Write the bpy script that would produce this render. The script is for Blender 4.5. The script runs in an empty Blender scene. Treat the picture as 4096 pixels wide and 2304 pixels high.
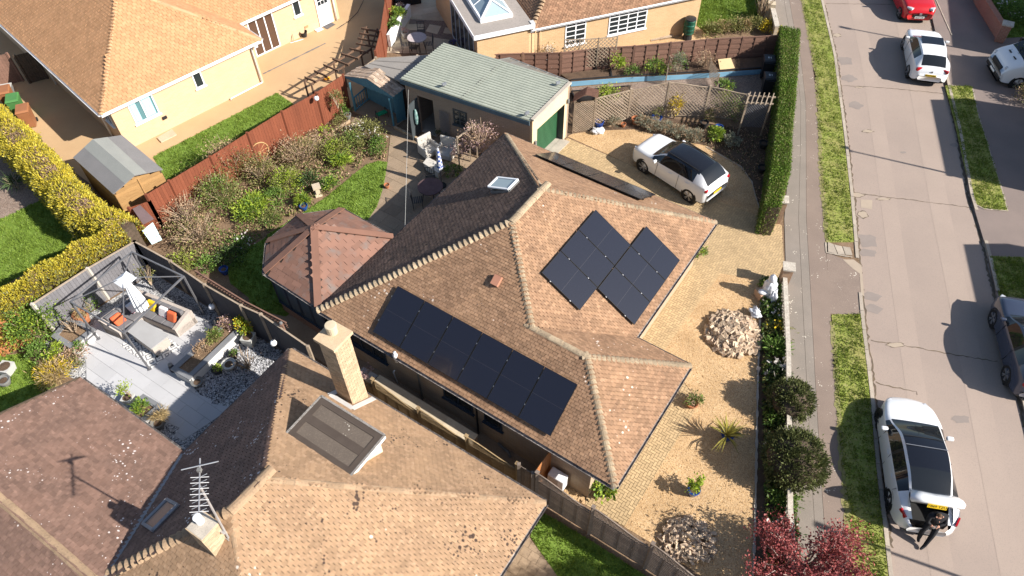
import bpy, math, random
from mathutils import Vector, Matrix, noise

random.seed(7)
R = math.radians
V3 = Vector
scene = bpy.context.scene
C = scene.collection

# ---------------------------------------------------------------- camera, sky, sun, exposure
cam_d = bpy.data.cameras.new('camera')
cam = bpy.data.objects.new('camera', cam_d)
C.objects.link(cam)
CAMZ = 22.015
cam.matrix_world = Matrix.Translation((0, 0, CAMZ)) @ Matrix.Rotation(R(90 - 50.175), 4, 'X') @ Matrix.Rotation(R(-0.737), 4, 'Z')
cam_d.sensor_width = 36
cam_d.lens = 36 * 2917.3 / 4096
cam_d.clip_start = 0.1
cam_d.clip_end = 2000
scene.camera = cam

SUN_AZ, SUN_EL = R(-22.7), R(34.8)
world = bpy.data.worlds.new('World')
scene.world = world
world.use_nodes = True
wn = world.node_tree
sky = wn.nodes.new('ShaderNodeTexSky')
sky.sky_type = 'NISHITA'
sky.sun_disc = False
sky.sun_elevation = SUN_EL
sky.sun_rotation = R(90) - SUN_AZ
wn.links.new(sky.outputs[0], wn.nodes['Background'].inputs[0])
wn.nodes['Background'].inputs[1].default_value = 0.08

sun_d = bpy.data.lights.new('sun', 'SUN')
sun_d.energy = 5.0
sun_d.angle = R(0.53)
sun_d.color = (1.0, 0.94, 0.86)
sun = bpy.data.objects.new('sun', sun_d)
C.objects.link(sun)
sd = V3((math.cos(SUN_AZ) * math.cos(SUN_EL), math.sin(SUN_AZ) * math.cos(SUN_EL), math.sin(SUN_EL)))
sun.rotation_euler = sd.to_track_quat('Z', 'Y').to_euler()
sun.location = (30, -15, 40)
scene.view_settings.view_transform = 'Standard'
scene.view_settings.look = 'None'
scene.view_settings.gamma = 1
scene.view_settings.exposure = 0.92

# ---------------------------------------------------------------- helpers
OFF = {}
def tag(o, label=None, cat=None, group=None, kind=None):
    if label: o['label'] = label
    if cat: o['category'] = cat
    if group: o['group'] = group
    if kind: o['kind'] = kind
    return o

def thing(name, label, cat, loc, group=None):
    o = bpy.data.objects.new(name, None)
    o.empty_display_size = 0.2
    C.objects.link(o)
    o.location = loc
    OFF[o] = V3(loc)
    return tag(o, label, cat, group)

def link(name, me, parent=None, mat=None):
    o = bpy.data.objects.new(name, me)
    C.objects.link(o)
    if parent is not None: o.parent = parent
    if mat and not me.materials: me.materials.append(mat)
    return o

class MB:
    def __init__(s): s.v = []; s.f = []
    def add(s, vs, fs):
        n = len(s.v); s.v += [tuple(p) for p in vs]; s.f += [[i + n for i in f] for f in fs]; return s
    def obox(s, O, X, Y, Z):
        O, X, Y, Z = V3(O), V3(X), V3(Y), V3(Z)
        if X.cross(Y).dot(Z) < 0: X, Y = Y, X
        vs = [O, O + X, O + X + Y, O + Y, O + Z, O + X + Z, O + X + Y + Z, O + Y + Z]
        return s.add(vs, [(3, 2, 1, 0), (4, 5, 6, 7), (0, 1, 5, 4), (1, 2, 6, 5), (2, 3, 7, 6), (3, 0, 4, 7)])
    def box(s, c, sz, rz=0):
        """box standing on c (base centre), size sz, turned rz"""
        X = V3((math.cos(rz), math.sin(rz), 0)) * sz[0]; Y = V3((-math.sin(rz), math.cos(rz), 0)) * sz[1]
        return s.obox(V3(c) - X / 2 - Y / 2, X, Y, (0, 0, sz[2]))
    def bar(s, a, b, w, h, up=(0, 0, 1)):
        a, b = V3(a), V3(b); d = b - a; up = V3(up)
        x = d.cross(up)
        if x.length < 1e-6: x = d.cross(V3((1, 0, 0)))
        x = x.normalized() * w; y = x.cross(d).normalized() * h
        return s.obox(a - x / 2 - y / 2, x, y, d)
    def tube(s, pts, r, n=6, cap=True):
        pts = [V3(p) for p in pts]; rs = r if isinstance(r, (list, tuple)) else [r] * len(pts)
        base = len(s.v)
        for i, p in enumerate(pts):
            d = (pts[min(i + 1, len(pts) - 1)] - pts[max(i - 1, 0)])
            d = d.normalized() if d.length > 1e-9 else V3((0, 0, 1))
            a = d.cross(V3((0, 0, 1)) if abs(d.z) < .9 else V3((1, 0, 0))).normalized(); b = d.cross(a)
            for k in range(n):
                t = 2 * math.pi * k / n
                s.v.append(tuple(p + (a * math.cos(t) + b * math.sin(t)) * rs[i]))
        for i in range(len(pts) - 1):
            for k in range(n):
                q = base + i * n
                s.f.append([q + k, q + (k + 1) % n, q + n + (k + 1) % n, q + n + k])
        if cap:
            s.f.append([base + k for k in range(n)][::-1]); e = base + (len(pts) - 1) * n
            s.f.append([e + k for k in range(n)])
        return s
    def lathe(s, c, prof, n=14):
        c = V3(c); base = len(s.v)
        for r, z in prof:
            for k in range(n):
                t = 2 * math.pi * k / n
                s.v.append((c.x + r * math.cos(t), c.y + r * math.sin(t), c.z + z))
        for i in range(len(prof) - 1):
            for k in range(n):
                q = base + i * n
                s.f.append([q + k, q + (k + 1) % n, q + n + (k + 1) % n, q + n + k])
        s.f.append([base + k for k in range(n)][::-1]); e = base + (len(prof) - 1) * n
        s.f.append([e + k for k in range(n)])
        return s
    def prism(s, poly, z0, z1):
        if area2(poly) < 0: poly = poly[::-1]
        n = len(poly)
        vs = [(p[0], p[1], z0) for p in poly] + [(p[0], p[1], z1) for p in poly]
        return s.add(vs, [list(range(n - 1, -1, -1)), list(range(n, 2 * n))] + [(i, (i + 1) % n, n + (i + 1) % n, n + i) for i in range(n)])
    def poly(s, pts): return s.add(pts, [list(range(len(pts)))])
    def slab(s, pts, t, n=None):
        """polygon in space given thickness t below it"""
        pts = [V3(p) for p in pts]
        if n is None: n = (pts[1] - pts[0]).cross(pts[2] - pts[0]).normalized()
        if n.z < 0: n = -n; pts = pts[::-1]
        k = len(pts)
        return s.add(pts + [p - n * t for p in pts], [list(range(k)), list(range(2 * k - 1, k - 1, -1))] + [(i, k + i, k + (i + 1) % k, (i + 1) % k) for i in range(k)])
    def build(s, name, mat, parent=None, smooth=False, kind=None, label=None):
        off = OFF.get(parent, V3((0, 0, 0))) if parent is not None else V3((0, 0, 0))
        me = bpy.data.meshes.new(name)
        if off.length > 0: vs = [(x - off.x, y - off.y, z - off.z) for x, y, z in s.v]
        else: vs = s.v
        me.from_pydata(vs, [], s.f)
        if smooth: me.polygons.foreach_set('use_smooth', [True] * len(me.polygons))
        me.materials.append(mat)
        me.update()
        o = link(name, me, parent)
        OFF[o] = off
        if kind: o['kind'] = kind
        if label: o['label'] = label
        return o

def inst(name, me, parent, M):
    o = bpy.data.objects.new(name, me); C.objects.link(o); o.parent = parent
    o.matrix_local = Matrix.Translation(-OFF.get(parent, V3((0, 0, 0)))) @ M
    OFF[o] = OFF.get(parent, V3((0, 0, 0)))
    return o

def mesh_of(mb, name, mat, smooth=False):
    me = bpy.data.meshes.new(name); me.from_pydata(mb.v, [], mb.f); me.materials.append(mat)
    if smooth: me.polygons.foreach_set('use_smooth', [True] * len(me.polygons))
    me.update(); return me

def area2(p):
    return sum(p[i][0] * p[(i + 1) % len(p)][1] - p[(i + 1) % len(p)][0] * p[i][1] for i in range(len(p)))
def inside(x, y, poly):
    c = False; j = len(poly) - 1
    for i in range(len(poly)):
        xi, yi = poly[i][0], poly[i][1]; xj, yj = poly[j][0], poly[j][1]
        if (yi > y) != (yj > y) and x < (xj - xi) * (y - yi) / (yj - yi) + xi: c = not c
        j = i
    return c
def clip(sub, clipper):
    """sub polygon cut by the convex ccw polygon clipper (2-D)"""
    out = [(p[0], p[1]) for p in sub]
    if area2(out) < 0: out = out[::-1]
    n = len(clipper)
    for i in range(n):
        a, b = clipper[i], clipper[(i + 1) % n]; inp = out; out = []
        sd_ = lambda p: (b[0] - a[0]) * (p[1] - a[1]) - (b[1] - a[1]) * (p[0] - a[0])
        for k in range(len(inp)):
            p, q = inp[k - 1], inp[k]; dp, dq = sd_(p), sd_(q)
            if (dp >= 0) != (dq >= 0):
                t = dp / (dp - dq); out.append((p[0] + (q[0] - p[0]) * t, p[1] + (q[1] - p[1]) * t))
            if dq >= 0: out.append(q)
        if not out: return []
    return out
def bbox(poly):
    xs = [p[0] for p in poly]; ys = [p[1] for p in poly]; return min(xs), max(xs), min(ys), max(ys)
def lerp(a, b, t): return V3(a) + (V3(b) - V3(a)) * t
def rnd(a, b): return random.uniform(a, b)

class Fr:
    """a building's own axes: u along deg, v to its left"""
    def __init__(s, x, y, deg):
        s.o = V3((x, y, 0)); s.a = R(deg); s.u = V3((math.cos(s.a), math.sin(s.a), 0)); s.v = V3((-math.sin(s.a), math.cos(s.a), 0))
    def w(s, u, v, z=0): return s.o + s.u * u + s.v * v + V3((0, 0, z))
    def box(s, mb, u0, u1, v0, v1, z0, z1): return mb.obox(s.w(u0, v0, z0), s.u * (u1 - u0), s.v * (v1 - v0), (0, 0, z1 - z0))
    def inv(s, p): d = V3((p[0], p[1], 0)) - s.o; return d.dot(s.u), d.dot(s.v)

CI = cam.matrix_world.inverted()
def in_view(p, m=1.03):
    q = CI @ V3(p)
    if q.z > -0.1: return 0
    f = 2917.3 / 2048
    x, y = q.x / -q.z * f, q.y / -q.z * f * 16 / 9
    return 0 if abs(x) > m or abs(y) > m else 1 / -q.z

# ---------------------------------------------------------------- materials
def nodes_of(name):
    m = bpy.data.materials.new(name); m.use_nodes = True
    nt = m.node_tree; return m, nt, nt.nodes['Principled BSDF']
def nn(nt, t, **kw):
    n = nt.nodes.new(t)
    for k, v in kw.items():
        if k.startswith('i_'): n.inputs[k[2:]].default_value = v
        else: setattr(n, k, v)
    return n
def c4(c): return (c[0], c[1], c[2], 1)
def rampf(nt, src, lo, hi):
    r = nn(nt, 'ShaderNodeMapRange', clamp=True); nt.links.new(src, r.inputs[0])
    r.inputs[1].default_value = lo; r.inputs[2].default_value = hi
    return r.outputs[0]
def mixc(nt, fac, a, b, mode='MIX'):
    m = nn(nt, 'ShaderNodeMix', data_type='RGBA', blend_type=mode)
    for sock, v in ((m.inputs[0], fac), (m.inputs[6], a), (m.inputs[7], b)):
        if isinstance(v, (int, float)): sock.default_value = v
        elif isinstance(v, (tuple, list)): sock.default_value = c4(v)
        else: nt.links.new(v, sock)
    return m.outputs[2]
def mathn(nt, op, a, b=0.0):
    m = nn(nt, 'ShaderNodeMath', operation=op)
    for i, v in enumerate((a, b)):
        if isinstance(v, (int, float)): m.inputs[i].default_value = v
        else: nt.links.new(v, m.inputs[i])
    return m.outputs[0]
def pos(nt): return nn(nt, 'ShaderNodeNewGeometry').outputs['Position']
def noisef(nt, vec, scale, detail=3, rough=.55, w=None):
    n = nn(nt, 'ShaderNodeTexNoise'); nt.links.new(vec, n.inputs['Vector'])
    n.inputs['Scale'].default_value = scale; n.inputs['Detail'].default_value = detail; n.inputs['Roughness'].default_value = rough
    return n.outputs[0]
def mat(name, c1, c2=None, c3=None, rough=.85, scale=2.0, fine=30., island=.0, bump=.0, bscale=60., spots=None, spots2=None, metal=0., spec=.3, coat=0., trans=None, streak=None):
    """mottled surface: c1/c2 in broad patches, c3 in fine ones, spots = (colour, scale, threshold), island = piece-to-piece change"""
    m, nt, b = nodes_of(name)
    p = pos(nt)
    c2 = c2 or tuple(x * .85 for x in c1)
    if streak:
        mp = nn(nt, 'ShaderNodeMapping'); nt.links.new(p, mp.inputs[0]); mp.inputs['Scale'].default_value = streak; pv = mp.outputs[0]
    else: pv = p
    col = mixc(nt, rampf(nt, noisef(nt, pv, scale), .32, .68), c1, c2)
    if c3: col = mixc(nt, rampf(nt, noisef(nt, pv, fine, 4), .5, .75), col, c3)
    if island:
        g = nn(nt, 'ShaderNodeNewGeometry').outputs['Random Per Island']; oi = nn(nt, 'ShaderNodeObjectInfo').outputs['Random']
        f = mathn(nt, 'FRACT', mathn(nt, 'ADD', g, oi))
        v = nn(nt, 'ShaderNodeMapRange'); nt.links.new(f, v.inputs[0]); v.inputs[3].default_value = 1 - island; v.inputs[4].default_value = 1 + island * .7
        cc = nn(nt, 'ShaderNodeCombineColor')
        for k in range(3): nt.links.new(v.outputs[0], cc.inputs[k])
        col = mixc(nt, 1.0, col, cc.outputs[0], 'MULTIPLY')
    for sp in (spots, spots2):
        if sp:
            vo = nn(nt, 'ShaderNodeTexVoronoi'); nt.links.new(p, vo.inputs['Vector']); vo.inputs['Scale'].default_value = sp[1]
            nz = noisef(nt, p, sp[1] * .13, 2)
            d = mathn(nt, 'ADD', vo.outputs['Distance'], mathn(nt, 'MULTIPLY', mathn(nt, 'SUBTRACT', .62, nz), 1.6))
            d2 = mathn(nt, 'ADD', d, mathn(nt, 'MULTIPLY', noisef(nt, p, sp[1] * 6, 2), .12))
            col = mixc(nt, rampf(nt, d2, sp[2] + .05, sp[2]), col, sp[0])
    nt.links.new(col, b.inputs['Base Color'])
    b.inputs['Roughness'].default_value = rough; b.inputs['Metallic'].default_value = metal
    b.inputs['Specular IOR Level'].default_value = spec; b.inputs['Coat Weight'].default_value = coat
    if bump:
        bp = nn(nt, 'ShaderNodeBump'); bp.inputs['Strength'].default_value = bump; bp.inputs['Distance'].default_value = .02
        nt.links.new(noisef(nt, pv, bscale, 4), bp.inputs['Height']); nt.links.new(bp.outputs[0], b.inputs['Normal'])
    if trans:
        tr = nn(nt, 'ShaderNodeBsdfTranslucent'); nt.links.new(col, tr.inputs[0]); mx = nn(nt, 'ShaderNodeMixShader'); mx.inputs[0].default_value = trans
        nt.links.new(b.outputs[0], mx.inputs[1]); nt.links.new(tr.outputs[0], mx.inputs[2]); nt.links.new(mx.outputs[0], nt.nodes['Material Output'].inputs[0])
    return m
def brickmat(name, deg, c1, c2, mortar, w=.225, h=.075, stain=None):
    m, nt, b = nodes_of(name); p = pos(nt)
    mp = nn(nt, 'ShaderNodeMapping', vector_type='POINT'); nt.links.new(p, mp.inputs[0]); mp.inputs['Rotation'].default_value = (0, 0, -R(deg))
    sp = nn(nt, 'ShaderNodeSeparateXYZ'); nt.links.new(mp.outputs[0], sp.inputs[0])
    cb = nn(nt, 'ShaderNodeCombineXYZ'); nt.links.new(mathn(nt, 'ADD', sp.outputs[0], sp.outputs[1]), cb.inputs[0]); nt.links.new(sp.outputs[2], cb.inputs[1])
    bt = nn(nt, 'ShaderNodeTexBrick'); nt.links.new(cb.outputs[0], bt.inputs['Vector'])
    bt.inputs['Color1'].default_value = c4(c1); bt.inputs['Color2'].default_value = c4(c2); bt.inputs['Mortar'].default_value = c4(mortar)
    bt.inputs['Scale'].default_value = 1; bt.inputs['Brick Width'].default_value = w; bt.inputs['Row Height'].default_value = h; bt.inputs['Mortar Size'].default_value = .006; bt.inputs['Bias'].default_value = -.1
    col = mixc(nt, rampf(nt, noisef(nt, p, 1.2, 4), .4, .75), bt.outputs[0], stain or tuple(x * .8 for x in c1))
    col = mixc(nt, .45, bt.outputs[0], col)
    nt.links.new(col, b.inputs['Base Color']); b.inputs['Roughness'].default_value = .9
    bp = nn(nt, 'ShaderNodeBump'); bp.inputs['Strength'].default_value = .5; bp.inputs['Distance'].default_value = .01; bp.invert = True
    nt.links.new(bt.outputs['Fac'], bp.inputs['Height']); nt.links.new(bp.outputs[0], b.inputs['Normal'])
    return m
def gravelmat(name, cols, scale=45., big=.8):
    m, nt, b = nodes_of(name); p = pos(nt)
    vo = nn(nt, 'ShaderNodeTexVoronoi'); nt.links.new(p, vo.inputs['Vector']); vo.inputs['Scale'].default_value = scale
    sp = nn(nt, 'ShaderNodeSeparateColor'); nt.links.new(vo.outputs['Color'], sp.inputs[0])
    rp = nn(nt, 'ShaderNodeValToRGB'); nt.links.new(sp.outputs[0], rp.inputs[0])
    e = rp.color_ramp.elements; e[0].color = c4(cols[0]); e[1].color = c4(cols[-1])
    for i, c in enumerate(cols[1:-1]): q = e.new((i + 1) / (len(cols) - 1)); q.color = c4(c)
    col = mixc(nt, rampf(nt, noisef(nt, p, big, 3), .35, .75), rp.outputs[0], mixc(nt, 1.0, rp.outputs[0], (.72, .7, .66), 'MULTIPLY'))
    nt.links.new(col, b.inputs['Base Color']); b.inputs['Roughness'].default_value = .9
    bp = nn(nt, 'ShaderNodeBump'); bp.inputs['Strength'].default_value = .55; bp.inputs['Distance'].default_value = .015; bp.invert = True
    nt.links.new(vo.outputs['Distance'], bp.inputs['Height']); nt.links.new(bp.outputs[0], b.inputs['Normal'])
    return m
def glassmat(name, c=(.02, .025, .03), rough=.05):
    m, nt, b = nodes_of(name); b.inputs['Base Color'].default_value = c4(c); b.inputs['Roughness'].default_value = rough
    b.inputs['Specular IOR Level'].default_value = .6; return m
def leafm(name, c1, c2, c3=None, island=.45, trans=.25, scale=1.5):
    return mat(name, c1, c2, c3, rough=.55, scale=scale, fine=9, island=island, trans=trans, spec=.25)

m_white = mat('white_paint', (.78, .78, .76), (.7, .7, .68), rough=.5, scale=3)
m_upvc = mat('white_plastic', (.82, .83, .84), (.76, .77, .78), rough=.35, scale=3)
m_black = mat('black_plastic', (.018, .018, .02), (.03, .03, .032), rough=.45)
m_grime = mat('grimy_gutter', (.06, .05, .05), (.2, .18, .17), (.4, .37, .35), rough=.7, scale=5, fine=14)
m_glass = glassmat('window_glass', (.025, .03, .032))
m_concrete = mat('concrete', (.46, .41, .34), (.36, .32, .27), (.28, .25, .22), scale=3, bump=.3)
m_stone = mat('sandstone', (.58, .49, .35), (.5, .41, .29), (.4, .33, .25), scale=2.5, island=.18, bump=.2)
m_soil = mat('soil', (.11, .07, .045), (.07, .045, .03), (.16, .11, .07), scale=5, fine=40, bump=.9, bscale=30)
m_bark = mat('twig_bark', (.42, .32, .22), (.3, .22, .155), scale=8, island=.3)
m_bark_d = mat('dark_bark', (.1, .07, .05), (.06, .045, .03), scale=8)
m_terra = mat('terracotta', (.42, .17, .08), (.34, .13, .06), rough=.8, scale=6)
m_blueglaze = mat('blue_glaze', (.02, .07, .28), (.01, .03, .16), rough=.15, spec=.6, scale=5)
m_greypot = mat('grey_pot', (.2, .2, .19), (.14, .14, .14), rough=.6)
m_ltpot = mat('pale_pot', (.5, .49, .46), (.4, .4, .38), rough=.7)
m_blackpot = mat('black_pot', (.02, .02, .022), (.03, .03, .03), rough=.5)

TXT = {}
m_ink = mat('plate_ink', (.01, .01, .01))
def text_mesh(body, size, m, M, parent, name='lettering', th=.002):
    if (body, size) in TXT: return inst(name, TXT[(body, size)], parent, M)
    cu = bpy.data.curves.new(name, 'FONT'); cu.body = body; cu.size = size; cu.align_x = 'CENTER'; cu.align_y = 'CENTER'; cu.extrude = th; cu.resolution_u = 2
    o = bpy.data.objects.new(name, cu); C.objects.link(o)
    dg = bpy.context.evaluated_depsgraph_get(); me = bpy.data.meshes.new_from_object(o.evaluated_get(dg)); bpy.data.objects.remove(o)
    me.materials.clear(); me.materials.append(m)
    TXT[(body, size)] = me
    return inst(name, me, parent, M) if parent is not None else me
for tx, sz in (('K117 VAG', .105), ('NL69 USS', .105), ('YB69 TZU', .12)): text_mesh(tx, sz, m_ink, None, None)
text_mesh('10', .22, m_upvc, None, None)

# ---------------------------------------------------------------- ground, road, paths, lawns
KL = [(.5, -40), (11.12, 7.13), (11.94, 10.79), (12.67, 13.7), (13.31, 16.67), (14.99, 23.4), (15.96, 27.56), (17.44, 34.33), (18.33, 39.88), (28, 100)]
KR = [(4.2, -40), (16.1, 7.0), (18.74, 17.56), (19.41, 20.1), (20.07, 23.31), (21.37, 27.85), (22.35, 31.8), (24.4, 39.72), (40, 100)]
PL = [(-2.5, -40), (8.45, 7.4), (8.75, 9.0), (10.1, 15.17), (11.45, 21.47), (13.04, 26.63), (14.5, 31.94), (15.1, 37.47), (15.5, 39.9), (25, 100)]
PR = [(-.6, -40), (9.9, 7.4), (10.25, 8.99), (10.97, 12.31), (12.14, 17.01), (12.97, 20.66), (13.89, 24.74), (15.7, 31.92), (17.05, 39.91), (26.6, 100)]
def xat(line, y):
    for a, b in zip(line, line[1:]):
        if a[1] <= y <= b[1]: return a[0] + (b[0] - a[0]) * (y - a[1]) / (b[1] - a[1])
    return line[-1][0]

m_road = mat('road_surface', (.33, .262, .218), (.295, .235, .198), (.235, .192, .168), scale=.35, fine=45, rough=.95, bump=.25, bscale=120)
m_roadpatch = mat('road_patch', (.25, .21, .185), (.22, .185, .165), scale=2, fine=50, rough=.95)
m_roadpatch2 = mat('road_patch_pale', (.37, .30, .23), (.33, .27, .21), scale=2, rough=.95)
m_crack = mat('crack', (.1, .08, .06), (.16, .12, .08), rough=1, scale=6)
m_tarmac = mat('tarmac', (.215, .17, .15), (.185, .148, .132), (.25, .2, .175), scale=.8, fine=60, bump=.3)
m_path1 = mat('path_grey', (.235, .2, .17), (.19, .165, .14), (.28, .24, .2), scale=.9, fine=40, spots=((.55, .5, .42), 11, .2))
m_path2 = mat('path_brown', (.225, .172, .14), (.19, .145, .12), (.28, .22, .17), scale=.9, fine=40, spots=((.55, .5, .42), 12, .21))
m_kerb = mat('kerb_stone', (.42, .36, .29), (.34, .29, .235), (.27, .23, .19), scale=2, island=.15, bump=.2)
m_grass0 = mat('turf', (.2, .25, .04), (.26, .24, .075), (.3, .27, .11), scale=.9, fine=9)
m_lawn = mat('lawn_turf', (.14, .22, .03), (.115, .185, .027), (.19, .26, .05), scale=.9, fine=9)
m_grass_dry = mat('dry_turf', (.26, .22, .1), (.19, .19, .07), scale=3)
m_gravel = gravelmat('gold_gravel', [(.43, .265, .12), (.6, .405, .21), (.32, .195, .095), (.66, .48, .285), (.48, .3, .14)])
m_resin = mat('resin_drive', (.5, .34, .19), (.45, .3, .165), (.38, .25, .14), scale=.6, fine=60, bump=.2, bscale=90)
m_bed = mat('garden_earth', (.2, .13, .08), (.13, .085, .05), (.3, .21, .13), scale=1.5, fine=22, bump=.8, bscale=25)
m_pebble = gravelmat('black_white_pebbles', [(.02, .022, .03), (.7, .7, .7), (.05, .055, .07), (.55, .56, .58), (.03, .03, .04)], 26.)
m_dkgravel = gravelmat('brown_gravel', [(.2, .14, .11), (.3, .22, .17), (.13, .09, .07), (.34, .27, .22)], 30.)
m_tile_path = mat('old_paving', (.3, .225, .155), (.25, .185, .125), (.2, .145, .1), scale=1.3, fine=18, island=.16, bump=.2)

def sheet(name, pts, z, m, parent=None, kind='structure', th=.03):
    mb = MB().prism([(p[0], p[1]) for p in pts], z - th, z)
    return mb.build(name, m, parent, kind=kind if parent is None else None)

sheet('ground', [(-300, -300), (300, -300), (300, 400), (-300, 400)], -.16, m_bed)
sheet('west_land', [(-200, -40)] + KL + [(-200, 100)], -.02, m_bed, th=.12)
sheet('east_land', KR + [(200, 100), (200, -40)], -.02, m_tarmac, th=.12)
road = sheet('road', KL + KR[::-1], -.1, m_road, th=.05)
def strip(line, w, z, jit=.0):
    """thin ragged ribbon"""
    mb = MB(); L, Rr = [], []
    pts = [V3((p[0], p[1], z)) for p in line]; dense = []
    for a, b in zip(pts, pts[1:]):
        k = max(1, int((b - a).length / .12))
        dense += [a.lerp(b, i / k) for i in range(k)]
    dense.append(pts[-1])
    for i, p in enumerate(dense):
        d = (dense[min(i + 1, len(dense) - 1)] - dense[max(i - 1, 0)]).normalized(); s = V3((-d.y, d.x, 0))
        c = p + s * rnd(-jit, jit); hw = w * rnd(.25, .75)
        L.append(c + s * hw); Rr.append(c - s * hw)
    n = len(L); mb.add(L + Rr, [(i, n + i, n + i + 1, i + 1) for i in range(n - 1)])
    return mb
for line in ([(17.016,31.609,-0.09), (17.953,31.530,-0.09), (19.324,31.327,-0.09), (21.859,30.814,-0.09)], [(15.216,23.644,-0.09), (16.367,23.364,-0.09), (18.012,23.036,-0.09), (20.104,22.578,-0.09)],
             [(13.278,15.681,-0.09), (14.438,15.437,-0.09), (16.009,15.023,-0.09), (17.526,14.675,-0.09)], [(18.458,39.661,-0.09), (21.032,39.521,-0.09), (22.554,39.409,-0.09)], [(12.857,13.876,-0.09), (13.143,13.731,-0.09), (14.146,13.466,-0.09), (14.119,13.329,-0.09)]):
    strip(line, .035, -.094, .025).build('crack', m_crack, road)
gl = [V3((xat(KL, y) + .08, y, 0)) for y in [8 + i * .5 for i in range(64)]]
strip(gl, .06, -.094, .05).build('gutter_crack', m_crack, road)
strip([V3((xat(KR, y) - .07, y, 0)) for y in [12 + i * .5 for i in range(56)]], .1, -.094, .04).build('gutter_crack', m_crack, road)
def blob(c, rx, ry, z, m, name, parent, n=14):
    ph = rnd(0, 6)
    mb = MB().poly([(c[0] + rx * math.cos(2 * math.pi * k / n) * (1 + .18 * math.sin(k * 2.3 + ph)), c[1] + ry * math.sin(2 * math.pi * k / n) * (1 + .2 * math.sin(k * 1.7 + ph)), z) for k in range(n)])
    return mb.build(name, m, parent)
for q, rx, ry in (((14.753,20.747,0), .42, .4), ((14.562,20.068,0), .36, .22), ((13.977,17.772,0), .36, .22), ((13.855,17.163,0), .32, .22), ((17.790,33.813,0), .4, .4), ((17.519,32.231,0), .4, .3), ((17.154,29.952,0), .35, .3), ((15.265,12.349,0), .3, .16)):
    blob(q, rx, ry, -.095, m_roadpatch, 'patch', road)
for q, rx, ry in (((17.094,27.909,0), .26, .1), ((18.095,36.288,0), .22, .16), ((15.077,22.288,0), .2, .2), ((15.200,23.504,0), .3, .13), ((16.286,23.227,0), .3, .07), ((14.116,15.469,0), .3, .1), ((17.789,31.438,0), .2, .05)):
    blob(q, rx, ry, -.092, m_roadpatch2, 'patch', road)
    blob(q, rx * 1.12, ry * 1.2, -.0935, m_crack, 'patch_edge', road)
MB().poly([(15.262,23.220,-0.095), (15.774,23.167,-0.095), (15.554,22.584,-0.095), (15.132,22.716,-0.095)]).build('patch', m_roadpatch2, road)
blob((18.243,26.326,-0.1), .14, .08, -.094, m_roadpatch, 'patch', road)
blob((20.778,26.810,-0.1), .18, .14, -.094, m_roadpatch, 'patch', road)
# broad tyre-worn band down each lane
for t, w in ((.3, .7), (.72, .8)):
    ys = [-30 + 4 * i for i in range(33)]
    L = [((1 - t) * xat(KL, y) + t * xat(KR, y), y) for y in ys]
    MB().add([(x - w / 2, y, -.097) for x, y in L] + [(x + w / 2, y, -.097) for x, y in L], [(i, i + 33, i + 34, i + 1) for i in range(32)]).build('worn_band', mat('worn_band', (.315, .25, .208), (.34, .27, .224), (.245, .2, .175), scale=.5, fine=45, rough=.95), road)

# kerbs: single stones either side
def kerb(line, name, y0, y1, side, dropped=(), lab=''):
    o = tag(bpy.data.objects.new(name, None), None, None, None, 'structure'); C.objects.link(o); OFF[o] = V3((0, 0, 0))
    y = y0
    while y < y1:
        a = V3((xat(line, y), y, -.14)); b = V3((xat(line, y + .9), y + .9, -.14))
        top = .012 + rnd(-.006, .01)
        for d0, d1 in dropped:
            if d0 < y < d1: top = -.075
        d = (b - a) * .985; s = V3((-d.y, d.x, 0)).normalized() * (.13 * side)
        MB().obox(a, d, s, (0, 0, top + .14)).build('kerb_stone', m_kerb, o)
        y += .9
kerb(KL, 'kerb', 6.2, 41, 1, ((17.0, 19.6),))
kerb(KR, 'kerb', 8, 41, -1, ((16.5, 17.5), (20.2, 22.0), (31.4, 41)))

# footway west of the road, in three strips with a joint between, and the dropped crossing
def band(name, l0, l1, t0, t1, z, m, ya, yb):
    ys = [ya + (yb - ya) * i / 30 for i in range(31)]
    A = [((1 - t0) * xat(l0, y) + t0 * xat(l1, y), y) for y in ys]; B = [((1 - t1) * xat(l0, y) + t1 * xat(l1, y), y) for y in ys]
    return sheet(name, A + B[::-1], z, m)
band('footpath', PL, PR, 0, .36, 0, m_path1, -30, 90)
band('footpath', PL, PR, .368, .56, -.004, m_path1, -30, 90)
band('footpath', PL, PR, .566, 1, 0, m_path2, -30, 90)
cr = [(12.291,19.996,0), (12.782,19.988,0), (14.118,19.706,0), (14.153,19.305,0), (13.727,17.642,0), (13.351,16.633,0), (12.128,16.975,0), (12.314,18.347,0)]
sheet('crossing', [(12.85, 20.05), (13.9, 19.4), (13.9, 19.0), (13.3, 16.75), (12.1, 16.9)], -.012, m_path2)
fan = MB().poly([(13.391,19.645,0), (13.824,19.637,0), (14.046,19.306,0), (13.644,17.711,0), (13.557,17.847,0), (13.831,18.881,0), (13.626,19.170,0)]); fan.v = [(x, y, -.006) for x, y, z in fan.v]
fan.build('crossing_patch', m_roadpatch2)['kind'] = 'structure'

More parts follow.
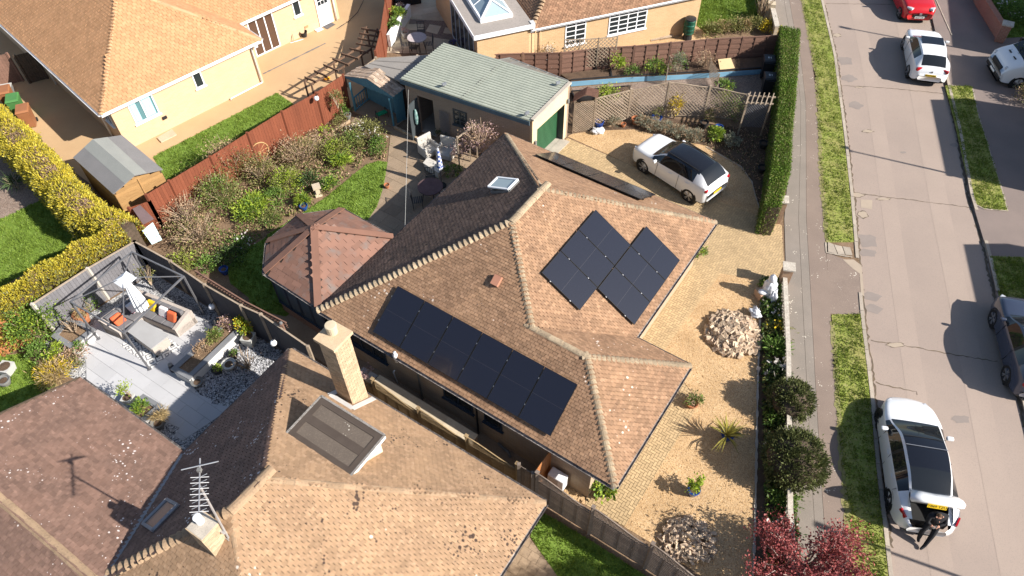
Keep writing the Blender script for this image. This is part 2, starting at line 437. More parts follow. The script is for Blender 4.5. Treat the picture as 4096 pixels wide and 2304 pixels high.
VERGES = []
def verge(name, pts, z=.0):
    sheet(name, pts, z, m_grass0 if name == 'verge' else m_lawn); VERGES.append(([(p[0], p[1]) for p in pts], z, name == 'verge'))
ys = [20.6 + i * 1.5 for i in range(0, 40)]
verge('verge', [(xat(PR, y) + .03, y) for y in ys] + [(xat(KL, y) - .15, y) for y in ys[::-1]])
ys = [-20 + i * 1.5 for i in range(25)] + [16.85]
verge('verge', [(xat(PR, y) + .03, y) for y in ys] + [(xat(KL, y) - .15, y) for y in ys[::-1]])
verge('verge', [(22.102,31.368,0), (23.431,31.281,0), (22.757,28.863,0), (21.500,23.282,0), (21.239,22.298,0), (20.291,22.439,0), (20.086,22.776,0), (20.263,23.625,0), (20.517,24.972,0), (21.425,28.470,0)])
verge('verge', [(19.357,19.725,0), (20.708,19.628,0), (22.061,19.458,0), (20.176,15.617,0), (18.499,15.643,0), (18.817,17.558,0)])
verge('far_garden', [(27.671,40.567,0), (30.799,40.488,0), (28.596,35.771,0), (26.938,35.676,0)])
strip([(23.431,31.281,0), (22.757,28.863,0), (21.500,23.282,0), (21.239,22.298,0)], .05, .006).build('verge_edging', m_kerb)['kind'] = 'structure'
strip([(21.239,22.298,0), (20.291,22.439,0), (20.051,22.693,0)], .05, .006).build('verge_edging', m_kerb)['kind'] = 'structure'
strip([(24.852,39.716,0), (24.281,36.007,0)], .05, .006).build('verge_edging', m_kerb)['kind'] = 'structure'
# bare yellowed edges of the verges
for line in ([(xat(PR, y) + .06, y) for y in [20.6 + .5 * i for i in range(40)]], [(xat(PR, y) + .06, y) for y in [6 + .5 * i for i in range(22)]]):
    strip([V3((x, y, 0)) for x, y in line], .16, .006, .05).build('dry_grass_edge', m_grass_dry)['kind'] = 'structure'
# three small slabs closing the verge at the crossing
for a, b, c, d in (((13.056,20.600,0), (13.253,20.475,0), (13.255,19.920,0), (12.912,20.060,0)), ((13.276,20.460,0), (13.559,20.349,0), (13.546,19.885,0), (13.282,19.920,0)), ((13.592,20.348,0), (13.886,20.283,0), (13.838,19.858,0), (13.571,19.877,0))):
    MB().prism([a, b, c, d], -.01, .014).build('verge_slab', m_kerb)['kind'] = 'structure'
strip([(12.964,20.587,0), (12.825,20.024,0), (13.446,19.828,0), (13.804,19.748,0)], .06, .018).build('verge_edging', m_kerb)['kind'] = 'structure'

# front garden, drive and paved path of the middle bungalow
H = Fr(-6.659, 15.520, -34.577)
HL, HW, WL, WW, TP, EZ = 9.589, 11.427, 11.567, 4.960, .6088, 2.391
drive_poly = [(1.618,26.604,0), (2.721,27.570,0), (8.452,23.431,0), (9.748,22.716,0), (11.130,21.781,0), (11.406,21.612,0), (10.964,19.468,0), (10.780,19.075,0), (10.514,18.446,0), (8.324,18.971,0), (5.600,15.363,0), (5.433,15.089,0), (6.463,13.061,0), (4.834,10.801,0), (3.374,8.715,0), (2.218,9.447,0)] + [tuple(H.w(u, v)) for u, v in ((10.6, .4), (10.6, 4.6), (9.1, 4.7), (9.1, 11.0), (1.0, 11.0))]
drive_poly = [(p[0], p[1]) for p in drive_poly]
GR_F = [(10.511,18.465,0), (8.205,19.026,0), (5.391,15.311,0), (6.463,13.061,0), (4.834,10.801,0), (3.374,8.715,0), (2.218,9.447,0), (2.227,9.678,0), (1.167,10.808,0), (0.794,10.194,0), (2.461,9.313,0), (4.176,8.180,0), (5.482,7.202,0), (6.561,6.458,0), (7.035,7.182,0), (7.428,8.855,0), (8.665,13.967,0), (9.633,17.776,0)]
sheet('gravel_garden', GR_F, -.006, m_gravel)
GR_N = [(2.729,27.700,0), (2.978,27.883,0), (4.032,28.103,0), (5.972,28.166,0), (7.777,27.321,0), (9.162,26.898,0), (9.784,26.208,0), (10.492,25.441,0), (10.741,24.346,0), (10.698,23.482,0), (10.689,22.533,0), (10.682,22.123,0), (9.742,22.686,0), (8.441,23.367,0)]
sheet('gravel_garden', GR_N, -.006, m_gravel)
sheet('front_bed', [(9.633,17.776,0), (8.665,13.967,0), (7.428,8.855,0), (7.054,7.182,0), (8.2, 6.5), (8.6, 7.5), (9.85, 15.17), (10.75, 19.2)], -.004, m_soil)
strip([(9.633,17.776,0), (8.665,13.967,0), (7.428,8.855,0), (6.995,7.183,0)], .07, .03).build('bed_edging', m_concrete)['kind'] = 'structure'
strip([(9.144,26.800,0), (9.765,26.113,0), (10.473,25.349,0), (10.741,24.346,0), (10.698,23.482,0), (10.689,22.533,0)], .05, .02).build('bed_edging', m_kerb)['kind'] = 'structure'
sheet('corner_bed', [(4.023,28.001,0), (5.960,28.063,0), (7.770,27.271,0), (9.153,26.849,0), (9.774,26.160,0), (10.483,25.395,0), (10.741,24.346,0), (10.698,23.482,0), (10.682,22.123,0), (11.148,21.855,0), (12.9, 26.6), (14.3, 31.0), (11.131,28.163,0), (7.488,29.074,0), (3.976,28.206,0)], -.010, m_soil)

# back garden
LAWN_B = [(-5.631,25.989,0), (-5.659,24.748,0), (-5.684,24.114,0), (-5.812,23.087,0), (-6.183,22.025,0), (-5.221,20.451,0), (-7.171,18.673,0), (-8.656,17.085,0), (-10.109,17.501,0), (-10.266,18.038,0), (-11.185,18.811,0), (-11.447,19.454,0), (-11.271,20.331,0), (-10.256,21.306,0), (-10.246,21.462,0), (-8.945,22.769,0), (-7.953,23.909,0), (-7.259,24.959,0), (-6.633,25.821,0), (-6.045,26.092,0)]
verge('back_lawn', LAWN_B, .0)
PATIO_B = [(-7.799,29.021,0), (-7.011,30.132,0), (-5.733,29.349,0), (-5.454,28.451,0), (-4.416,27.566,0), (-4.010,27.210,0), (-3.288,27.946,0), (-1.452,26.049,0), tuple(H.w(.4, HW - .5)), tuple(H.w(.4, 4.2)), tuple(H.w(-.6, 4.0)), (-6.188,22.065,0), (-5.812,23.087,0), (-5.684,24.114,0), (-5.659,24.748,0), (-5.650,25.990,0), (-5.687,27.195,0), (-5.716,28.148,0)]
sheet('old_patio', PATIO_B, -.008, m_tile_path)
sheet('side_path', [tuple(H.w(u, v)) for u, v in ((-3.2, -.55), (9.2, -.7), (9.2, .4), (-.3, .4), (-3.2, .4))], -.006, m_tile_path)
sheet('bed_path', [(-9.096,27.312,0), (-7.595,28.964,0), (-7.169,28.693,0), (-8.478,27.005,0)], -.012, m_stone)

# neighbours' ground
FT = 1.9
sheet('resin_drive', [(-60, 30), (-28.848,33.374,0), (-20.827,26.334,0), (-18.144,24.188,0), (-14.744,21.914,1.9), (-7.920,30.086,1.9), (-6.619,32.096,1.8), (-6.637,37.204,1.8), (-7, 60), (-60, 60)], -.008, m_resin)
verge('side_lawn', [(-16.634,26.585,0), (-11.817,31.468,0), (-10.828,30.544,0), (-10.302,27.315,1.9), (-14.060,22.741,1.9), (-15.638,25.120,0)])
sheet('stone_patio', [(-6.706,35.007,0), (-6.634,40.502,0), (-6.497,45.444,0), (-3.012,45.351,0), (-2.344,34.779,0)], -.014, m_stone)
verge('far_lawn', [(10.905,40.992,0), (10.368,37.581,0), (10.971,36.524,0), (12.982,36.889,0), (14.177,38.203,0), (15.008,41.520,0), (16, 44), (9, 46)])
sheet('far_gravel', [(10.331,37.582,0), (10.971,36.524,0), (11.276,35.774,0), (7.544,35.331,0), (4.620,35.268,0), (2.393,34.415,0), (7.038,37.239,0)], -.012, m_gravel)
sheet('plot_gravel', [(3.153,31.605,0), (12.999,32.689,0), (13.044,30.595,0), (11.806,30.396,0), (7.636,28.965,0), (3.321,31.028,0)], -.014, m_dkgravel)
verge('west_lawn', [(-23.298,21.695,0), (-21.710,22.755,0), (-20.589,23.872,0), (-17.862,21.598,0), (-18.142,20.982,0), (-20.299,18.754,0), (-21.392,17.686,0)])
sheet('west_gravel', [(-26.492,28.417,0), (-24.173,27.564,0), (-20.668,24.069,0), (-20.589,23.872,0), (-21.710,22.755,0), (-23.298,21.695,0)], -.012, m_dkgravel)
PEB = [(-14.440,19.404,1.8), (-6.947,14.377,1.8), (-7.383,14.023,2.2), (-8.434,13.913,0), (-10.754,11.306,0), (-14.843,13.984,0), (-17.033,14.999,0), (-17.444,16.026,0), (-17.118,16.382,1.8)]
sheet('pebble_bed', PEB, -.012, m_pebble)
verge('corner_lawn', [(-19.562,15.393,0), (-18.034,15.519,0), (-16.939,14.765,0), (-16.254,14.133,0), (-16.757,13.734,0), (-18.300,12.628,0)])
verge('lower_lawn', [(0.536,8.731,0), (0.929,9.180,0), (1.622,8.738,0), (2.414,8.223,0), (3.849,7.222,0), (4.463,6.786,0), (1.579,6.670,0), (1.104,7.450,0), (0.466,8.436,0)])
sheet('lower_path', [(-1.447,6.707,0), (-0.464,7.312,0), (0.425,8.437,0), (1.104,7.450,0), (1.579,6.670,0)], -.004, m_tile_path)

# ---------------------------------------------------------------- roof builder
def tile_mesh(w, g, t=.026):
    """one plain tile: lower edge thick and proud, head tucked under the course above; x along eave, y up the slope"""
    h = w / 2 - .0065; L = g + .03
    vs = [(-h, 0, -.004), (h, 0, -.004), (h, 0, t), (-h, 0, t), (-h, L, t * .35), (h, L, t * .35), (-h, L, -.012), (h, L, -.012)]
    return vs, [(0, 1, 2, 3), (3, 2, 5, 4), (1, 7, 5, 2), (0, 3, 4, 6)]

class Roof:
    """collects slopes of tiles for one house; the 300 nearest become single tiles, the rest one field"""
    def __init__(s, house, m_tile, m_hip, w=.165, g=.1, t=.026):
        s.h = house; s.m = m_tile; s.mh = m_hip; s.w = w; s.g = g; s.t = t; s.T = []; s.deck = MB()
    def slope(s, pts, a, b):
        """pts: corner points of the slope; a->b its eave, tiles run up from it"""
        pts = [V3(p) for p in pts]; a, b = V3(a), V3(b)
        e = (b - a).normalized(); n = None
        for p in pts:
            c = e.cross(p - a)
            if c.length > .5: n = c.normalized(); break
        if n.z < 0: n = -n
        up = n.cross(e).normalized()
        if up.z < 0: up = -up; e = -e
        s.deck.slab([p - n * .012 for p in pts], .1, n)
        pol = [((p - a).dot(e), (p - a).dot(up)) for p in pts]
        x0, x1, y0, y1 = bbox(pol)
        M0 = Matrix((e, up, n)).transposed().to_4x4()
        k = 0; y = y0 - .03
        while y < y1:
            x = x0 + (s.w / 2 if k % 2 else 0) + rnd(-.01, .01)
            while x < x1 + s.w:
                if inside(x, y + s.g * .5, pol):
                    c = a + e * x + up * y + n * rnd(-.003, .004)
                    s.T.append(Matrix.Translation(c) @ M0 @ Matrix.Rotation(rnd(-.012, .012), 4, 'Z') @ Matrix.Rotation(rnd(-.012, .03), 4, 'X') @ Matrix.Rotation(rnd(-.012, .012), 4, 'Y'))
                x += s.w
            y += s.g; k += 1
    def hip(s, a, b, kind='bonnet', r=.13, step=.115, name='hip_tile'):
        a, b = V3(a), V3(b); d = (b - a); L = d.length; d.normalize()     # a low end, b high end
        mb = MB(); K = 7
        if kind == 'bonnet': l, r0, r1, lift0, lift1 = .26, r * 1.05, r * .62, .03, -.045
        else: l, r0, r1, lift0, lift1 = step * 1.02, r, r * .97, .0, -.006
        for (yy, rr, lf) in ((0, r0, lift0), (l, r1, lift1)):
            for t in range(K):
                an = math.pi * t / (K - 1); mb.v.append((rr * 1.15 * math.cos(an), yy, rr * .75 * math.sin(an) - .055 + lf))
        for (yy, rr, lf) in ((0, r0, lift0),):
            for t in range(K):
                an = math.pi * t / (K - 1); mb.v.append(((rr - .016) * 1.15 * math.cos(an), yy, (rr - .02) * .75 * math.sin(an) - .06 + lf))
        for t in range(K - 1): mb.f.append([t + 1, t, K + t, K + t + 1]); mb.f.append([t, t + 1, 2 * K + t + 1, 2 * K + t])
        mb.f = [f[::-1] for f in mb.f]
        me = mesh_of(mb, name, s.mh, False)
        x = d.cross(V3((0, 0, 1))).normalized(); z = x.cross(d).normalized()
        M0 = Matrix((x, d, z)).transposed().to_4x4()
        t = -.03
        while t < L - .05:
            inst(name, me, s.h, Matrix.Translation(a + d * t + z * rnd(.0, .012)) @ M0 @ Matrix.Rotation(rnd(-.03, .03), 4, 'Z'))
            t += step
    def ridge(s, a, b, r=.12): s.hip(a, b, 'half', r, .45, 'ridge_tile')
    def finish(s):
        s.deck.build('roof_deck', m_underlay, s.h)
        vs, fs = tile_mesh(s.w, s.g, s.t)
        sc = [(in_view(m.translation), i) for i, m in enumerate(s.T)]
        sc.sort(reverse=True); pick = set(i for q, i in sc[:300] if q > 0)
        mb = MB(); mb.v, mb.f = list(vs), list(fs)
        me = mesh_of(mb, 'tile', s.m)
        fld = MB()
        for i, m in enumerate(s.T):
            if i in pick: inst('tile', me, s.h, m)
            elif sc and in_view(m.translation, 2.2): fld.add([m @ V3(v) for v in vs], fs)
        fld.build('tile_field', s.m, s.h, kind='stuff')
m_underlay = mat('roof_underlay', (.05, .04, .035), (.035, .03, .025))

def gutter(house, a, b, m, r=.055, name='gutter'):
    """open half-round gutter along an eave"""
    a, b = V3(a), V3(b); d = (b - a).normalized(); s = d.cross(V3((0, 0, 1))).normalized(); mb = MB(); K = 6
    for p in (a, b):
        for rr in (r, r - .01):
            for t in range(K):
                an = math.pi + math.pi * t / (K - 1); mb.v.append(tuple(p + s * rr * math.cos(an) + V3((0, 0, rr * math.sin(an)))))
    for t in range(K - 1):
        mb.f.append([t, t + 1, 2 * K + t + 1, 2 * K + t]); mb.f.append([K + t + 1, K + t, 3 * K + t, 3 * K + t + 1])
    mb.f.append([0, 2 * K, 3 * K, K]); mb.f.append([K - 1, 2 * K - 1, 4 * K - 1, 3 * K - 1])
    return mb.build(name, m, house)
def fascia(house, a, b, m, h=.16, t=.025, drop=.03):
    return MB().bar(V3(a) - V3((0, 0, h / 2 + drop)), V3(b) - V3((0, 0, h / 2 + drop)), t, h).build('fascia', m, house)
def pipe(house, pts, m, r=.035, name='downpipe'): return MB().tube(pts, r, 8).build(name, m, house, smooth=True)

def window(house, F, u0, u1, v, z0, z1, nx=2, nz=1, m=None, out=-1, axis='u', name='window', glass=None, deep=.09, bars=None, curtain=None):
    """framed window standing in a wall; axis u: wall runs along u at given v, out = side (+1/-1) that faces outdoors"""
    m = m or m_upvc; fw = .06
    def bx(mb, a0, a1, d0, d1, zz0, zz1):
        lo, hi = sorted((v + out * d0, v + out * d1))
        if axis == 'u': F.box(mb, a0, a1, lo, hi, zz0, zz1)
        else: F.box(mb, lo, hi, a0, a1, zz0, zz1)
    mb = MB()
    bx(mb, u0, u1, -.03, .035, z0, z0 + fw); bx(mb, u0, u1, -.03, .035, z1 - fw, z1)
    for i in range(nx + 1):
        c = u0 + fw / 2 + (u1 - u0 - fw) * i / nx; bx(mb, c - fw / 2, c + fw / 2, -.03, .033, z0 + fw, z1 - fw)
    for j in range(1, nz):
        c = z0 + (z1 - z0) * j / nz; q = .02 if nz > 2 else fw / 2
        for i in range(nx):
            a = u0 + fw + (u1 - u0 - fw) * i / nx; b = u0 + (u1 - u0 - fw) * (i + 1) / nx
            bx(mb, a, b, -.02, .03, c - q, c + q)
    w = mb.build(name, m, house)
    for i in range(nx):
        a = u0 + fw + (u1 - u0 - fw) * i / nx; b = u0 + (u1 - u0 - fw) * (i + 1) / nx
        for j in range(nz):
            pa = z0 + (z1 - z0) * j / nz + .02; pb = z0 + (z1 - z0) * (j + 1) / nz - .02
            g = MB(); bx(g, a + .004, b - .004, .002, .012, max(pa, z0 + fw), min(pb, z1 - fw)); g.build('pane', glass or m_glass, w)
    if out and name == 'window':
        g = MB(); bx(g, u0 - .06, u1 + .06, -.02, .09, z0 - .05, z0 - .003); g.build('sill', m, w)
    return w

# ---------------------------------------------------------------- the middle bungalow
m_tileM = mat('bungalow_tile', (.305, .183, .107), (.225, .133, .08), (.36, .225, .14), rough=.9, scale=1.1, fine=9, island=.22, spots=((.6, .5, .42), 6, .13), spots2=((.12, .08, .06), 9, .07), bump=.3, bscale=70)
m_hipM = mat('bungalow_hip_tile', (.42, .33, .22), (.31, .235, .155), (.17, .13, .09), rough=.95, scale=3, fine=18, island=.15, bump=.5, bscale=40)
m_brickM = brickmat('bungalow_brick', -34.577, (.42, .31, .2), (.33, .24, .16), (.42, .37, .3))
m_brickMd = brickmat('bungalow_dark_brick', -34.577, (.26, .19, .14), (.2, .15, .115), (.25, .22, .18))
m_timber = mat('oiled_timber', (.4, .17, .06), (.33, .13, .045), rough=.6, scale=2, streak=(8, 8, 1))
m_navy = mat('navy_frame', (.022, .035, .055), (.03, .045, .065), rough=.4)
house = thing('bungalow', 'hipped brown-tiled bungalow with black solar panels, in the middle of the plot', 'house', H.w(5, 5, 0))
rf = Roof(house, m_tileM, m_hipM)
rz = EZ + TP * HL / 2; wz = EZ + TP * WW / 2
SW, NW, NE, VB, WNE, WSE = H.w(0, 0, EZ), H.w(0, HW, EZ), H.w(HL, HW, EZ), H.w(HL, WW, EZ), H.w(WL, WW, EZ), H.w(WL, 0, EZ)
R1, R2, R3, R4 = H.w(HL / 2, HL / 2, rz), H.w(HL / 2, HW - HL / 2, rz), H.w(HL - WW / 2, WW / 2, wz), H.w(WL - WW / 2, WW / 2, wz)
rf.slope([SW, WSE, R4, R3, R1], SW, WSE)
rf.slope([NE, VB, R3, R1, R2][::-1], VB, NE)
rf.slope([NE, NW, R2], NE, NW)
rf.slope([WSE, WNE, R4], WSE, WNE)
rf.slope([WNE, VB, R3, R4], WNE, VB)
rf.hip(SW, R1, step=.19); rf.hip(R3, R1, step=.15, r=.11); rf.hip(NE, R2, step=.17, r=.1); rf.hip(NW, R2, step=.2, kind='half', r=.1)
rf.hip(WSE, R4, step=.15, r=.11); rf.hip(WNE, R4, step=.17, r=.1)
rf.ridge(R1, R2, .12); rf.ridge(R4, R3, .1)
rf.finish()
m_tileW = mat('mossy_shaded_tile', (.16, .105, .08), (.1, .07, .055), (.22, .145, .105), rough=.95, scale=1.0, fine=9, island=.25, spots=((.5, .44, .4), 7, .06), spots2=((.035, .03, .025), 6, .16), bump=.4, bscale=50)  # moss spots, plus the west slope's grazing-sun shade put into the tile colour
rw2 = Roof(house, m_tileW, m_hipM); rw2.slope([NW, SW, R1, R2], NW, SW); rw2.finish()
# walls
mb = MB()
mb.prism([tuple(H.w(u, v))[:2] for u, v in ((.33, .28), (WL - .865, .28), (WL - .865, WW - .33), (HL - .33, WW - .33), (HL - .33, HW - .33), (.33, HW - .33))], -.05, EZ - .12)
mb.build('wall', m_brickM, house)
mb = MB()   # soffit boards
mb.prism([tuple(H.w(u, v))[:2] for u, v in ((.03, .03), (WL - .03, .03), (WL - .03, WW - .03), (HL - .03, WW - .03), (HL - .03, HW - .03), (.03, HW - .03))], EZ - .11, EZ - .09)
mb.build('soffit', m_white, house)
ed = [(SW, WSE, H.v * -1), (WSE, WNE, H.u), (WNE, VB, H.v), (VB, NE, H.u), (NE, NW, H.v), (NW, SW, H.u * -1)]
for a, b, n in ed:
    d = (b - a).normalized() * .02
    fascia(house, a + d - n * .01, b - d - n * .01, m_white if n != -H.v else m_white)
    gutter(house, a + n * .06 - V3((0, 0, .05)), b + n * .06 - V3((0, 0, .05)), m_grime)
# south side windows, downpipes, flue
window(house, H, 5.1, 6.3, .28, 1.0, 2.05, 2, 1, m_navy, -1)
window(house, H, 6.75, 7.45, .28, 1.0, 2.0, 1, 1, m_navy, -1)
window(house, H, .9, 2.6, .28, .9, 2.05, 3, 1, m_navy, -1)
pipe(house, [H.w(6.5, .2, 0), H.w(6.5, .2, EZ - .25), H.w(6.5, -.05, EZ - .1)], m_black)
pipe(house, [H.w(4.1, .2, 0), H.w(4.1, .2, EZ - .25), H.w(4.1, -.05, EZ - .1)], m_greypot)
pipe(house, [H.w(2.95, .22, 0), H.w(2.95, .16, .8), H.w(3.05, .12, 1.0)], m_upvc, .03, 'waste_pipe')
MB().lathe(H.w(3.45, -.02, EZ - .35), [(.05, 0), (.06, .3), (.085, .32), (.085, .42), (.05, .5), (.05, .56)], 10).build('boiler_flue', m_upvc, house, smooth=True)
pipe(house, [H.w(7.3, .2, .15), H.w(7.75, .15, .1), H.w(7.9, .05, .05)], m_greypot, .05, 'waste_pipe')
pipe(house, [H.w(HL - .25, WW + .06, EZ - .08), H.w(HL - .27, WW + .1, EZ - .3), H.w(HL - .27, WW + .1, 0)], m_black)
# front (east) door and windows under the deep eaves
window(house, H, 6.0, 8.2, HL - .33, .9, 2.1, 3, 1, m_upvc, 1, 'v')
window(house, H, 9.0, 10.6, HL - .33, .9, 2.1, 2, 1, m_upvc, 1, 'v')
window(house, H, 1.2, 3.6, WL - .865, .9, 2.1, 3, 1, m_upvc, 1, 'v')
# roof window in the west slope, tilted open
def on_slope(F, kind, a, b, lift):
    """point on a slope of the bungalow roof: a along eave, b horizontal run in from the eave"""
    ct = 1 / math.sqrt(1 + TP * TP); st = TP * ct
    if kind == 'S': return F.w(a, b - lift * st, EZ + TP * b + lift * ct)
    if kind == 'N': return F.w(a, HW - b + lift * st, EZ + TP * b + lift * ct)
    if kind == 'W': return F.w(b - lift * st, a, EZ + TP * b + lift * ct)
    if kind == 'E': return F.w(HL - b + lift * st, a, EZ + TP * b + lift * ct)
mb = MB(); u0, u1, v0, v1 = 2.72, 3.5, 6.6, 7.2
for p, q in (((v0, u0), (v1, u0)), ((v1, u0), (v1, u1)), ((v1, u1), (v0, u1)), ((v0, u1), (v0, u0))):
    mb.bar(on_slope(H, 'W', p[0], p[1], .05), on_slope(H, 'W', q[0], q[1], .05), .07, .1)
rw = mb.build('roof_window', m_greypot, house)
A, B = on_slope(H, 'W', v0, u0, .3), on_slope(H, 'W', v1, u0, .3)
D, Cc = on_slope(H, 'W', v0, u1, .12), on_slope(H, 'W', v1, u1, .12)
MB().slab([A, B, Cc, D], .02).build('glazing', glassmat('roof_window_glass', (.3, .36, .38), .08), rw)
mb = MB()
for a, b in ((A, B), (B, Cc), (Cc, D), (D, A)): mb.bar(a, b, .07, .05)
mb.build('sash', m_upvc, rw)
vp = on_slope(H, 'S', 5.36, 3.14, 0)
mb = MB(); n_ = (V3((0, 0, 1)) - H.v * TP).normalized(); up_ = (H.v + V3((0, 0, TP))).normalized()
mb.obox(vp - H.u * .13 - up_ * .17 + n_ * .02, H.u * .26, up_ * .34, n_ * .13)
mb.build('roof_vent', mat('vent_tile', (.42, .2, .13), (.36, .17, .11)), house)

# conservatory with its brown tiled roof
HX = [(-.1, .1), (-2.85, .2), (-3.9, 1.35), (-3.92, 3.02), (-2.75, 4.18), (-.1, 4.12)]
cons = thing('conservatory', 'octagonal conservatory with reddish brown tiled roof and navy frames, by the lawn', 'conservatory', H.w(-2, 2.1, 0))
cz, ca = 2.33, 3.45
apex = H.w(-1.95, 2.17, ca)
m_shing = mat('brown_shingle', (.215, .115, .082), (.185, .1, .074), (.17, .14, .125), rough=.8, scale=1.3, fine=2.6, island=.14)
m_flash = mat('brown_flashing', (.22, .115, .08), (.19, .1, .07), rough=.6, scale=2)
rc = Roof(cons, m_shing, m_flash, .42, .2, .007)
pts = [H.w(u, v, cz) for u, v in HX]
back = [H.w(-.02, .1, cz + .0), H.w(-.02, 4.12, cz)]
for i in range(5): rc.slope([pts[i], pts[i + 1], apex], pts[i], pts[i + 1])
rc.slope([pts[5], pts[0], apex], pts[5], pts[0])
rc.finish()
for p in pts: MB().bar(p + V3((0, 0, .045)), apex + V3((0, 0, .045)), .26, .03).build('hip_flashing', m_flash, cons)
m_cdeck = mat('navy_sill', (.03, .045, .065), (.04, .055, .075))
ins = [H.w(-1.95 + (u + 1.95) * .93, 2.17 + (v - 2.17) * .93, 0) for u, v in HX]
MB().prism([p[:2] for p in ins], 0, .55).build('dwarf_wall', brickmat('conservatory_brick', -34.577, (.36, .2, .13), (.3, .16, .11), (.4, .34, .28)), cons)
m_cglass = glassmat('conservatory_glass', (.07, .1, .12), .04)
for i in range(5):
    a, b = ins[i], ins[i + 1]; n = max(2, round((b - a).length / .62))
    MB().bar(a + V3((0, 0, .58)), b + V3((0, 0, .58)), .12, .07).build('sill', m_cdeck, cons)
    MB().bar(a + V3((0, 0, 2.2)), b + V3((0, 0, 2.2)), .1, .12).build('head_rail', m_navy, cons)
    for k in range(n):
        p, q = a.lerp(b, k / n), a.lerp(b, (k + 1) / n)
        MB().bar(p + V3((0, 0, .61)), p + V3((0, 0, 2.14)), .07, .07).build('mullion', m_navy, cons)
        MB().bar(p.lerp(q, .08) + V3((0, 0, 1.375)), p.lerp(q, .92) + V3((0, 0, 1.375)), .02, 1.5).build('pane', m_cglass, cons)
    n_ = (b - a).cross(V3((0, 0, 1))).normalized()
    if n_.dot((a + b) / 2 - V3((apex.x, apex.y, 0))) < 0: n_ = -n_
    gutter(cons, pts[i] + n_ * .05 - V3((0, 0, .05)), pts[i + 1] + n_ * .05 - V3((0, 0, .05)), m_grime, .05)

# solar panels
m_pv = glassmat('solar_cell', (.011, .012, .02), .22)
m_pv.node_tree.nodes['Principled BSDF'].inputs['Coat Weight'].default_value = .25
m_cellgap = mat('cell_gap', (.03, .03, .04), (.026, .026, .035), rough=.4)
m_pvframe = mat('panel_frame', (.02, .02, .022), (.03, .03, .03), rough=.4, metal=.4)
m_alu = mat('aluminium', (.55, .55, .55), (.45, .45, .45), rough=.4, metal=.8)
def panel(kind, a, b, label, group, w=1.134, l=1.722):
    """a along the eave, b slope distance of the lower edge"""
    ct = 1 / math.sqrt(1 + TP * TP)
    p00 = on_slope(H, kind, a, b * ct, .1); p10 = on_slope(H, kind, a + w, b * ct, .1); p01 = on_slope(H, kind, a, (b + l) * ct, .1)
    X, Y = p10 - p00, p01 - p00; n = X.cross(Y).normalized()
    if n.z < 0: n = -n
    t = thing('solar_panel', label, 'solar panel', p00 + (X + Y) / 2 - n * .08, group)
    mb = MB(); f = .012; x, y = X.normalized(), Y.normalized()
    mb.obox(p00, X, y * f, n * .035); mb.obox(p01 - y * f, X, y * f, n * .035); mb.obox(p00 + y * f, x * f, Y - y * 2 * f, n * .035); mb.obox(p10 - x * f + y * f, x * f, Y - y * 2 * f, n * .035)
    mb.build('frame', m_pvframe, t)
    MB().obox(p00 + x * f + y * f + n * .01, X - x * 2 * f, Y - y * 2 * f, n * .021).build('glass', m_pv, t)
    MB().obox(p00 + Y * .5 + x * f - y * .006 + n * .0312, X - x * 2 * f, y * .012, n * .0006).build('cell_gap', m_cellgap, t)
    for q in (.24, .76):
        MB().obox(p00 + Y * q + x * .004 - n * .06, X - x * .008, y * .04, n * .055).build('rail', m_pvframe, t)
        MB().obox(p00 + Y * q - x * .022 + n * .034, x * .02, y * .04, n * .006).build('clamp', m_alu, t)
    return t
ordn = ['first', 'second', 'third', 'fourth', 'fifth', 'sixth']
for i in range(6):
    panel('S', 2.355 + i * 1.154, .304, 'black solar panel on the south slope, %s from the foreground brick chimney end' % ordn[i], 'solar panels on the south slope')
for i in range(3):
    panel('E', 4.10 + i * 1.154, 2.065, 'upper row solar panel on the sunlit front slope, %s from the house wing' % ordn[i], 'solar panels on the front slope')
    panel('E', 5.22 + i * 1.154, .31, 'lower row solar panel on the sunlit front slope, %s from the house wing' % ordn[i], 'solar panels on the front slope')
for i in range(4):
    panel('N', 2.5 + i * 1.154, .2, 'solar panel on the back slope beside the drive, %s from the garage end' % ordn[i], 'solar panels on the north slope')

# ---------------------------------------------------------------- foreground house (bottom left)
F = Fr(-7.308, 13.881, -33.4)
m_tileF = mat('foreground_tile', (.35, .225, .132), (.265, .17, .102), (.395, .262, .165), rough=.9, scale=.9, fine=8, island=.16, spots=((.62, .54, .46), 4.5, .085), spots2=((.07, .045, .033), 8, .27), bump=.3, bscale=60)
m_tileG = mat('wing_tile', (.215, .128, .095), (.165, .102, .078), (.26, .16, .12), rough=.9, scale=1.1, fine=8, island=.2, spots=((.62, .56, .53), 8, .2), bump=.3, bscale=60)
m_hipF = mat('foreground_hip_tile', (.36, .25, .155), (.29, .2, .125), (.2, .14, .095), rough=.95, scale=2.5, fine=16, island=.15, bump=.4)
m_brickF = brickmat('foreground_brick', -33.4, (.5, .39, .24), (.42, .32, .2), (.5, .44, .35))
m_lead = mat('lead', (.2, .2, .21), (.26, .26, .27), rough=.55, scale=6)
m_felt = mat('roof_felt', (.125, .1, .08), (.1, .08, .064), (.155, .125, .1), scale=1.5, fine=30, spots=((.5, .47, .4), 9, .1), spots2=((.6, .27, .01), 5, .08), bump=.3)
fh = thing('foreground_house', 'tan tiled house with flat dormer and two chimneys, bottom left', 'house', F.w(5, -6, 0))
fe = 2.4; FA, FB = F.w(4.29, -4.40, 5.5), F.w(4.25, -5.37, 5.5)
FW, FN, FE, FS = F.w(0, 0, fe), F.w(9.78, 0, fe), F.w(9.78, -10.3, fe), F.w(0, -10.2, fe)
r2 = Roof(fh, m_tileF, m_hipF, .175, .105)
r2.slope([FW, FN, FA], FN, FW)
r2.slope([FN, FE, FB, FA], FE, FN)
r2.slope([FE, FS, FB], FS, FE)
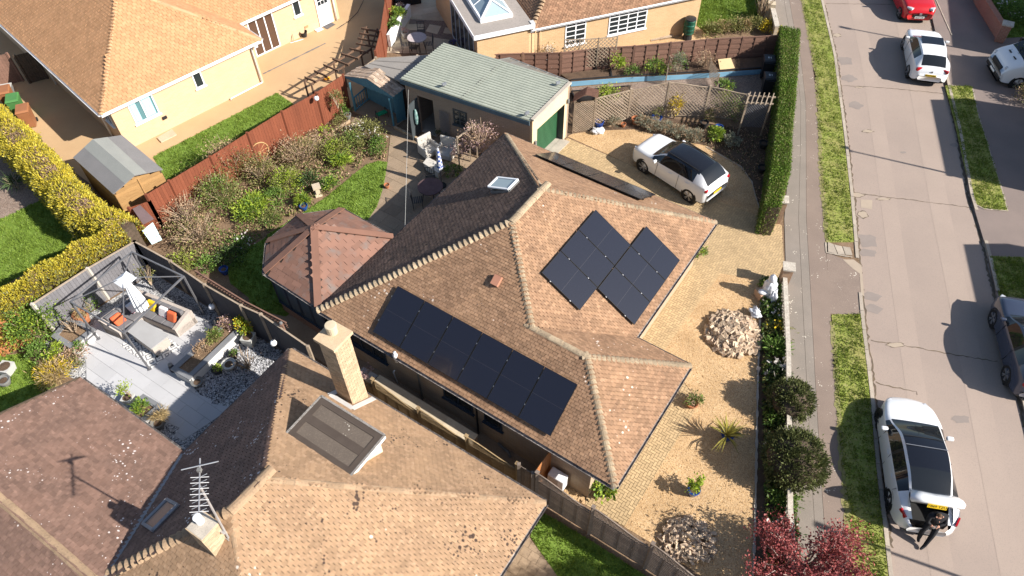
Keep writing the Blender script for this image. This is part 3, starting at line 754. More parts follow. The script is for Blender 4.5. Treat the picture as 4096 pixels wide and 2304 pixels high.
r2.hip(FN, FA, step=.3, kind='half', r=.09); r2.ridge(FB, FA, .13); r2.hip(FS, FB, step=.2, r=.14); r2.hip(FE, FB, step=.3, kind='half', r=.08); r2.hip(FW, FA, step=.3, kind='half', r=.07)
r2.finish()
r3 = Roof(fh, m_tileG, m_hipF, .19, .125, .036)
r3.slope([FW, FA, FB, F.w(2.06, -8.05, 3.9), F.w(0, -4.47, fe)], F.w(0, -4.47, fe), FW)
GZ = fe + .43 * 3.73
wc, we, wr0, wr1 = F.w(-4.85, -4.47, fe), F.w(0, -4.47, fe), F.w(-4.85, -8.2, GZ), F.w(2.2, -8.2, GZ)
r3.slope([wc, we, wr1, wr0], wc, we)
r3.slope([wr0, wr1, F.w(2.2, -12, fe), F.w(-4.85, -12, fe)], F.w(-4.85, -12, fe), F.w(2.2, -12, fe))
r3.ridge(wr0, wr1, .12)
r3.finish()
MB().bar(F.w(.04, -4.5, fe + .06), F.w(2.03, -8.05, 3.95), .14, .02).build('valley_lead', m_lead, fh)
mb = MB(); mb.prism([tuple(F.w(u, v))[:2] for u, v in ((.3, -.3), (9.4, -.3), (9.4, -10), (-4.6, -11.5), (-4.6, -4.8), (.3, -4.8))], -.05, fe - .1)
mb.build('wall', m_brickF, fh)
MB().prism([tuple(F.w(u, v))[:2] for u, v in ((9.4, -.31), (9.72, -.05), (9.72, -10.2), (9.4, -10))], fe - .14, fe - .11).build('soffit', m_white, fh)
for a, b, n in ((FW, FN, F.v), (FN, FE, F.u), (we, FW, -F.u), (wc, we, F.v)):
    fascia(fh, a - n * .01, b - n * .01, m_white); gutter(fh, a + n * .055 - V3((0, 0, .05)), b + n * .055 - V3((0, 0, .05)), m_grime)
MB().bar(F.w(-4.87, -4.47, fe - .02), F.w(-4.87, -8.2, GZ - .02), .05, .16).build('barge_board', m_bark_d, fh)
# flat-roofed dormer on the north slope
tn = 3.1 / 4.40
def FNpt(u, v, dz=0): return F.w(u, v, fe - tn * v + dz)
dz = 4.42; du0, du1, dv0, dv1 = 3.3, 5.58, -2.92, -1.5
dor = MB(); F.box(dor, du0 + .1, du1 - .12, dv0 + .0, dv1 - .12, fe + .6, dz - .1)
do = dor.build('dormer', mat('cream_render', (.66, .55, .38), (.6, .5, .35), scale=2), fh)
mb = MB(); F.box(mb, du0, du1, dv0, dv1, dz - .09, dz); mb.build('dormer_roof', m_felt, do)
mb = MB(); w = .2
F.box(mb, du0 - .02, du1 + .02, dv1 - w, dv1 + .02, dz + .002, dz + .02); F.box(mb, du0 - .02, du1 + .02, dv0 - .02, dv0 + w, dz + .002, dz + .02)
F.box(mb, du0 - .02, du0 + w, dv0 + w, dv1 - w, dz + .002, dz + .02); F.box(mb, du1 - w, du1 + .02, dv0 + w, dv1 - w, dz + .002, dz + .02); F.box(mb, du0 + w, du1 - w, -2.33, -2.09, dz + .002, dz + .015)
mb.build('felt_strip', mat('dark_felt', (.075, .058, .047), (.062, .047, .038), scale=3, rough=.9), do)
mb = MB()
for a_, b_ in (((du0, dv0), (du0, dv1)), ((du0, dv1), (du1, dv1)), ((du1, dv1), (du1, dv0))): mb.bar(F.w(*a_, dz + .022), F.w(*b_, dz + .022), .06, .02)
mb.build('lichened_edge', mat('lichened_edge', (.26, .24, .22), (.13, .115, .1), (.42, .4, .37), scale=14, fine=40), do)
mb = MB(); F.box(mb, du1 + .001, du1 + .02, dv0, dv1, dz - .13, dz - .01); mb.build('dormer_trim', m_white, do)
# chimney by the side fence, brick by brick
m_chim = mat('chimney_brick', (.5, .375, .245), (.42, .315, .205), (.36, .27, .175), scale=3, fine=25, island=.17, bump=.3)
m_mort = mat('lime_mortar', (.42, .37, .29), (.36, .31, .25))
def chimney(parent, u0, u1, v0, v1, z0, z1, bl=.215, bh=.065, cap=.06):
    core = MB(); F.box(core, u0 + .012, u1 - .012, v0 + .012, v1 - .012, z0, z1); co = core.build('chimney', m_mort, parent)
    z = z0; k = 0; t = .1
    while z < z1 - .02:
        for side in range(4):
            L = (u1 - u0) if side < 2 else (v1 - v0)
            n = max(2, round(L / (bl + .01))); q = L / n
            for i in range(n + 1):
                a = max(0, (i - (.5 if k % 2 else 0)) * q); b = min(L, (i + 1 - (.5 if k % 2 else 0)) * q) - .009
                if b - a < .03: continue
                j = rnd(-.003, .004); mb = MB()
                if side == 0: F.box(mb, u0 + a, u0 + b, v0 - j, v0 + .03, z, z + bh)
                elif side == 1: F.box(mb, u0 + a, u0 + b, v1 - .03, v1 + j, z, z + bh)
                elif side == 2: F.box(mb, u0 - j, u0 + .03, v0 + .031 + a * .9, v0 + .031 + b * .9, z, z + bh)
                else: F.box(mb, u1 - .03, u1 + j, v0 + .031 + a * .9, v0 + .031 + b * .9, z, z + bh)
                mb.build('brick', m_chim, co)
        z += bh + .01; k += 1
    return co
ch = chimney(fh, 2.8, 3.4, -.68, -.06, 2.5, 5.76)
mb = MB(); F.box(mb, 2.72, 3.47, -.76, .02, 5.76, 5.87); mb.build('chimney_cap', m_chim, fh)
MB().lathe(F.w(3.02, -.3, 5.86), [(.15, 0), (.15, .2), (.165, .22), (.165, .33), (.15, .34), (.01, .345)], 18).build('chimney_pot', mat('cream_pot', (.55, .47, .33), (.48, .4, .28)), fh, smooth=False)
mb = MB(); F.box(mb, 2.62, 3.52, -.86, .1, 2.2, 2.21)
for a, b in (((2.66, -.86), (3.55, -.86)), ((3.55, -.86), (3.55, .02)), ((2.66, -.86), (2.66, .0))): mb.bar(FNpt(a[0], a[1], .05), FNpt(b[0], b[1], .05), .17, .02)
mb.build('flashing', mat('pale_lead', (.55, .53, .5), (.42, .41, .4), rough=.6), fh)
# second chimney, rooflight and aerial by the ridge
c2 = chimney(fh, 3.95, 4.5, -6.28, -5.76, 4.5, 5.9)
mb = MB(); F.box(mb, 3.97, 4.48, -6.26, -5.78, 5.9, 5.93); mb.build('chimney_cap', m_concrete, fh)
MB().lathe(F.w(4.12, -5.98, 5.9), [(.1, 0), (.09, .22), (.1, .23), (.1, .26), (.07, .27)], 14).build('chimney_pot', m_upvc, fh)
mb = MB(); F.box(mb, 3.85, 4.62, -6.4, -6.29, 4.3, 4.72); F.box(mb, 4.51, 4.6, -6.29, -5.8, 4.3, 4.85); mb.build('flashing', m_lead, fh)
tw = 3.1 / 4.29
def FWpt(u, v, dz=0): return F.w(u, v, fe + tw * u + dz)
A, B, Cc, D = FWpt(1.52, -6.6, .1), FWpt(2.2, -6.6, .1), FWpt(2.2, -5.82, .1), FWpt(1.52, -5.82, .1)
mb = MB()
for a, b in ((A, B), (B, Cc), (Cc, D), (D, A)): mb.bar(a, b, .08, .09)
rl = mb.build('rooflight', m_lead, fh)
MB().slab([A, B, Cc, D], .02).build('glazing', glassmat('rooflight_glass', (.22, .17, .14), .2), rl)
aer = thing('tv_aerial', 'silver rooftop TV aerial on a tall mast strapped to the chimney', 'aerial', F.w(4.56, -5.82, 5.2))
m_galv = mat('galvanised', (.55, .55, .56), (.45, .45, .46), rough=.45, metal=.6)
mt = F.w(4.5, -5.62, 7.55)
MB().tube([F.w(4.57, -5.85, 5.0), mt], .026, 8).build('mast', m_galv, aer)
for z in (5.2, 5.6): MB().bar(F.w(4.45, -5.85, z), F.w(4.62, -5.85, z), .05, .04).build('bracket', m_galv, aer)
b0, b1 = mt - F.u * .5 + F.v * .45, mt + F.u * .42 - F.v * .4
b0.z = b1.z = 7.55
MB().bar(b0, b1, .025, .025).build('boom', m_galv, aer)
bd = (b1 - b0).normalized(); bs = bd.cross(V3((0, 0, 1)))
for i in range(4):
    c = b0 + bd * (.08 + i * .06); zz = (-.16 + i * .1); l = .34
    MB().tube([c + bs * l + V3((0, 0, zz)), c - bs * l + V3((0, 0, zz))], .013, 5).build('reflector', m_galv, aer)
for i in range(7):
    c = b0.lerp(b1, .36 + i * .105)
    for s_ in (-1, 1):
        MB().tube([c + bs * .17 + V3((0, 0, .07 * s_)), c, c - bs * .17 + V3((0, 0, .07 * s_))], .009, 4).build('director', m_galv, aer)
MB().box(b0 + bd * .3 - V3((0, 0, .02)), (.08, .08, .1)).build('junction_box', m_greypot, aer)

# ---------------------------------------------------------------- house top left
D = Fr(-18.025, 26.61, 45.3)
m_tileD = mat('sandy_tile', (.46, .25, .125), (.4, .215, .105), (.5, .285, .15), rough=.9, scale=1.2, fine=6, island=.1, bump=.2, spots2=((.4, .2, .12), 2.2, .035))
m_hipD = mat('sandy_hip_tile', (.48, .31, .17), (.4, .25, .14), rough=.9, scale=3, island=.1)
m_brickD = brickmat('cream_brick', 45.3, (.62, .43, .26), (.56, .385, .23), (.6, .45, .3))
dh = thing('cream_bungalow', 'cream brick bungalow with sandy orange tiled hip roof, top left', 'house', D.w(4, 5, 0))
dt = .68; de = 2.4; DWd = 8.3
dp = DWd / 2
D0, D1, D2, D3 = D.w(0, 0, de), D.w(DWd, 0, de), D.w(DWd, 2.06, de), D.w(0, 16, de)
DA, DB = D.w(dp, dp, de + dt * dp), D.w(dp, 16, de + dt * dp)
r4 = Roof(dh, m_tileD, m_hipD, .23, .155, .03)
r4.slope([D0, D1, DA], D0, D1)
r4.slope([D3, D0, DA, DB], D3, D0)
r4.slope([D1, D.w(DWd, 16, de), DB, DA], D1, D.w(DWd, 16, de))
# back wing
w1, w2 = D.w(6.0, 2.06, de), D.w(16.5, 2.06, de)
r4.slope([w1, w2, D.w(16.5, 6.5, de + .55 * 4.44), D.w(4, 6.5, de + .55 * 4.44)], w1, w2)
r4.slope([D.w(16.5, 6.5, de + .55 * 4.44), D.w(16.5, 11, de), D.w(4, 11, de), D.w(4, 6.5, de + .55 * 4.44)], D.w(16.5, 11, de), D.w(4, 11, de))
r4.hip(D0, DA, step=.17, r=.1); r4.hip(D1, DA, step=.3, kind='half', r=.1); r4.ridge(DA, DB)
r4.finish()
MB().prism([tuple(D.w(u, v))[:2] for u, v in ((.45, .3), (7.9, .3), (7.9, 2.45), (14.4, 2.45), (14.4, 10.6), (7.9, 10.6), (7.9, 15.5), (.45, 15.5))], -.05, de - .1).build('wall', m_brickD, dh)
for a, b, n in ((D0, D1, -D.v), (D3, D0, -D.u), (D1, D2, D.u), (D2, w2, -D.v)):
    fascia(dh, a - n * .01, b - n * .01, m_upvc); gutter(dh, a + n * .06 - V3((0, 0, .04)), b + n * .06 - V3((0, 0, .04)), m_upvc, .06)
m_curtain = mat('aqua_curtain', (.45, .72, .76), (.28, .55, .62), rough=.9, scale=5, streak=(9, 9, .6))
w_ = window(dh, D, 1.25, 2.45, .3, 1.0, 2.15, 2, 1, m_upvc, -1, glass=glassmat('pale_glass', (.10, .2, .22), .05))
for a, b in ((1.33, 1.6), (1.9, 2.3)):
    mb = MB(); D.box(mb, a, b, .27, .285, 1.1, 2.08); mb.build('curtain', m_curtain, w_)
window(dh, D, 4.5, 4.97, .3, 1.3, 2.1, 1, 1, m_upvc, -1)
window(dh, D, 8.9, 10.42, 2.45, .05, 2.2, 3, 1, m_upvc, -1, name='patio_door', glass=glassmat('brown_glass', (.08, .045, .03), .08))
window(dh, D, 11.66, 12.14, 2.45, 1.2, 2.2, 1, 1, m_upvc, -1)
mb = MB(); D.box(mb, 13.05, 13.95, 2.39, 2.46, .03, 2.1); dd = mb.build('back_door', m_upvc, dh)
for i in range(3):
    for j in range(3):
        mb = MB(); D.box(mb, 13.18 + i * .22, 13.36 + i * .22, 2.375, 2.388, 1.25 + j * .25, 1.46 + j * .25); mb.build('pane', m_glass, dd)
pipe(dh, [D.w(7.75, .2, .1), D.w(7.75, .2, 2.0), D.w(7.9, -.06, de - .1)], m_upvc, .04)
pipe(dh, [D.w(7.75, .15, .12), D.w(5.9, .15, .1), D.w(5.85, .15, .02)], m_upvc, .03, 'waste_pipe')
MB().box(D.w(7.92, .02, de - .28), (.17, .15, .26), D.a).build('rain_hopper', m_upvc, dh)
pipe(dh, [D.w(14.15, 2.35, 0), D.w(14.15, 2.35, 2.3)], m_upvc, .04)
pipe(dh, [D.w(.35, 1.75, .05), D.w(.35, 1.75, 2.0), D.w(-.02, 1.75, 2.3)], m_upvc, .045)
pipe(dh, [D.w(.35, 7.9, .05), D.w(.35, 7.9, 2.0), D.w(-.02, 7.9, 2.3)], m_upvc, .045)
window(dh, D, .7, 1.5, .45, 1.1, 2.05, 2, 1, m_upvc, -1, 'v'); window(dh, D, 2.6, 3.6, .45, 1.1, 2.05, 2, 1, m_upvc, -1, 'v')
MB().box(D.w(2.55, .26, .62), (.22, .06, .14), D.a).build('air_vent', m_black, dh)
MB().box(D.w(12.2, 2.42, .35), (.22, .03, .12), D.a).build('air_vent', m_tileD, dh)

# ---------------------------------------------------------------- house top centre
N = Fr(1.142, 33.116, 19.45)
m_tileN = mat('brown_plain_tile', (.27, .15, .09), (.22, .125, .075), (.33, .2, .12), rough=.9, scale=1.5, fine=8, island=.28, spots2=((.07, .05, .04), 7, .1))
m_brickN = brickmat('buff_brick', 19.45, (.58, .38, .2), (.52, .33, .17), (.6, .46, .3))
nh = thing('brick_bungalow', 'buff brick bungalow with dark brown roof and flat-roofed extension, top centre', 'house', N.w(4, 4, 0))
nt_ = .75; ne = 2.4
n0, n1 = N.w(-.05, 0, ne), N.w(10.1, 0, ne); np_ = 4.3
r5 = Roof(nh, m_tileN, m_hipF, .17, .11)
r5.slope([n0, n1, N.w(10.1 - np_, np_, ne + nt_ * np_), N.w(np_ - .05, np_, ne + nt_ * np_)], n0, n1)
r5.slope([N.w(-.05, 8.6, ne), n0, N.w(np_ - .05, np_, ne + nt_ * np_)], N.w(-.05, 8.6, ne), n0)
r5.slope([n1, N.w(10.1, 8.6, ne), N.w(10.1 - np_, np_, ne + nt_ * np_)], n1, N.w(10.1, 8.6, ne))
r5.hip(n0, N.w(np_ - .05, np_, ne + nt_ * np_), step=.2); r5.hip(n1, N.w(10.1 - np_, np_, ne + nt_ * np_), step=.2)
r5.finish()
MB().prism([tuple(N.w(u, v))[:2] for u, v in ((0.3, .25), (9.8, .25), (9.8, 8), (.3, 8))], -.05, ne - .1).build('wall', m_brickN, nh)
for a, b, n in ((n0, n1, -N.v), (n1, N.w(10.1, 8.6, ne), N.u)):
    fascia(nh, a - n * .01, b - n * .01, m_upvc); gutter(nh, a + n * .06 - V3((0, 0, .04)), b + n * .06 - V3((0, 0, .04)), m_upvc, .055)
window(nh, N, 1.95, 3.1, .25, .85, 2.2, 2, 5, m_upvc, -1); window(nh, N, 4.4, 6.6, .25, .95, 2.2, 4, 5, m_upvc, -1)
MB().prism([tuple(N.w(u, v))[:2] for u, v in ((-2.85, .05), (-.1, .05), (.31, .24), (.31, 7.9), (-2.85, 7.9))], -.05, 2.55).build('extension_wall', m_brickN, nh)
m_flat = mat('grey_flat_roof', (.33, .29, .26), (.28, .25, .225), (.22, .2, .18), scale=1.2, fine=10)
mb = MB(); N.box(mb, -3.03, .05, -.12, 8.0, 2.55, 2.7); mb.build('flat_roof', m_flat, nh)
mb = MB(); N.box(mb, -3.06, .1, -.16, -.125, 2.5, 2.73); N.box(mb, -3.07, -3.035, -.16, 8, 2.5, 2.73); mb.build('fascia', m_upvc, nh)
mb = MB(); N.box(mb, -.06, .16, -.1, .22, 2.4, 2.74); mb.build('lead_collar', mat('pale_lead2', (.5, .5, .5), (.42, .42, .42)), nh)
# roof lantern
la, lb, lc, ld = N.w(-2.3, .95, 2.86), N.w(-.72, .95, 2.86), N.w(-.72, 3.7, 2.86), N.w(-2.3, 3.7, 2.86)
mb = MB(); N.box(mb, -2.36, -.66, .89, 3.76, 2.7, 2.86); ln = mb.build('roof_lantern', m_upvc, nh)
lp, lq = N.w(-1.51, 1.72, 3.35), N.w(-1.51, 2.95, 3.35)
gl = glassmat('lantern_glass', (.3, .38, .42), .05)
for q in ([la, lb, lp], [lb, lc, lq, lp], [lc, ld, lq], [ld, la, lp, lq]): MB().slab(q, .02).build('lantern_pane', gl, ln)
mb = MB()
for a, b in ((la, lp), (lb, lp), (lc, lq), (ld, lq), (lp, lq), (la, lb), (lb, lc), (lc, ld), (ld, la)): mb.bar(a + V3((0, 0, .02)), b + V3((0, 0, .02)), .09, .05)
for t in (.5,): mb.bar(lb.lerp(lc, t), lp.lerp(lq, t) + V3((0, 0, .01)), .05, .05); mb.bar(la.lerp(ld, t), lp.lerp(lq, t) + V3((0, 0, .01)), .05, .05)
mb.build('lantern_frame', m_upvc, ln)
window(nh, N, .6, 4.6, -2.85, .05, 2.35, 5, 1, mat('pale_blue_frame', (.5, .56, .6), (.45, .5, .55)), -1, 'v', name='french_door')
pipe(nh, [N.w(.2, -.03, 0.), N.w(.2, -.03, 2.3)], mat('buff_pipe', (.6, .42, .24)), .03); pipe(nh, [N.w(.55, .17, 0), N.w(.55, .17, 2.3)], mat('buff_pipe2', (.6, .42, .24)), .03)

# ---------------------------------------------------------------- garage with the green corrugated roof
K = Fr(2.70, 27.72, 54)
m_brickK = brickmat('garage_brick', 150.6, (.32, .23, .165), (.26, .19, .14), (.36, .31, .25))
gk = thing('garage', 'brick garage with pale green corrugated roof and green up-and-over door', 'garage', K.w(-1.5, 3, 0))
g0, g1, g2, g3 = (0, 0), (-2.95, 0), (-3.76, 6.5), (-.81, 6.47)
def kz(c, z): return K.w(c[0], c[1], z)
m_cream = mat('cream_wall', (.66, .52, .33), (.6, .47, .3), (.54, .42, .27), scale=1.5, fine=20)
m_greydoor = mat('dark_grey_paint', (.05, .06, .065), (.06, .07, .075), rough=.5)
mb = MB()
def wallrun(mb, a, b, z0, za, zb, th=.12):
    """upright wall from a to b, its top running za -> zb"""
    a, b = V3(a), V3(b); d = (b - a); s = V3((d.y, -d.x, 0)).normalized() * th
    vs = [a + V3((0, 0, z0)), b + V3((0, 0, z0)), b + V3((0, 0, zb)), a + V3((0, 0, za))]
    if d.length > 0: mb.add(vs + [v + s for v in vs], [(0, 1, 2, 3), (7, 6, 5, 4), (0, 4, 5, 1), (1, 5, 6, 2), (2, 6, 7, 3), (3, 7, 4, 0)])
A0, A1, A2, A3 = [K.w(*c, 0) for c in (g0, g1, g2, g3)]
fw_ = MB()
wallrun(fw_, K.w(-.36, 0), A0, 0, 2.86, 2.88, -.14); wallrun(fw_, A1, K.w(-2.58, 0), 0, 2.70, 2.72, -.14); wallrun(fw_, K.w(-2.58, 0), K.w(-.36, 0), 2.03, 2.72, 2.86, -.14)
fw_.build('front_wall', m_cream, gk)
sw_ = MB(); t_ = (A2 - A1).normalized(); Ls = (A2 - A1).length
def sp(d): return A1 + t_ * d
wallrun(sw_, sp(.1), sp(3.3), 0, 2.6, 2.6, .12); wallrun(sw_, sp(3.3), sp(4.05), 0, 1.15, 1.15, .12); wallrun(sw_, sp(3.3), sp(4.05), 2.0, 2.6, 2.6, .12); wallrun(sw_, sp(4.05), sp(5.1), 0, 2.6, 2.6, .12)
wallrun(sw_, sp(5.1), sp(5.95), 2.05, 2.6, 2.6, .12); wallrun(sw_, sp(5.95), A2, 0, 2.6, 2.6, .12)
sw_.build('side_wall', m_brickK, gk)
bw_ = MB(); wallrun(bw_, A2, A3, 0, 2.65, 2.8, .12); wallrun(bw_, A3, A0, 0, 2.8, 2.8, .12); bw_.build('back_wall', m_brickK, gk)
MB().prism([p[:2] for p in (A0, A1, A2, A3)], -.04, .01).build('floor_slab', m_concrete, gk)
m_gdoor = mat('green_door', (.035, .115, .055), (.03, .1, .048), rough=.45)
gd = MB(); K.box(gd, -2.58, -.37, .34, .37, .02, 2.03); gdo = gd.build('garage_door', m_gdoor, gk)
for i in range(22):
    rb = MB(); K.box(rb, -2.56 + i * .1, -2.5 + i * .1, .325, .339, .06, 1.99); rb.build('rib', m_gdoor, gdo)
mb = MB(); K.box(mb, -.367, -.357, .0, .37, .02, 2.03); K.box(mb, -2.585, -2.575, .0, .37, .02, 2.03); K.box(mb, -2.57, -.37, .0, .37, 2.032, 2.04); mb.build('shaded_reveal', m_greydoor, gk)  # jamb and head linings dark: shadow inside the door recess put into their colour
MB().prism([tuple(K.w(u, v))[:2] for u, v in ((-2.7, -.35), (-.3, -.35), (-.3, .1), (-2.7, .1))], -.02, .03).build('threshold', m_concrete, gk)
# corrugated sheets, ridges running front to back edge
m_corr = mat('green_sheet', (.39, .41, .34), (.34, .36, .3), (.29, .31, .26), rough=.6, scale=1.5, fine=12)
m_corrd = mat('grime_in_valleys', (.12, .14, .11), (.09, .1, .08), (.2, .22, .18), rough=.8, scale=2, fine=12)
e0, e1, e2, e3 = kz((.02, .05), 2.93), kz((-3.1, .05), 2.72), kz((-3.92, 6.62), 2.72), kz((-.75, 6.62), 2.93)
for half, (s0, s1) in enumerate(((0, .52), (.5, 1.0))):
    mb = MB(); n = 6 * 20; ca, cb_, cc_, cd_ = e1.lerp(e2, s0), e1.lerp(e2, s1), e0.lerp(e3, s0), e0.lerp(e3, s1)
    for i in range(n + 1):
        t = i / n; za = .026 * math.cos(2 * math.pi * i / 6) + .012 * half
        a = ca.lerp(cc_, t); b = cb_.lerp(cd_, t)
        mb.v += [(a.x, a.y, a.z + .03 + za), (b.x, b.y, b.z + .03 + za)]
    allf = [(2 * i, 2 * i + 1, 2 * i + 3, 2 * i + 2) for i in range(n)]
    mb.f = allf
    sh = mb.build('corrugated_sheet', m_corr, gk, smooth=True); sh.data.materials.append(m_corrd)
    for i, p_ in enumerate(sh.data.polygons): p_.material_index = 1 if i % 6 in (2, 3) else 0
    so = sh.modifiers.new('thick', 'SOLIDIFY'); so.thickness = .008; so.use_rim = False
MB().bar(e1 + V3((0, 0, -.08)), e2 + V3((0, 0, -.08)), .04, .2).build('fascia', mat('blue_grey_board', (.09, .14, .17), (.07, .11, .14)), gk)
MB().bar(e0 + V3((0, 0, -.08)), e3 + V3((0, 0, -.08)), .04, .2).build('fascia', m_greydoor, gk)
mb = MB(); mb.bar(kz((.0, .0), 2.97), kz((-2.98, .0), 2.78), .16, .09); mb.build('coping', m_concrete, gk)
for s_ in (.27, .52, .98):
    for i in range(24):
        p = e1.lerp(e2, s_).lerp(e0.lerp(e3, s_), i / 23)
        if s_ == .52: MB().box(p + V3((0, 0, .05)), (.035, .035, .02)).build('roof_bolt', m_grime, gk)
# side door standing open, window, lamp fittings
window(gk, Fr(*sp(3.3)[:2], math.degrees(math.atan2(t_.y, t_.x))), .02, .73, 0, 1.15, 2.0, 2, 3, m_greydoor, 1)
mb = MB(); hd = sp(5.93) + V3((-.02, -.04, 0)); dr = V3((-.31, -.56, 0)) * 1.15
mb.bar(hd + V3((0, 0, 1.0)), hd + dr + V3((0, 0, 1.0)), .04, 1.95); sd_ = mb.build('side_door', m_greydoor, gk)
coat = MB()
cpt = hd + dr * .55 + V3((.1, -.06, 0))
coat.lathe(cpt + V3((0, 0, .75)), [(.02, 0), (.07, .08), (.1, .4), (.08, .7), (.04, .85), (.01, .87)], 10)
tag(coat.build('hanging_coat', mat('teal_cloth', (.02, .13, .1), (.3, .4, .4), scale=9, rough=.9)), 'teal and white jacket hanging on the open garage side door', 'jacket')
for p_ in ((-2.921,27.738,2.85), (2.115,27.541,2.98), (0.702,25.570,2.85)):
    t = thing('floodlight', 'small floodlight on the green garage roof, %s' % ({0: 'above the side door', 1: 'at the back corner by the plot', 2: 'at the front corner near the coping'}[[(-2.921,27.738,2.85), (2.115,27.541,2.98), (0.702,25.570,2.85)].index(p_)]), 'floodlight', p_, 'floodlights on the garage roof')
    MB().box(V3(p_), (.06, .06, .09)).build('bracket', m_black, t); MB().box(V3(p_) + V3((.03, -.03, .07)), (.2, .07, .12), .5).build('lamp_head', mat('lamp_grey', (.2, .22, .24), (.15, .16, .18)), t)
for u, z in ((-.17, 2.0), (-2.78, 1.35)):
    mb = MB(); K.box(mb, u - .05, u + .05, -.1, -.001, z, z + .2); tag(mb.build('wall_light', m_greypot), 'small grey wall light %s of the green garage door' % ('right' if u > -1 else 'left'), 'lamp', 'lights beside the garage door')

lg = thing('lean_to', 'glazed lean-to frame along the far side of the green-roofed garage', 'lean-to', (0.922,32.957,0))
lq = [V3(q) for q in ((-1.057,30.031,2.55), (0.051,30.964,2.15), (2.722,29.049,2.15), (2.465,28.167,2.6))]
MB().slab(lq, .02).build('glazing', mat('cloudy_glazing', (.42, .4, .36), (.34, .33, .3), rough=.25, scale=2, trans=.5), lg)
for k in range(7): MB().bar(lq[0].lerp(lq[3], k / 6) + V3((0, 0, .02)), lq[1].lerp(lq[2], k / 6) + V3((0, 0, .02)), .04, .04).build('glazing_bar', m_greypot, lg)
MB().bar(lq[1], lq[2], .05, .06).build('eave_rail', m_greypot, lg)
for k in range(4): p_ = lq[1].lerp(lq[2], k / 3); MB().bar(V3((p_.x, p_.y, 0)), p_, .05, .05).build('post', m_greypot, lg)
# ---------------------------------------------------------------- open blue shelter and the flat-roofed store behind
bs_ = thing('garden_shelter', 'open blue-painted timber shelter with weathered shingle roof', 'shelter', (-6.640,29.797,0))
m_blue = mat('blue_paint', (.085, .23, .29), (.07, .19, .25), (.11, .27, .33), rough=.6, scale=3, fine=14)
pr, pl = (-5.598,28.609,0), (-7.605,29.818,0)
fr, fl = V3(pr), V3(pl); bdx = (fr - fl).normalized(); bdp = V3((-bdx.y, bdx.x, 0))
for i, (p_, h) in enumerate(((fr, 1.62), (fl, 1.66))): MB().bar(p_, p_ + V3((0, 0, h)), .08, .08).build('post', m_blue, bs_)
dep = 1.45
S0, S1 = fl - bdx * .12, fr + bdx * .16
E0, E1 = V3((-7.929,30.276,1.75)), V3((-5.404,28.604,1.7)); ridge_f = V3((-6.657,29.401,2.16))
back = bdp * 1.5
Eb0, Eb1, Rb = V3((-7.250,31.006,1.8)), V3((-4.909,29.166,1.78)), V3((-6.142,30.171,2.2))
m_shake = mat('weathered_shake', (.4, .3, .22), (.28, .2, .145), (.55, .46, .38), rough=.95, scale=2.5, fine=10, island=.3)
for side, (a, b, c, d) in enumerate(((E0, ridge_f, Rb, Eb0), (ridge_f, E1, Eb1, Rb))):
    n = 6
    for i in range(n):
        for j in range(7):
            q = [a.lerp(b, i / n).lerp(d.lerp(c, i / n), j / 7), a.lerp(b, (i + .97) / n).lerp(d.lerp(c, (i + .97) / n), j / 7), a.lerp(b, (i + .97) / n).lerp(d.lerp(c, (i + .97) / n), (j + .97) / 7), a.lerp(b, i / n).lerp(d.lerp(c, i / n), (j + .97) / 7)]
            MB().slab([p + V3((0, 0, rnd(0, .012) + (.02 if j % 2 else 0))) for p in q], .025).build('shingle', m_shake, bs_)
    MB().slab([p - V3((0, 0, .02)) for p in (a, b, c, d)], .03).build('roof_deck', m_blue, bs_)
# gable boarding
nb = 18
for i in range(nb):
    t0, t1 = i / nb, (i + .94) / nb
    a0, a1 = E0.lerp(E1, t0), E0.lerp(E1, t1)
    def top(t): return (E0.lerp(ridge_f, t / .5) if t < .5 else ridge_f.lerp(E1, (t - .5) / .5))
    b0_, b1_ = top(t0), top(t1); dn = V3((0, 0, -.08))
    MB().slab([V3((b0_.x, b0_.y, min(a0.z, b0_.z) - .1)), V3((b1_.x, b1_.y, min(a1.z, b1_.z) - .1)), b1_ - V3((0, 0, .03)), b0_ - V3((0, 0, .03))], .02, (bdp * -1)).build('gable_board', m_blue, bs_)
# right side and back walls of upright boards
bk = [V3((Eb0.x, Eb0.y, 0)) + bdx * .25 - bdp * .1, V3((Eb1.x, Eb1.y, 0)) - bdx * .1 - bdp * .1]
def boards(a, b, h0, h1, m, parent, bw=.12, th=.02, name='board', z0=0., gap=.006, hb=None):
    a, b = V3(a), V3(b); n = max(1, round((b - a).length / bw)); d = (b - a) / n; s = V3((-d.y, d.x, 0)).normalized() * th
    for i in range(n):
        hh = h0 + (h1 - h0) * (i + .5) / n + rnd(-.004, .004)
        MB().obox(a + d * i + V3((0, 0, z0)) + s * rnd(-.06, .06), d - d.normalized() * gap, s, (0, 0, hh - z0)).build(name, m, parent)
boards(bk[0], bk[1], 1.8, 1.8, m_blue, bs_); boards(fr + bdx * .03 + bdp * .25, bk[1], 1.6, 1.7, m_blue, bs_)
for i in range(7):
    p_ = fl + bdp * (.12 + i * .17) - bdx * .03; MB().bar(p_ + V3((0, 0, .1)), p_ + V3((0, 0, .75)), .035, .035).build('baluster', m_blue, bs_)
for z in (.1, .78): MB().bar(fl + V3((0, 0, z)), fl + bdp * 1.3 + V3((0, 0, z)), .05, .06).build('rail', m_blue, bs_)
MB().prism([p[:2] for p in (fl - bdx * .1 - bdp * .1, fr + bdx * .1 - bdp * .1, bk[1], bk[0])], -.02, .05).build('floor', m_tile_path, bs_)
st = thing('garden_store', 'grey felt flat-roofed store between the shelter and the garage', 'shed', (-5.711,33.595,0))
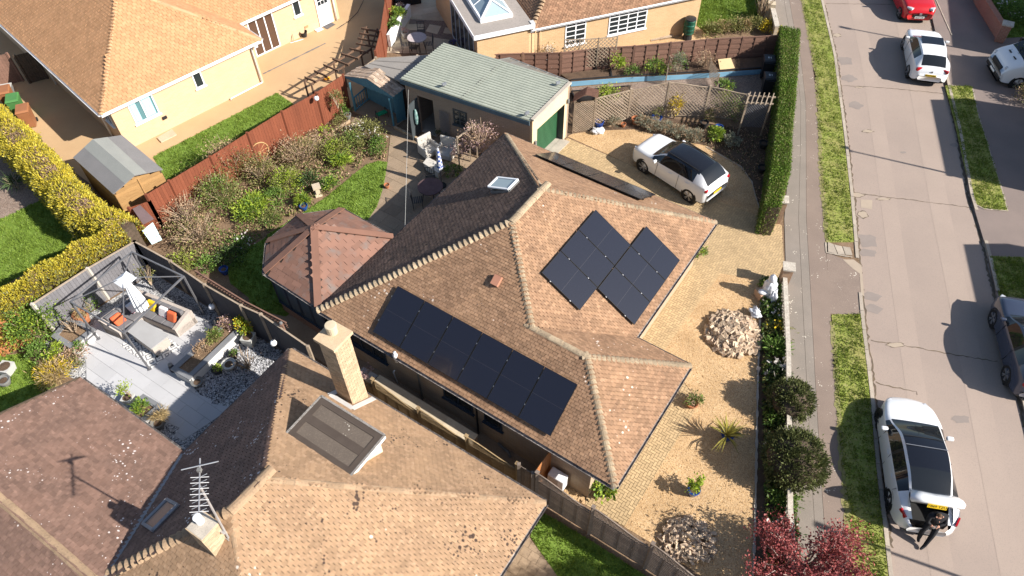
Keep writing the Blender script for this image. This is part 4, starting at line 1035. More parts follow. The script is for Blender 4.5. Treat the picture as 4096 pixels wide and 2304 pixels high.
s0, s1, s2, s3 = V3((-6.916,30.541,2.1)), V3((-6.277,31.186,2.1)), V3((-3.453,31.389,2.15)), V3((-5.065,29.239,2.1))
MB().slab([s0, s1, s2, s3], .08).build('roof', mat('grey_felt', (.24, .22, .2), (.2, .185, .17), (.28, .26, .235), scale=.8, fine=20), st)
cc = (s0 + s1 + s2 + s3) / 4
MB().prism([(cc + (p - cc) * .9)[:2] for p in (s0, s1, s2, s3)], 0, 2.0).build('wall', m_bark_d, st)
for t in (.33, .66): MB().bar(s0.lerp(s1, t) + V3((0, 0, .012)), s3.lerp(s2, t) + V3((0, 0, .012)), .06, .012).build('felt_seam', mat('felt_seam', (.2, .185, .17)), st)

# ---------------------------------------------------------------- shed with grey felt roof by the yellow hedge
shd = thing('garden_shed', 'timber shed with two-tone grey felt roof beside the yellow hedge', 'shed', (-17.906,25.073,0))
ra, rb_ = V3((-17.302,25.272,2.25)), V3((-15.323,22.716,2.25))          # ridge
la_, lb_ = V3((-18.630,24.374,1.85)), V3((-16.123,22.066,1.85)); qa, qb = V3((-16.972,25.727,1.95)), V3((-14.564,23.534,1.85))
ra = V3((-17.868,25.074,2.25)); 
la_ = V3((-18.693,24.435,1.8)); lb_ = V3((-16.185,22.105,1.8))
m_feltg = mat('green_grey_felt', (.27, .275, .25), (.24, .245, .225), (.3, .3, .275), scale=1.2, fine=30)
m_felts = mat('slate_grey_felt', (.2, .19, .185), (.17, .165, .16), (.23, .22, .215), scale=1.2, fine=30)
MB().slab([la_, lb_, rb_, ra], .03).build('roof_slope', m_felts, shd)
MB().slab([ra, rb_, qb, qa], .03).build('roof_slope', m_felts, shd)
off = V3((0, 0, .006))
MB().slab([la_.lerp(ra, .55) + off, lb_.lerp(rb_, .55) + off, rb_ + off * 2, ra + off * 2], .004).build('felt_cap', m_feltg, shd)
MB().slab([ra + off * 2, rb_ + off * 2, rb_.lerp(qb, .42) + off, ra.lerp(qa, .5) + off], .004).build('felt_cap', m_feltg, shd)
m_shedw = mat('shed_timber', (.36, .21, .085), (.29, .165, .065), (.43, .27, .12), scale=2, fine=12, island=.15, streak=(2, 2, 10))
b1 = V3((lb_.x, lb_.y, 0)); b2 = V3((qb.x, qb.y, 0)); b0 = V3((la_.x, la_.y, 0)); ctr = (b0 + b2) / 2
b1i, b2i, b0i = b1.lerp(ctr, .06), b2.lerp(ctr, .06), b0.lerp(ctr, .06)
ed_ = b2i - b1i
for i in range(13):
    z0, z1 = i * .165, i * .165 + .158
    def span(z):
        if z < 1.8: return 0, 1
        k = (2.2 - z) / .42; return (.5 - .5 * k) * 1.0, .5 + .5 * k
    t0, t1 = span(z1)
    if t1 - t0 > .06: MB().bar(b1i + ed_ * t0 + V3((0, 0, (z0 + z1) / 2)), b1i + ed_ * t1 + V3((0, 0, (z0 + z1) / 2)), .025, z1 - z0).build('board', m_shedw, shd)
    if z1 < 1.82: MB().bar(b0i + V3((0, 0, (z0 + z1) / 2)), b1i + V3((0, 0, (z0 + z1) / 2)), .025, z1 - z0).build('board', m_shedw, shd)
MB().bar(b1i.lerp(b2i, .52) + V3((0, 0, .1)) - (b0 - b1).normalized() * .02, b1i.lerp(b2i, .52) + V3((0, 0, 1.9)) - (b0 - b1).normalized() * .02, .07, .03).build('door_batten', m_shedw, shd)
MB().prism([p[:2] for p in (b0i, b1i, b2i, V3((qa.x, qa.y, 0)).lerp(ctr, .1))], 0, 1.75).build('inner_wall', m_bark_d, shd)

# ---------------------------------------------------------------- paving laid piece by piece
def pieces(rects, area, z, t, m, parent, name, limit=300, fieldname='paving_field'):
    """rects: list of 4-point ccw rectangles; each cut to the area and laid as a slab"""
    out = []
    for r in rects:
        cx = sum(p[0] for p in r) / 4; cy = sum(p[1] for p in r) / 4
        ins_ = [inside(p[0], p[1], area) for p in r]
        if all(ins_): out.append((r, (cx, cy, z)))
        elif any(ins_) or inside(cx, cy, area):
            c = clip(area, r)
            if len(c) >= 3 and abs(area2(c)) > .003: out.append((c, (cx, cy, z)))
    sc = sorted([(in_view(c), i) for i, (r, c) in enumerate(out)], reverse=True); pick = set(i for q, i in sc[:limit] if q > 0)
    fld = MB()
    for i, (r, c) in enumerate(out):
        zz = z + rnd(-.0025, .0025)
        if i in pick: MB().prism(r, zz - t, zz).build(name, m, parent)
        else: fld.prism(r, zz - t, zz)
    if fld.v: fld.build(fieldname, m, parent, kind='stuff')
def rect_at(o, ex, ey, x0, x1, y0, y1): return [tuple(o + ex * x + ey * y)[:2] for x, y in ((x0, y0), (x1, y0), (x1, y1), (x0, y1))]
def paving_base(name, poly, z, m):
    o = sheet(name, poly, z, m); OFF[o] = V3((0, 0, 0)); return o
m_block = mat('block_paver', (.47, .34, .19), (.43, .31, .172), rough=.9, scale=.8, island=.13, bump=.2, bscale=90)
m_joint = mat('paving_joint', (.2, .15, .09), (.16, .12, .075))
drv = paving_base('block_drive', drive_poly, -.016, m_joint)
rects = []; bw, bl = .1, .2; gp = .006
# lattice vectors of the pattern: (bw, bw) and (4*bw, 0)
for a in range(-40, 175):
    for b in range(-45, 50):
        px = a * bw + b * 4 * bw; py = a * bw
        if not (-1 < px < 15 and -2 < py < 17.5): continue
        c = H.w(px, py)
        if not in_view(c, 1.05): continue
        if inside(c.x, c.y, drive_poly) or any(inside(c.x + dx, c.y + dy, drive_poly) for dx, dy in ((.25, 0), (-.25, 0), (0, .25), (0, -.25))):
            rects.append(rect_at(H.o, H.u, H.v, px + gp, px + bl - gp, py + gp, py + bw - gp))
            rects.append(rect_at(H.o, H.u, H.v, px + bl + gp, px + bl + bw - gp, py - bw + gp, py - bw + bl - gp))
pieces(rects, drive_poly, .004, .018, m_block, drv, 'paving_block')

# grey porcelain terrace by the pergola frame
m_porc = mat('grey_porcelain', (.46, .46, .47), (.42, .42, .43), rough=.6, scale=1, island=.05)
TERR = [(p[0], p[1]) for p in ((-15.744,17.330,0), (-14.418,18.380,0), (-12.162,17.272,0), (-11.207,16.550,0), (-12.247,14.693,0), (-11.420,14.060,0), (-11.014,13.648,0), (-10.487,13.448,0), (-10.541,13.286,0), (-9.752,13.139,0), (-11.132,11.858,0), (-11.487,12.065,0), (-11.360,12.345,0), (-12.046,12.641,0), (-12.927,12.498,0), (-15.174,14.101,0), (-15.550,15.094,0), (-16.060,15.943,0))]
terr = paving_base('terrace', TERR, -.008, mat('grout', (.25, .25, .25), (.2, .2, .2)))
TF = Fr(-12.5, 14.0, -33.5); rects = []
for j in range(-14, 16):
    for i in range(-12, 14):
        x = i * .9 + (.45 if j % 2 else 0); rects.append(rect_at(TF.o, TF.u, TF.v, x + .004, x + .896, j * .45 + .004, j * .45 + .446))
pieces(rects, TERR, .004, .012, m_porc, terr, 'slab')
# old slabs in the back garden
ob = [o for o in C.objects if o.name == 'old_patio'][0]; OFF[ob] = V3((0, 0, 0)); rects = []
for j in range(-2, 26):
    x = -9.0 + rnd(0, .3)
    while x < 8:
        w = random.choice((.45, .6, .75, .6)); rects.append(rect_at(H.o, H.u, H.v, x + .006, x + w - .006, j * .6 + .006, j * .6 + .594)); x += w
pieces(rects, [p[:2] for p in PATIO_B], .002, .012, m_tile_path, ob, 'slab')
sp_ = [o for o in C.objects if o.name == 'stone_patio'][0]; OFF[sp_] = V3((0, 0, 0)); rects = []
for j in range(-10, 10):
    x = -9 + rnd(0, .4)
    while x < 6:
        w = random.choice((.5, .7, .9)); rects.append(rect_at(N.o, N.u, N.v, x + .008, x + w - .008, j * .6 + .008 + 2, j * .6 + .592 + 2)); x += w
SP = [p[:2] for p in ((-6.501,35.132,0), (-5.508,38.248,0), (-5.944,45.430,0), (-3.351,45.360,0), (-3.172,38.120,0), (-5.635,38.395,0), (-6.012,36.178,0), (-2.976,36.107,0), (-2.866,35.179,0))]
SPA = [p[:2] for p in ((-5.492,38.536,0), (-5.816,45.426,0), (-3.351,45.360,0), (-3.169,38.049,0))]; SPB = [p[:2] for p in ((-6.148,36.047,0), (-4.939,36.695,0), (-2.973,36.040,0), (-2.866,35.179,0), (-6.501,35.132,0))]
pieces(rects, SPA, .0, .012, m_stone, sp_, 'slab'); pieces(rects, SPB, .0, .012, m_stone, sp_, 'slab')
sheet('patio_gravel', [(-5.596,38.394,0), (-3.131,38.048,0), (-2.976,36.107,0), (-5.014,36.696,0), (-5.789,36.173,0), (-5.680,37.543,0)], -.006, m_dkgravel)
for q in (((-5.703,37.825,0), (-4.752,37.803,0), (-4.785,37.173,0), (-5.692,37.236,0)), ((-4.447,37.767,0), (-3.791,37.568,0), (-3.972,36.740,0), (-4.628,37.072,0)), ((-3.557,37.422,0), (-3.026,37.340,0), (-3.001,36.717,0), (-3.643,36.870,0))):
    MB().prism([p[:2] for p in q], -.006, .01).build('slab', m_stone, sp_)
lp_ = [o for o in C.objects if o.name == 'lower_path'][0]; OFF[lp_] = V3((0, 0, 0)); rects = []
for j in range(-10, 20):
    for i in range(-10, 20):
        x = i * .3 + (.15 if j % 2 else 0); rects.append(rect_at(F.w(9, -6), F.u, F.v, x + .006, x + .294, j * .3 + .006, j * .3 + .294))
pieces(rects, [p[:2] for p in ((-1.447,6.707,0), (-0.464,7.312,0), (0.425,8.437,0), (1.104,7.450,0), (1.579,6.670,0))], .006, .012, m_tile_path, lp_, 'slab')

# loose stones on the gravel, as one mass
def scatter_stones(name, label, area, n, s, m, z=0.):
    x0, x1, y0, y1 = bbox(area); mb = MB(); k = 0
    while k < n:
        x, y = rnd(x0, x1), rnd(y0, y1)
        if not inside(x, y, area): k += .2; continue
        r = s * rnd(.6, 1.5); a = rnd(0, 6.3); h = r * rnd(.6, 1.1)
        pts_ = [(x + r * math.cos(a + t) * rnd(.8, 1.2), y + r * math.sin(a + t) * rnd(.8, 1.2), z - .004) for t in (0, 1.57, 3.14, 4.71)]
        mb.add(pts_ + [(x + rnd(-.3, .3) * r, y + rnd(-.3, .3) * r, z + h)], [(0, 1, 4), (1, 2, 4), (2, 3, 4), (3, 0, 4)]); k += 1
    return tag(mb.build(name, m), label, 'stones', kind='stuff')
m_st1 = mat('gold_stone', (.52, .35, .18), (.46, .3, .15), island=.35, scale=5, rough=.9)
m_st2 = mat('pebble_stone', (.3, .3, .31), (.28, .28, .3), island=.98, scale=5, rough=.7)
scatter_stones('loose_gravel', 'golden loose gravel over the front garden', [p[:2] for p in GR_F], 6000, .015, m_st1)
scatter_stones('loose_gravel', 'golden loose gravel beside the parked car and garage', [p[:2] for p in GR_N], 2500, .015, m_st1)
PEBA = [p[:2] for p in ((-11.191,16.487,0), (-12.249,17.404,0), (-14.655,18.799,0), (-15.060,19.229,0), (-10.333,16.726,0), (-9.895,16.529,0), (-8.423,15.459,0), (-9.142,14.236,0), (-10.358,13.310,0), (-11.187,13.762,0), (-11.440,14.224,0), (-10.390,16.100,0))]
scatter_stones('loose_pebbles', 'black and white decorative pebbles beside the grey terrace', PEBA, 6000, .028, m_st2)

# ---------------------------------------------------------------- fences, trellis, walls
m_redf = mat('red_brown_stain', (.2, .06, .03), (.165, .05, .026), (.24, .08, .04), rough=.75, scale=1.5, fine=16, island=.12, streak=(3, 3, .7))
m_brownf = mat('brown_fence', (.2, .11, .08), (.16, .09, .065), (.25, .15, .11), rough=.85, scale=2, fine=14, island=.18, streak=(1.5, 1.5, 6))
m_greyf = mat('charcoal_paint', (.055, .055, .065), (.05, .05, .06), rough=.7, scale=2)
m_greyf2 = mat('grey_painted_boards', (.17, .165, .175), (.145, .14, .15), (.2, .195, .2), rough=.75, scale=2, fine=14, island=.1)
m_weath = mat('weathered_timber', (.33, .26, .19), (.26, .2, .145), (.4, .33, .25), rough=.9, scale=3, fine=15, island=.18)
m_green_t = mat('tanalised_timber', (.27, .19, .1), (.22, .155, .08), (.33, .24, .14), rough=.9, scale=3, fine=15, island=.15)
m_orange = mat('orange_fence', (.42, .18, .075), (.36, .15, .06), rough=.8, scale=2, island=.1)
m_redpost = mat('pale_concrete', (.5, .46, .4), (.42, .38, .33), scale=4)
Z = V3((0, 0, 1))
def up(p, z): return V3((p[0], p[1], z))

def closeboard(label, tops, h, m, bw=.14, posts=None, postm=None, name='board_fence', cap=None):
    pts = [up(p, 0) for p in tops]
    t = thing(name, label, 'fence', pts[0])
    for a, b in zip(pts, pts[1:]):
        boards(a, b, h, h, m, t, bw, .022)
        if cap: MB().bar(up(a, h + .015), up(b, h + .015), .06, .03).build('capping', cap, t)
    for p in pts: MB().bar(p - (pts[1] - pts[0]).normalized() * .0, up(p, h + .05), .1, .1).build('post', postm or m, t)
    return t
closeboard('red-brown close-boarded fence behind the back garden beds', [(-14.781,21.969,1.85), (-14.095,22.798,1.85), (-12.786,24.303,1.85), (-11.558,25.865,1.85), (-10.328,27.382,1.85), (-9.001,28.784,1.85), (-7.943,30.183,1.85)], 1.85, m_redf)
closeboard('red-brown fence run stepping down behind the yellow hedge', [(-15.508,21.583,1.5), (-14.781,21.969,1.85)], 1.5, m_redf)
closeboard('tall red-brown fence between the patio and the resin drive', [(-6.622,32.195,1.85), (-6.550,34.037,1.85), (-6.621,37.112,1.85), (-6.654,40.061,1.85)], 1.85, m_redf)
closeboard('grey weathered fence behind the flat-roofed store', [(-7.181,30.852,1.9), (-6.567,31.761,1.9), (-4.528,31.890,1.9), (-3.478,32.044,1.9)], 1.75, m_weath, .15)
closeboard('dark weathered fence beside the top-centre house extension', [(-2.307,32.431,1.7), (-0.832,32.638,1.7)], 1.6, m_weath, .15)
tgr = closeboard('grey painted board fence behind the pergola frame, along the yellow hedge', [(-17.118,16.382,1.8), (-15.755,18.052,1.8), (-14.440,19.404,1.8)], 1.8, m_greyf2, .13, None, m_redpost, cap=m_weath)
tch = closeboard('charcoal fence between the grey terrace and the back garden', [(-14.440,19.404,1.8), (-12.773,18.370,1.8), (-11.182,17.192,1.8), (-9.633,16.198,1.8), (-8.843,15.792,1.8), (-6.947,14.377,1.8)], 1.8, m_greyf, .3, None, m_weath, cap=m_weath)
closeboard('orange-brown fence panel left of the planted pots', [(-18.681,15.436,1.5), (-18.185,15.814,1.5), (-17.725,16.138,1.5)], 1.5, m_orange, .13)
closeboard('brown slatted fence panel behind the wheelie bins', [(-26.196,32.323,1.6), (-25.263,32.803,1.6)], 1.6, m_brownf, .13)
closeboard('dark timber side gate between the cream house and the bins', [(-24.799,32.588,1.6), (-24.054,32.993,1.6)], 1.6, m_bark_d, .13, name='side_gate')['category'] = 'gate'
# ivy-covered old slats leaning on the garden side of the charcoal fence
def lap_fence(label, tops, h, m, name='lap_fence', rows=9):
    pts = [up(p, 0) for p in tops]; t = thing(name, label, 'fence', pts[0])
    for a, b in zip(pts, pts[1:]):
        d = (b - a).normalized(); s = V3((d.y, -d.x, 0)) * .02
        for k in range(rows):
            z0 = .08 + (h - .1) * k / rows
            MB().bar(up(a + d * .06, z0 + (h / rows) / 2) + s * (k % 2), up(b - d * .06, z0 + (h / rows) / 2) + s * (k % 2), .016, h / rows + .012).build('slat', m, t)
        n = 3
        for k in range(1, n): MB().bar(up(a.lerp(b, k / n), .05) + s * 1.8, up(a.lerp(b, k / n), h) + s * 1.8, .045, .03).build('batten', m, t)
        MB().bar(up(a, h + .02), up(b, h + .02), .06, .035).build('capping', m, t)
    for p in pts: MB().bar(p, up(p, h + .06), .1, .1).build('post', m, t)
    return t
nf = [(-2.686,32.476,1.35), (0.700,32.580,1.35), (2.633,32.596,1.35), (4.531,32.978,1.35), (6.391,33.119,1.35), (8.278,33.384,1.35), (10.183,33.652,1.35), (12.079,33.797,1.35), (13.984,33.942,1.35)]
lap_fence('brown overlapping panel fence behind the raised vegetable beds', nf, 1.35, m_brownf)

def lattice(mb_list, a, b, z0, ztop, m, parent, pitch=.14, w=.028, t=.012, name='slat'):
    """diagonal lattice between a and b; ztop(t) gives the top edge"""
    a, b = V3(a), V3(b); L = (b - a).length; d = (b - a) / L; nrm = V3((-d.y, d.x, 0))
    hmax = max(ztop(i / 20) for i in range(21))
    for sgn in (1, -1):
        x = -hmax
        while x < L + hmax:
            # walk along the diagonal, keep the stretch inside the panel
            best = None; seg = []
            for k in range(41):
                q = (hmax - z0) * k / 40; xx = x + sgn * q if sgn > 0 else x + (hmax - z0) - q; zz = z0 + q
                if 0 <= xx <= L and zz <= ztop(max(0, min(1, xx / L))): seg.append((xx, zz))
            if len(seg) > 2:
                p, q = seg[0], seg[-1]
                MB().bar(a + d * p[0] + Z * p[1] + nrm * t * sgn * .55, a + d * q[0] + Z * q[1] + nrm * t * sgn * .55, t, w, up=(0, 0, 1)).build(name, m, parent)
            x += pitch
# wavy-topped trellis screen between the drive and the vegetable plot
wt = thing('trellis_screen', 'weathered wavy-topped lattice screen in front of the vegetable plot', 'trellis', (7.488,29.074,0))
wp = [(3.976,28.206,0), (5.698,28.899,0), (7.488,29.074,0), (9.416,29.033,0), (11.165,28.629,0)]
hw = [(1.75, 1.7), (1.7, 1.95), (1.95, 1.72), (1.72, 1.55)]
for i in range(4):
    a, b = up(wp[i], 0), up(wp[i + 1], 0); h0, h1 = hw[i]
    zt = (lambda h0, h1: (lambda t: h0 + (h1 - h0) * (3 * t * t - 2 * t ** 3)))(h0, h1)
    lattice(None, a, b, .12, zt, m_weath, wt, .17, .038)
    for k in range(10): MB().bar(up(a.lerp(b, k / 10), zt(k / 10)), up(a.lerp(b, (k + 1) / 10), zt((k + 1) / 10)), .04, .04).build('top_rail', m_weath, wt)
    MB().bar(up(a, .1), up(b, .1), .04, .04).build('bottom_rail', m_weath, wt)
for i, p in enumerate(wp): MB().bar(up(p, 0), up(p, (1.8, 1.78, 2.0, 1.8, 1.6)[i]), .09, .09).build('post', m_weath, wt)
# diagonal trellis on the raised bed
rt = thing('bed_trellis', 'three-panel diamond trellis standing on the raised bed by the brown fence', 'trellis', (4.182,33.373,0))
rp = [(2.792,32.812,0.35), (3.557,32.819,0.35), (4.502,32.894,0.35), (5.457,33.055,0.35)]
for i in range(3):
    lattice(None, V3(rp[i]) - Z * .35, V3(rp[i + 1]) - Z * .35, .35, lambda t: 1.95, m_weath, rt, .2, .036)
    MB().bar(up(rp[i], 1.96), up(rp[i + 1], 1.96), .04, .04).build('top_rail', m_weath, rt)
for p in rp: MB().bar(up(p, 0), up(p, 2.0), .06, .06).build('post', m_weath, rt)
for (a, b, lab) in (((7.929,31.675,0), (8.195,32.796,0), 'left of the two small trellis panels crossing the blue bed path'), ((10.406,31.160,0), (10.243,32.510,0), 'right of the two small trellis panels crossing the blue bed path')):
    st_ = thing('bed_screen', lab, 'trellis', a); lattice(None, up(a, 0), up(b, 0), .1, lambda t: .95, m_weath, st_, .15, .028)
    for p in (a, b): MB().bar(up(p, 0), up(p, 1.0), .05, .05).build('post', m_weath, st_)
# arches
ar = thing('garden_arch', 'lattice-sided garden arch with brown slatted gable top, beside the garage', 'arch', (3.517,28.113,0))
a, b = up((2.989,27.920,0), 0), up((3.971,28.155,0), 0); bk_ = V3((.12, .55, 0))
for p in (a, b, a + bk_, b + bk_): MB().bar(p, up(p, 1.85), .05, .05).build('post', m_weath, ar)
lattice(None, a, b, .05, lambda t: 1.7, m_weath, ar, .11, .025)
m_dkbrown = mat('dark_brown_slat', (.14, .07, .05), (.11, .055, .04))
tp_ = (a + b) / 2 + bk_ * .5
for k in range(9):
    t = k / 8
    for s_, e in ((a, -1), (b, 1)):
        lo = s_ + bk_ * t + (b - a).normalized() * .1 * e; hi = (a + b) / 2 + bk_ * t
        MB().bar(up(lo, 1.82), up(hi, 2.12), .035, .02).build('roof_slat', m_dkbrown, ar)
ar2 = thing('pergola_arch', 'weathered pergola arch with slatted top and lattice gate by the tall hedge', 'arch', (11.405,27.648,0))
a, b = up((10.801,27.660,0), 0), up((11.859,27.538,0), 0); bk_ = V3((11.230,28.627,0)) - V3((10.801,27.660,0)); bk_.z = 0; bk_ = bk_.normalized() * .55
for p in (a, b, a + bk_, b + bk_): MB().bar(p, up(p, 1.8), .06, .06).build('post', m_weath, ar2)
for p, q in ((a, b), (a + bk_, b + bk_)): MB().bar(up(p - (q - p) * .12, 1.82), up(q + (q - p) * .12, 1.82), .04, .07).build('beam', m_weath, ar2)
for k in range(6):
    c = a.lerp(b, k / 5); MB().bar(up(c - bk_ * .4, 1.88), up(c + bk_ * 1.4, 1.88), .04, .05).build('rafter', m_weath, ar2)
lattice(None, a + bk_, b + bk_, .1, lambda t: 1.5, m_greyf2, ar2, .12, .025)
# blue-painted raised bed edge
blu = thing('raised_bed', 'raised vegetable bed with sky-blue painted edge along the brown fence', 'raised bed', (7.832,32.205,0))
m_sky = mat('sky_blue_paint', (.2, .39, .53), (.17, .34, .48), rough=.6, scale=2)
be = [(3.126,31.722,0), (5.943,32.034,0), (8.522,32.190,0), (10.775,32.378,0), (12.977,32.593,0)]
for p, q in zip(be, be[1:]): MB().bar(up(p, .13), up(q, .13), .06, .26).build('edge_board', m_sky, blu)
bb = [up(p, 0) for p in nf[2:9]]
MB().prism([p[:2] for p in be] + [tuple(p - V3((0, .25, 0)))[:2] for p in bb[::-1]], 0, .3).build('soil', m_soil, blu)
for k, (p, q) in enumerate(zip(be, be[1:])): MB().bar(up(p, .34) + V3((0, .06, 0)), up(q, .34) + V3((0, .06, 0)), .08, .03).build('liner', m_black, blu)
for px in ((5.220,31.998,0.3), (9.154,32.564,0.3)):
    MB().bar(V3(px), V3(px) + V3((.0, .75, .02)), .08, .1).build('divider', m_black, blu)
bd2 = thing('soil_bed', 'low dark-edged soil bed behind the lattice arch', 'raised bed', (4.551,31.115,0))
q4 = [(3.104,30.976,0.2), (6.086,31.368,0.2), (6.022,30.800,0.2), (3.269,30.411,0.2)]
MB().prism([p[:2] for p in q4], 0, .2).build('soil', m_soil, bd2)
for p, q in zip(q4, q4[1:] + q4[:1]): MB().bar(up(p, .12), up(q, .12), .05, .26).build('edge_board', m_black, bd2)

# horizontal-slat fence with dipping lattice top along the side of the foreground house
def dip_fence(label, posts, h, m, pm, ends=True, name='lattice_top_fence', lat=True, dark=None):
    t = thing(name, label, 'fence', up(posts[0], 0))
    for a, b in zip(posts, posts[1:]):
        a, b = up(a, 0), up(b, 0); d = (b - a).normalized()
        zt = lambda t_: h - .06 - .3 * (1 - (2 * abs(t_ - .5)) ** 1.6) if False else h - .32 * (1 - math.cos(2 * math.pi * t_)) / 2 * 0 - .34 * (t_ * t_ * (3 - 2 * t_))
        lowz = h - .48
        k = 0; z = .1
        while z < lowz:
            MB().bar(up(a + d * .05, z), up(b - d * .05, z), .018, .075).build('slat', m, t); z += .105; k += 1
        if lat:
            lattice(None, a + d * .05, b - d * .05, lowz + .0, zt, m, t, .085, .018, .01, 'lattice_slat')
        for k in range(10): MB().bar(up(a.lerp(b, k / 10), zt(k / 10)), up(a.lerp(b, (k + 1) / 10), zt((k + 1) / 10)), .035, .03).build('top_rail', m, t)
        MB().bar(up(a + d * .05, lowz), up(b - d * .05, lowz), .035, .03).build('mid_rail', m, t)
        for q in (.25, .5, .75): MB().bar(up(a.lerp(b, q), .08) , up(a.lerp(b, q), lowz), .045, .03).build('batten', m, t)
    for p in posts:
        MB().bar(up(p, 0), up(p, h + .06), .1, .1).build('post', pm, t); MB().box(up(p, h + .06), (.12, .12, .03), R(-33)).build('post_cap', pm, t)
    return t
m_fgf = mat('silvered_slat', (.2, .155, .125), (.16, .125, .1), (.26, .21, .17), rough=.9, scale=3, fine=15, island=.15)
dip_fence('slatted fence with dipping lattice top beside the foreground house', [(-5.166,13.221,1.75), (-4.617,13.047,1.75), (-3.028,11.933,1.75), (-1.470,10.929,1.75), (0.086,9.978,1.75)], 1.75, m_green_t, m_green_t)
dip_fence('silvered slat fence with dipping lattice top across the front gravel', [(0.676,9.614,1.9), (2.250,8.529,1.9), (3.813,7.455,1.9), (5.231,6.396,1.9)], 1.9, m_fgf, m_fgf)
gt = thing('timber_gate', 'plain timber gate panel between the two slatted fences', 'gate', (0.366,10.480,0))
a, b = up((0.140,9.953,1.8), 0), up((0.558,9.663,1.8), 0)
boards(a, b, 1.75, 1.75, m_fgf, gt, .1)
for p in (a, b): MB().bar(p, up(p, 1.85), .11, .11).build('post', m_fgf, gt)
# oiled timber gate across the side passage of the bungalow
og = thing('oiled_gate', 'orange oiled timber gate beside the bungalow wall and white heat pump', 'gate', H.w(9.3, 0, 0))
boards(H.w(9.3, -.62), H.w(9.3, .27), 1.8, 1.8, m_timber, og, .11)
# low brick planter wall in the passage, pinkish coping
lw = thing('passage_wall', 'low brick wall with flat coping in the side passage', 'wall', H.w(4.8, -.45, 0))
for i in range(7):
    mb = MB(); H.box(mb, 2.75 + i * .59, 3.335 + i * .59, -.63, -.3, .0, .95); mb.build('wall_block', m_brickMd, lw)
    mb = MB(); H.box(mb, 2.74 + i * .59, 3.325 + i * .59, -.66, -.27, .95, 1.0); mb.build('coping_slab', m_stone, lw)
# trellis strip along the garden side of the charcoal fence
for k, (p, q) in enumerate(zip([(-12.564,18.228,1.5), (-11.198,17.250,1.5), (-9.630,16.220,1.5)], [(-11.198,17.250,1.5), (-9.630,16.220,1.5), (-8.582,15.749,1.5)])): pass
es = thing('lattice_edge', 'strip of brown lattice topping the charcoal fence beside the lawn', 'trellis', (-9.557,16.075,1.8))
eg = [V3((-11.872,17.824,1.72)) + V3((.12, .12, 0)), V3((-9.685,16.323,1.72)) + V3((.12, .12, 0)), V3((-8.019,15.337,1.72)) + V3((.12, .12, 0))]
for a, b in zip(eg, eg[1:]): lattice(None, up(a, 0), up(b, 0), 1.45, lambda t: 1.72, m_brownf, es, .14, .025); MB().bar(up(a, 1.74), up(b, 1.74), .05, .03).build('top_rail', m_brownf, es)
p = V3((-7.981,15.247,1.8)); MB().bar(up(p, 0), up(p, 1.95), .1, .1).build('post', m_brownf, es); MB().lathe(up(p, 1.95), [(.04, 0), (.065, .05), (.05, .1), (.01, .12)], 10).build('finial', m_greypot, es)

# low front wall with pierced blocks and white coping, gate piers
fwp = [(10.526,18.193,0.62), (9.789,14.744,0.62), (8.373,8.928,0.62), (8.009,6.965,0.62)]
fw = thing('front_wall', 'low pierced block wall with whitened coping along the footpath', 'wall', up(fwp[1], 0))
m_cop = mat('lichened_coping', (.48, .43, .36), (.36, .32, .27), (.62, .58, .5), rough=.95, scale=4, fine=20, bump=.4)
for a, b in zip(fwp, fwp[1:]):
    a, b = up(a, 0), up(b, 0); n = max(1, round((b - a).length / .6)); d = (b - a) / n; dn = d.normalized(); s = V3((-dn.y, dn.x, 0))
    for i in range(n):
        MB().obox(a + d * i - s * .08 + Z * .56, d - dn * .008, s * .16, Z * .06).build('coping_stone', m_cop, fw)
        MB().obox(a + d * i - s * .05, d, s * .1, Z * .2).build('plinth_block', m_cop, fw)
        for k in range(4):
            c = a + d * (i + k / 4)
            MB().bar(c + Z * .2, c + Z * .56, .05, .09, up=s).build('pierced_block', m_cop, fw)
        for zz in (.32, .44): MB().obox(a + d * i - s * .04 + Z * zz, d, s * .08, Z * .025).build('pierced_bar', m_cop, fw)
for k, (c, lab) in enumerate((((11.191,21.879,1.2), 'brick gate pier at the end of the clipped hedge'), ((10.609,18.374,1), 'brick gate pier with lichened cap beside the white statue'))):
    pz = (1.2, 1.0)[k]; t = thing('gate_pier', lab, 'pier', up(c, 0), 'gate piers of the drive')
    MB().box(up(c, 0), (.36, .36, pz), R(77)).build('pier', brickmat('pier_brick%d' % k, 77, (.36, .22, .13), (.3, .18, .11), (.4, .34, .28)), t); MB().box(up(c, pz), (.46, .46, .07), R(77)).build('cap', m_cop, t)
# red brick garden wall, top right
m_brickR = brickmat('old_red_brick', 57, (.33, .14, .09), (.27, .12, .08), (.36, .3, .25))
rwp = [(27.878,43.830,0), (26.961,39.062,0), (26.604,35.417,0)]
rw_ = thing('red_brick_wall', 'low red brick wall with end pier, top right', 'wall', up(rwp[2], 0))
for a, b in zip(rwp, rwp[1:]): MB().bar(up(a, .35), up(b, .35), .24, .7).build('wall', m_brickR, rw_); MB().bar(up(a, .73), up(b, .73), .3, .06).build('coping', m_brickR, rw_)
MB().box(up(rwp[2], 0), (.45, .45, .95), R(60)).build('pier', m_brickR, rw_); MB().box(up(rwp[2], .95), (.55, .55, .07), R(60)).build('cap', m_cop, rw_)
# pale wall by the far lawn
pw = [(14.642,37.923,0.8), (14.472,35.838,0.8)]
pwt = thing('pale_garden_wall', 'pale stone garden wall with pier at the top of the footpath', 'wall', up(pw[0], 0))
a, b = up(pw[0], 0) + V3((.35, 2.5, 0)), up(pw[1], 0)
MB().bar(up(a, .35), up(b, .35), .18, .7).build('wall', m_stone, pwt); MB().bar(up(a, .73), up(b, .73), .26, .06).build('coping', m_cop, pwt); MB().box(up(pw[0], 0), (.4, .4, .95), R(77)).build('pier', m_stone, pwt)
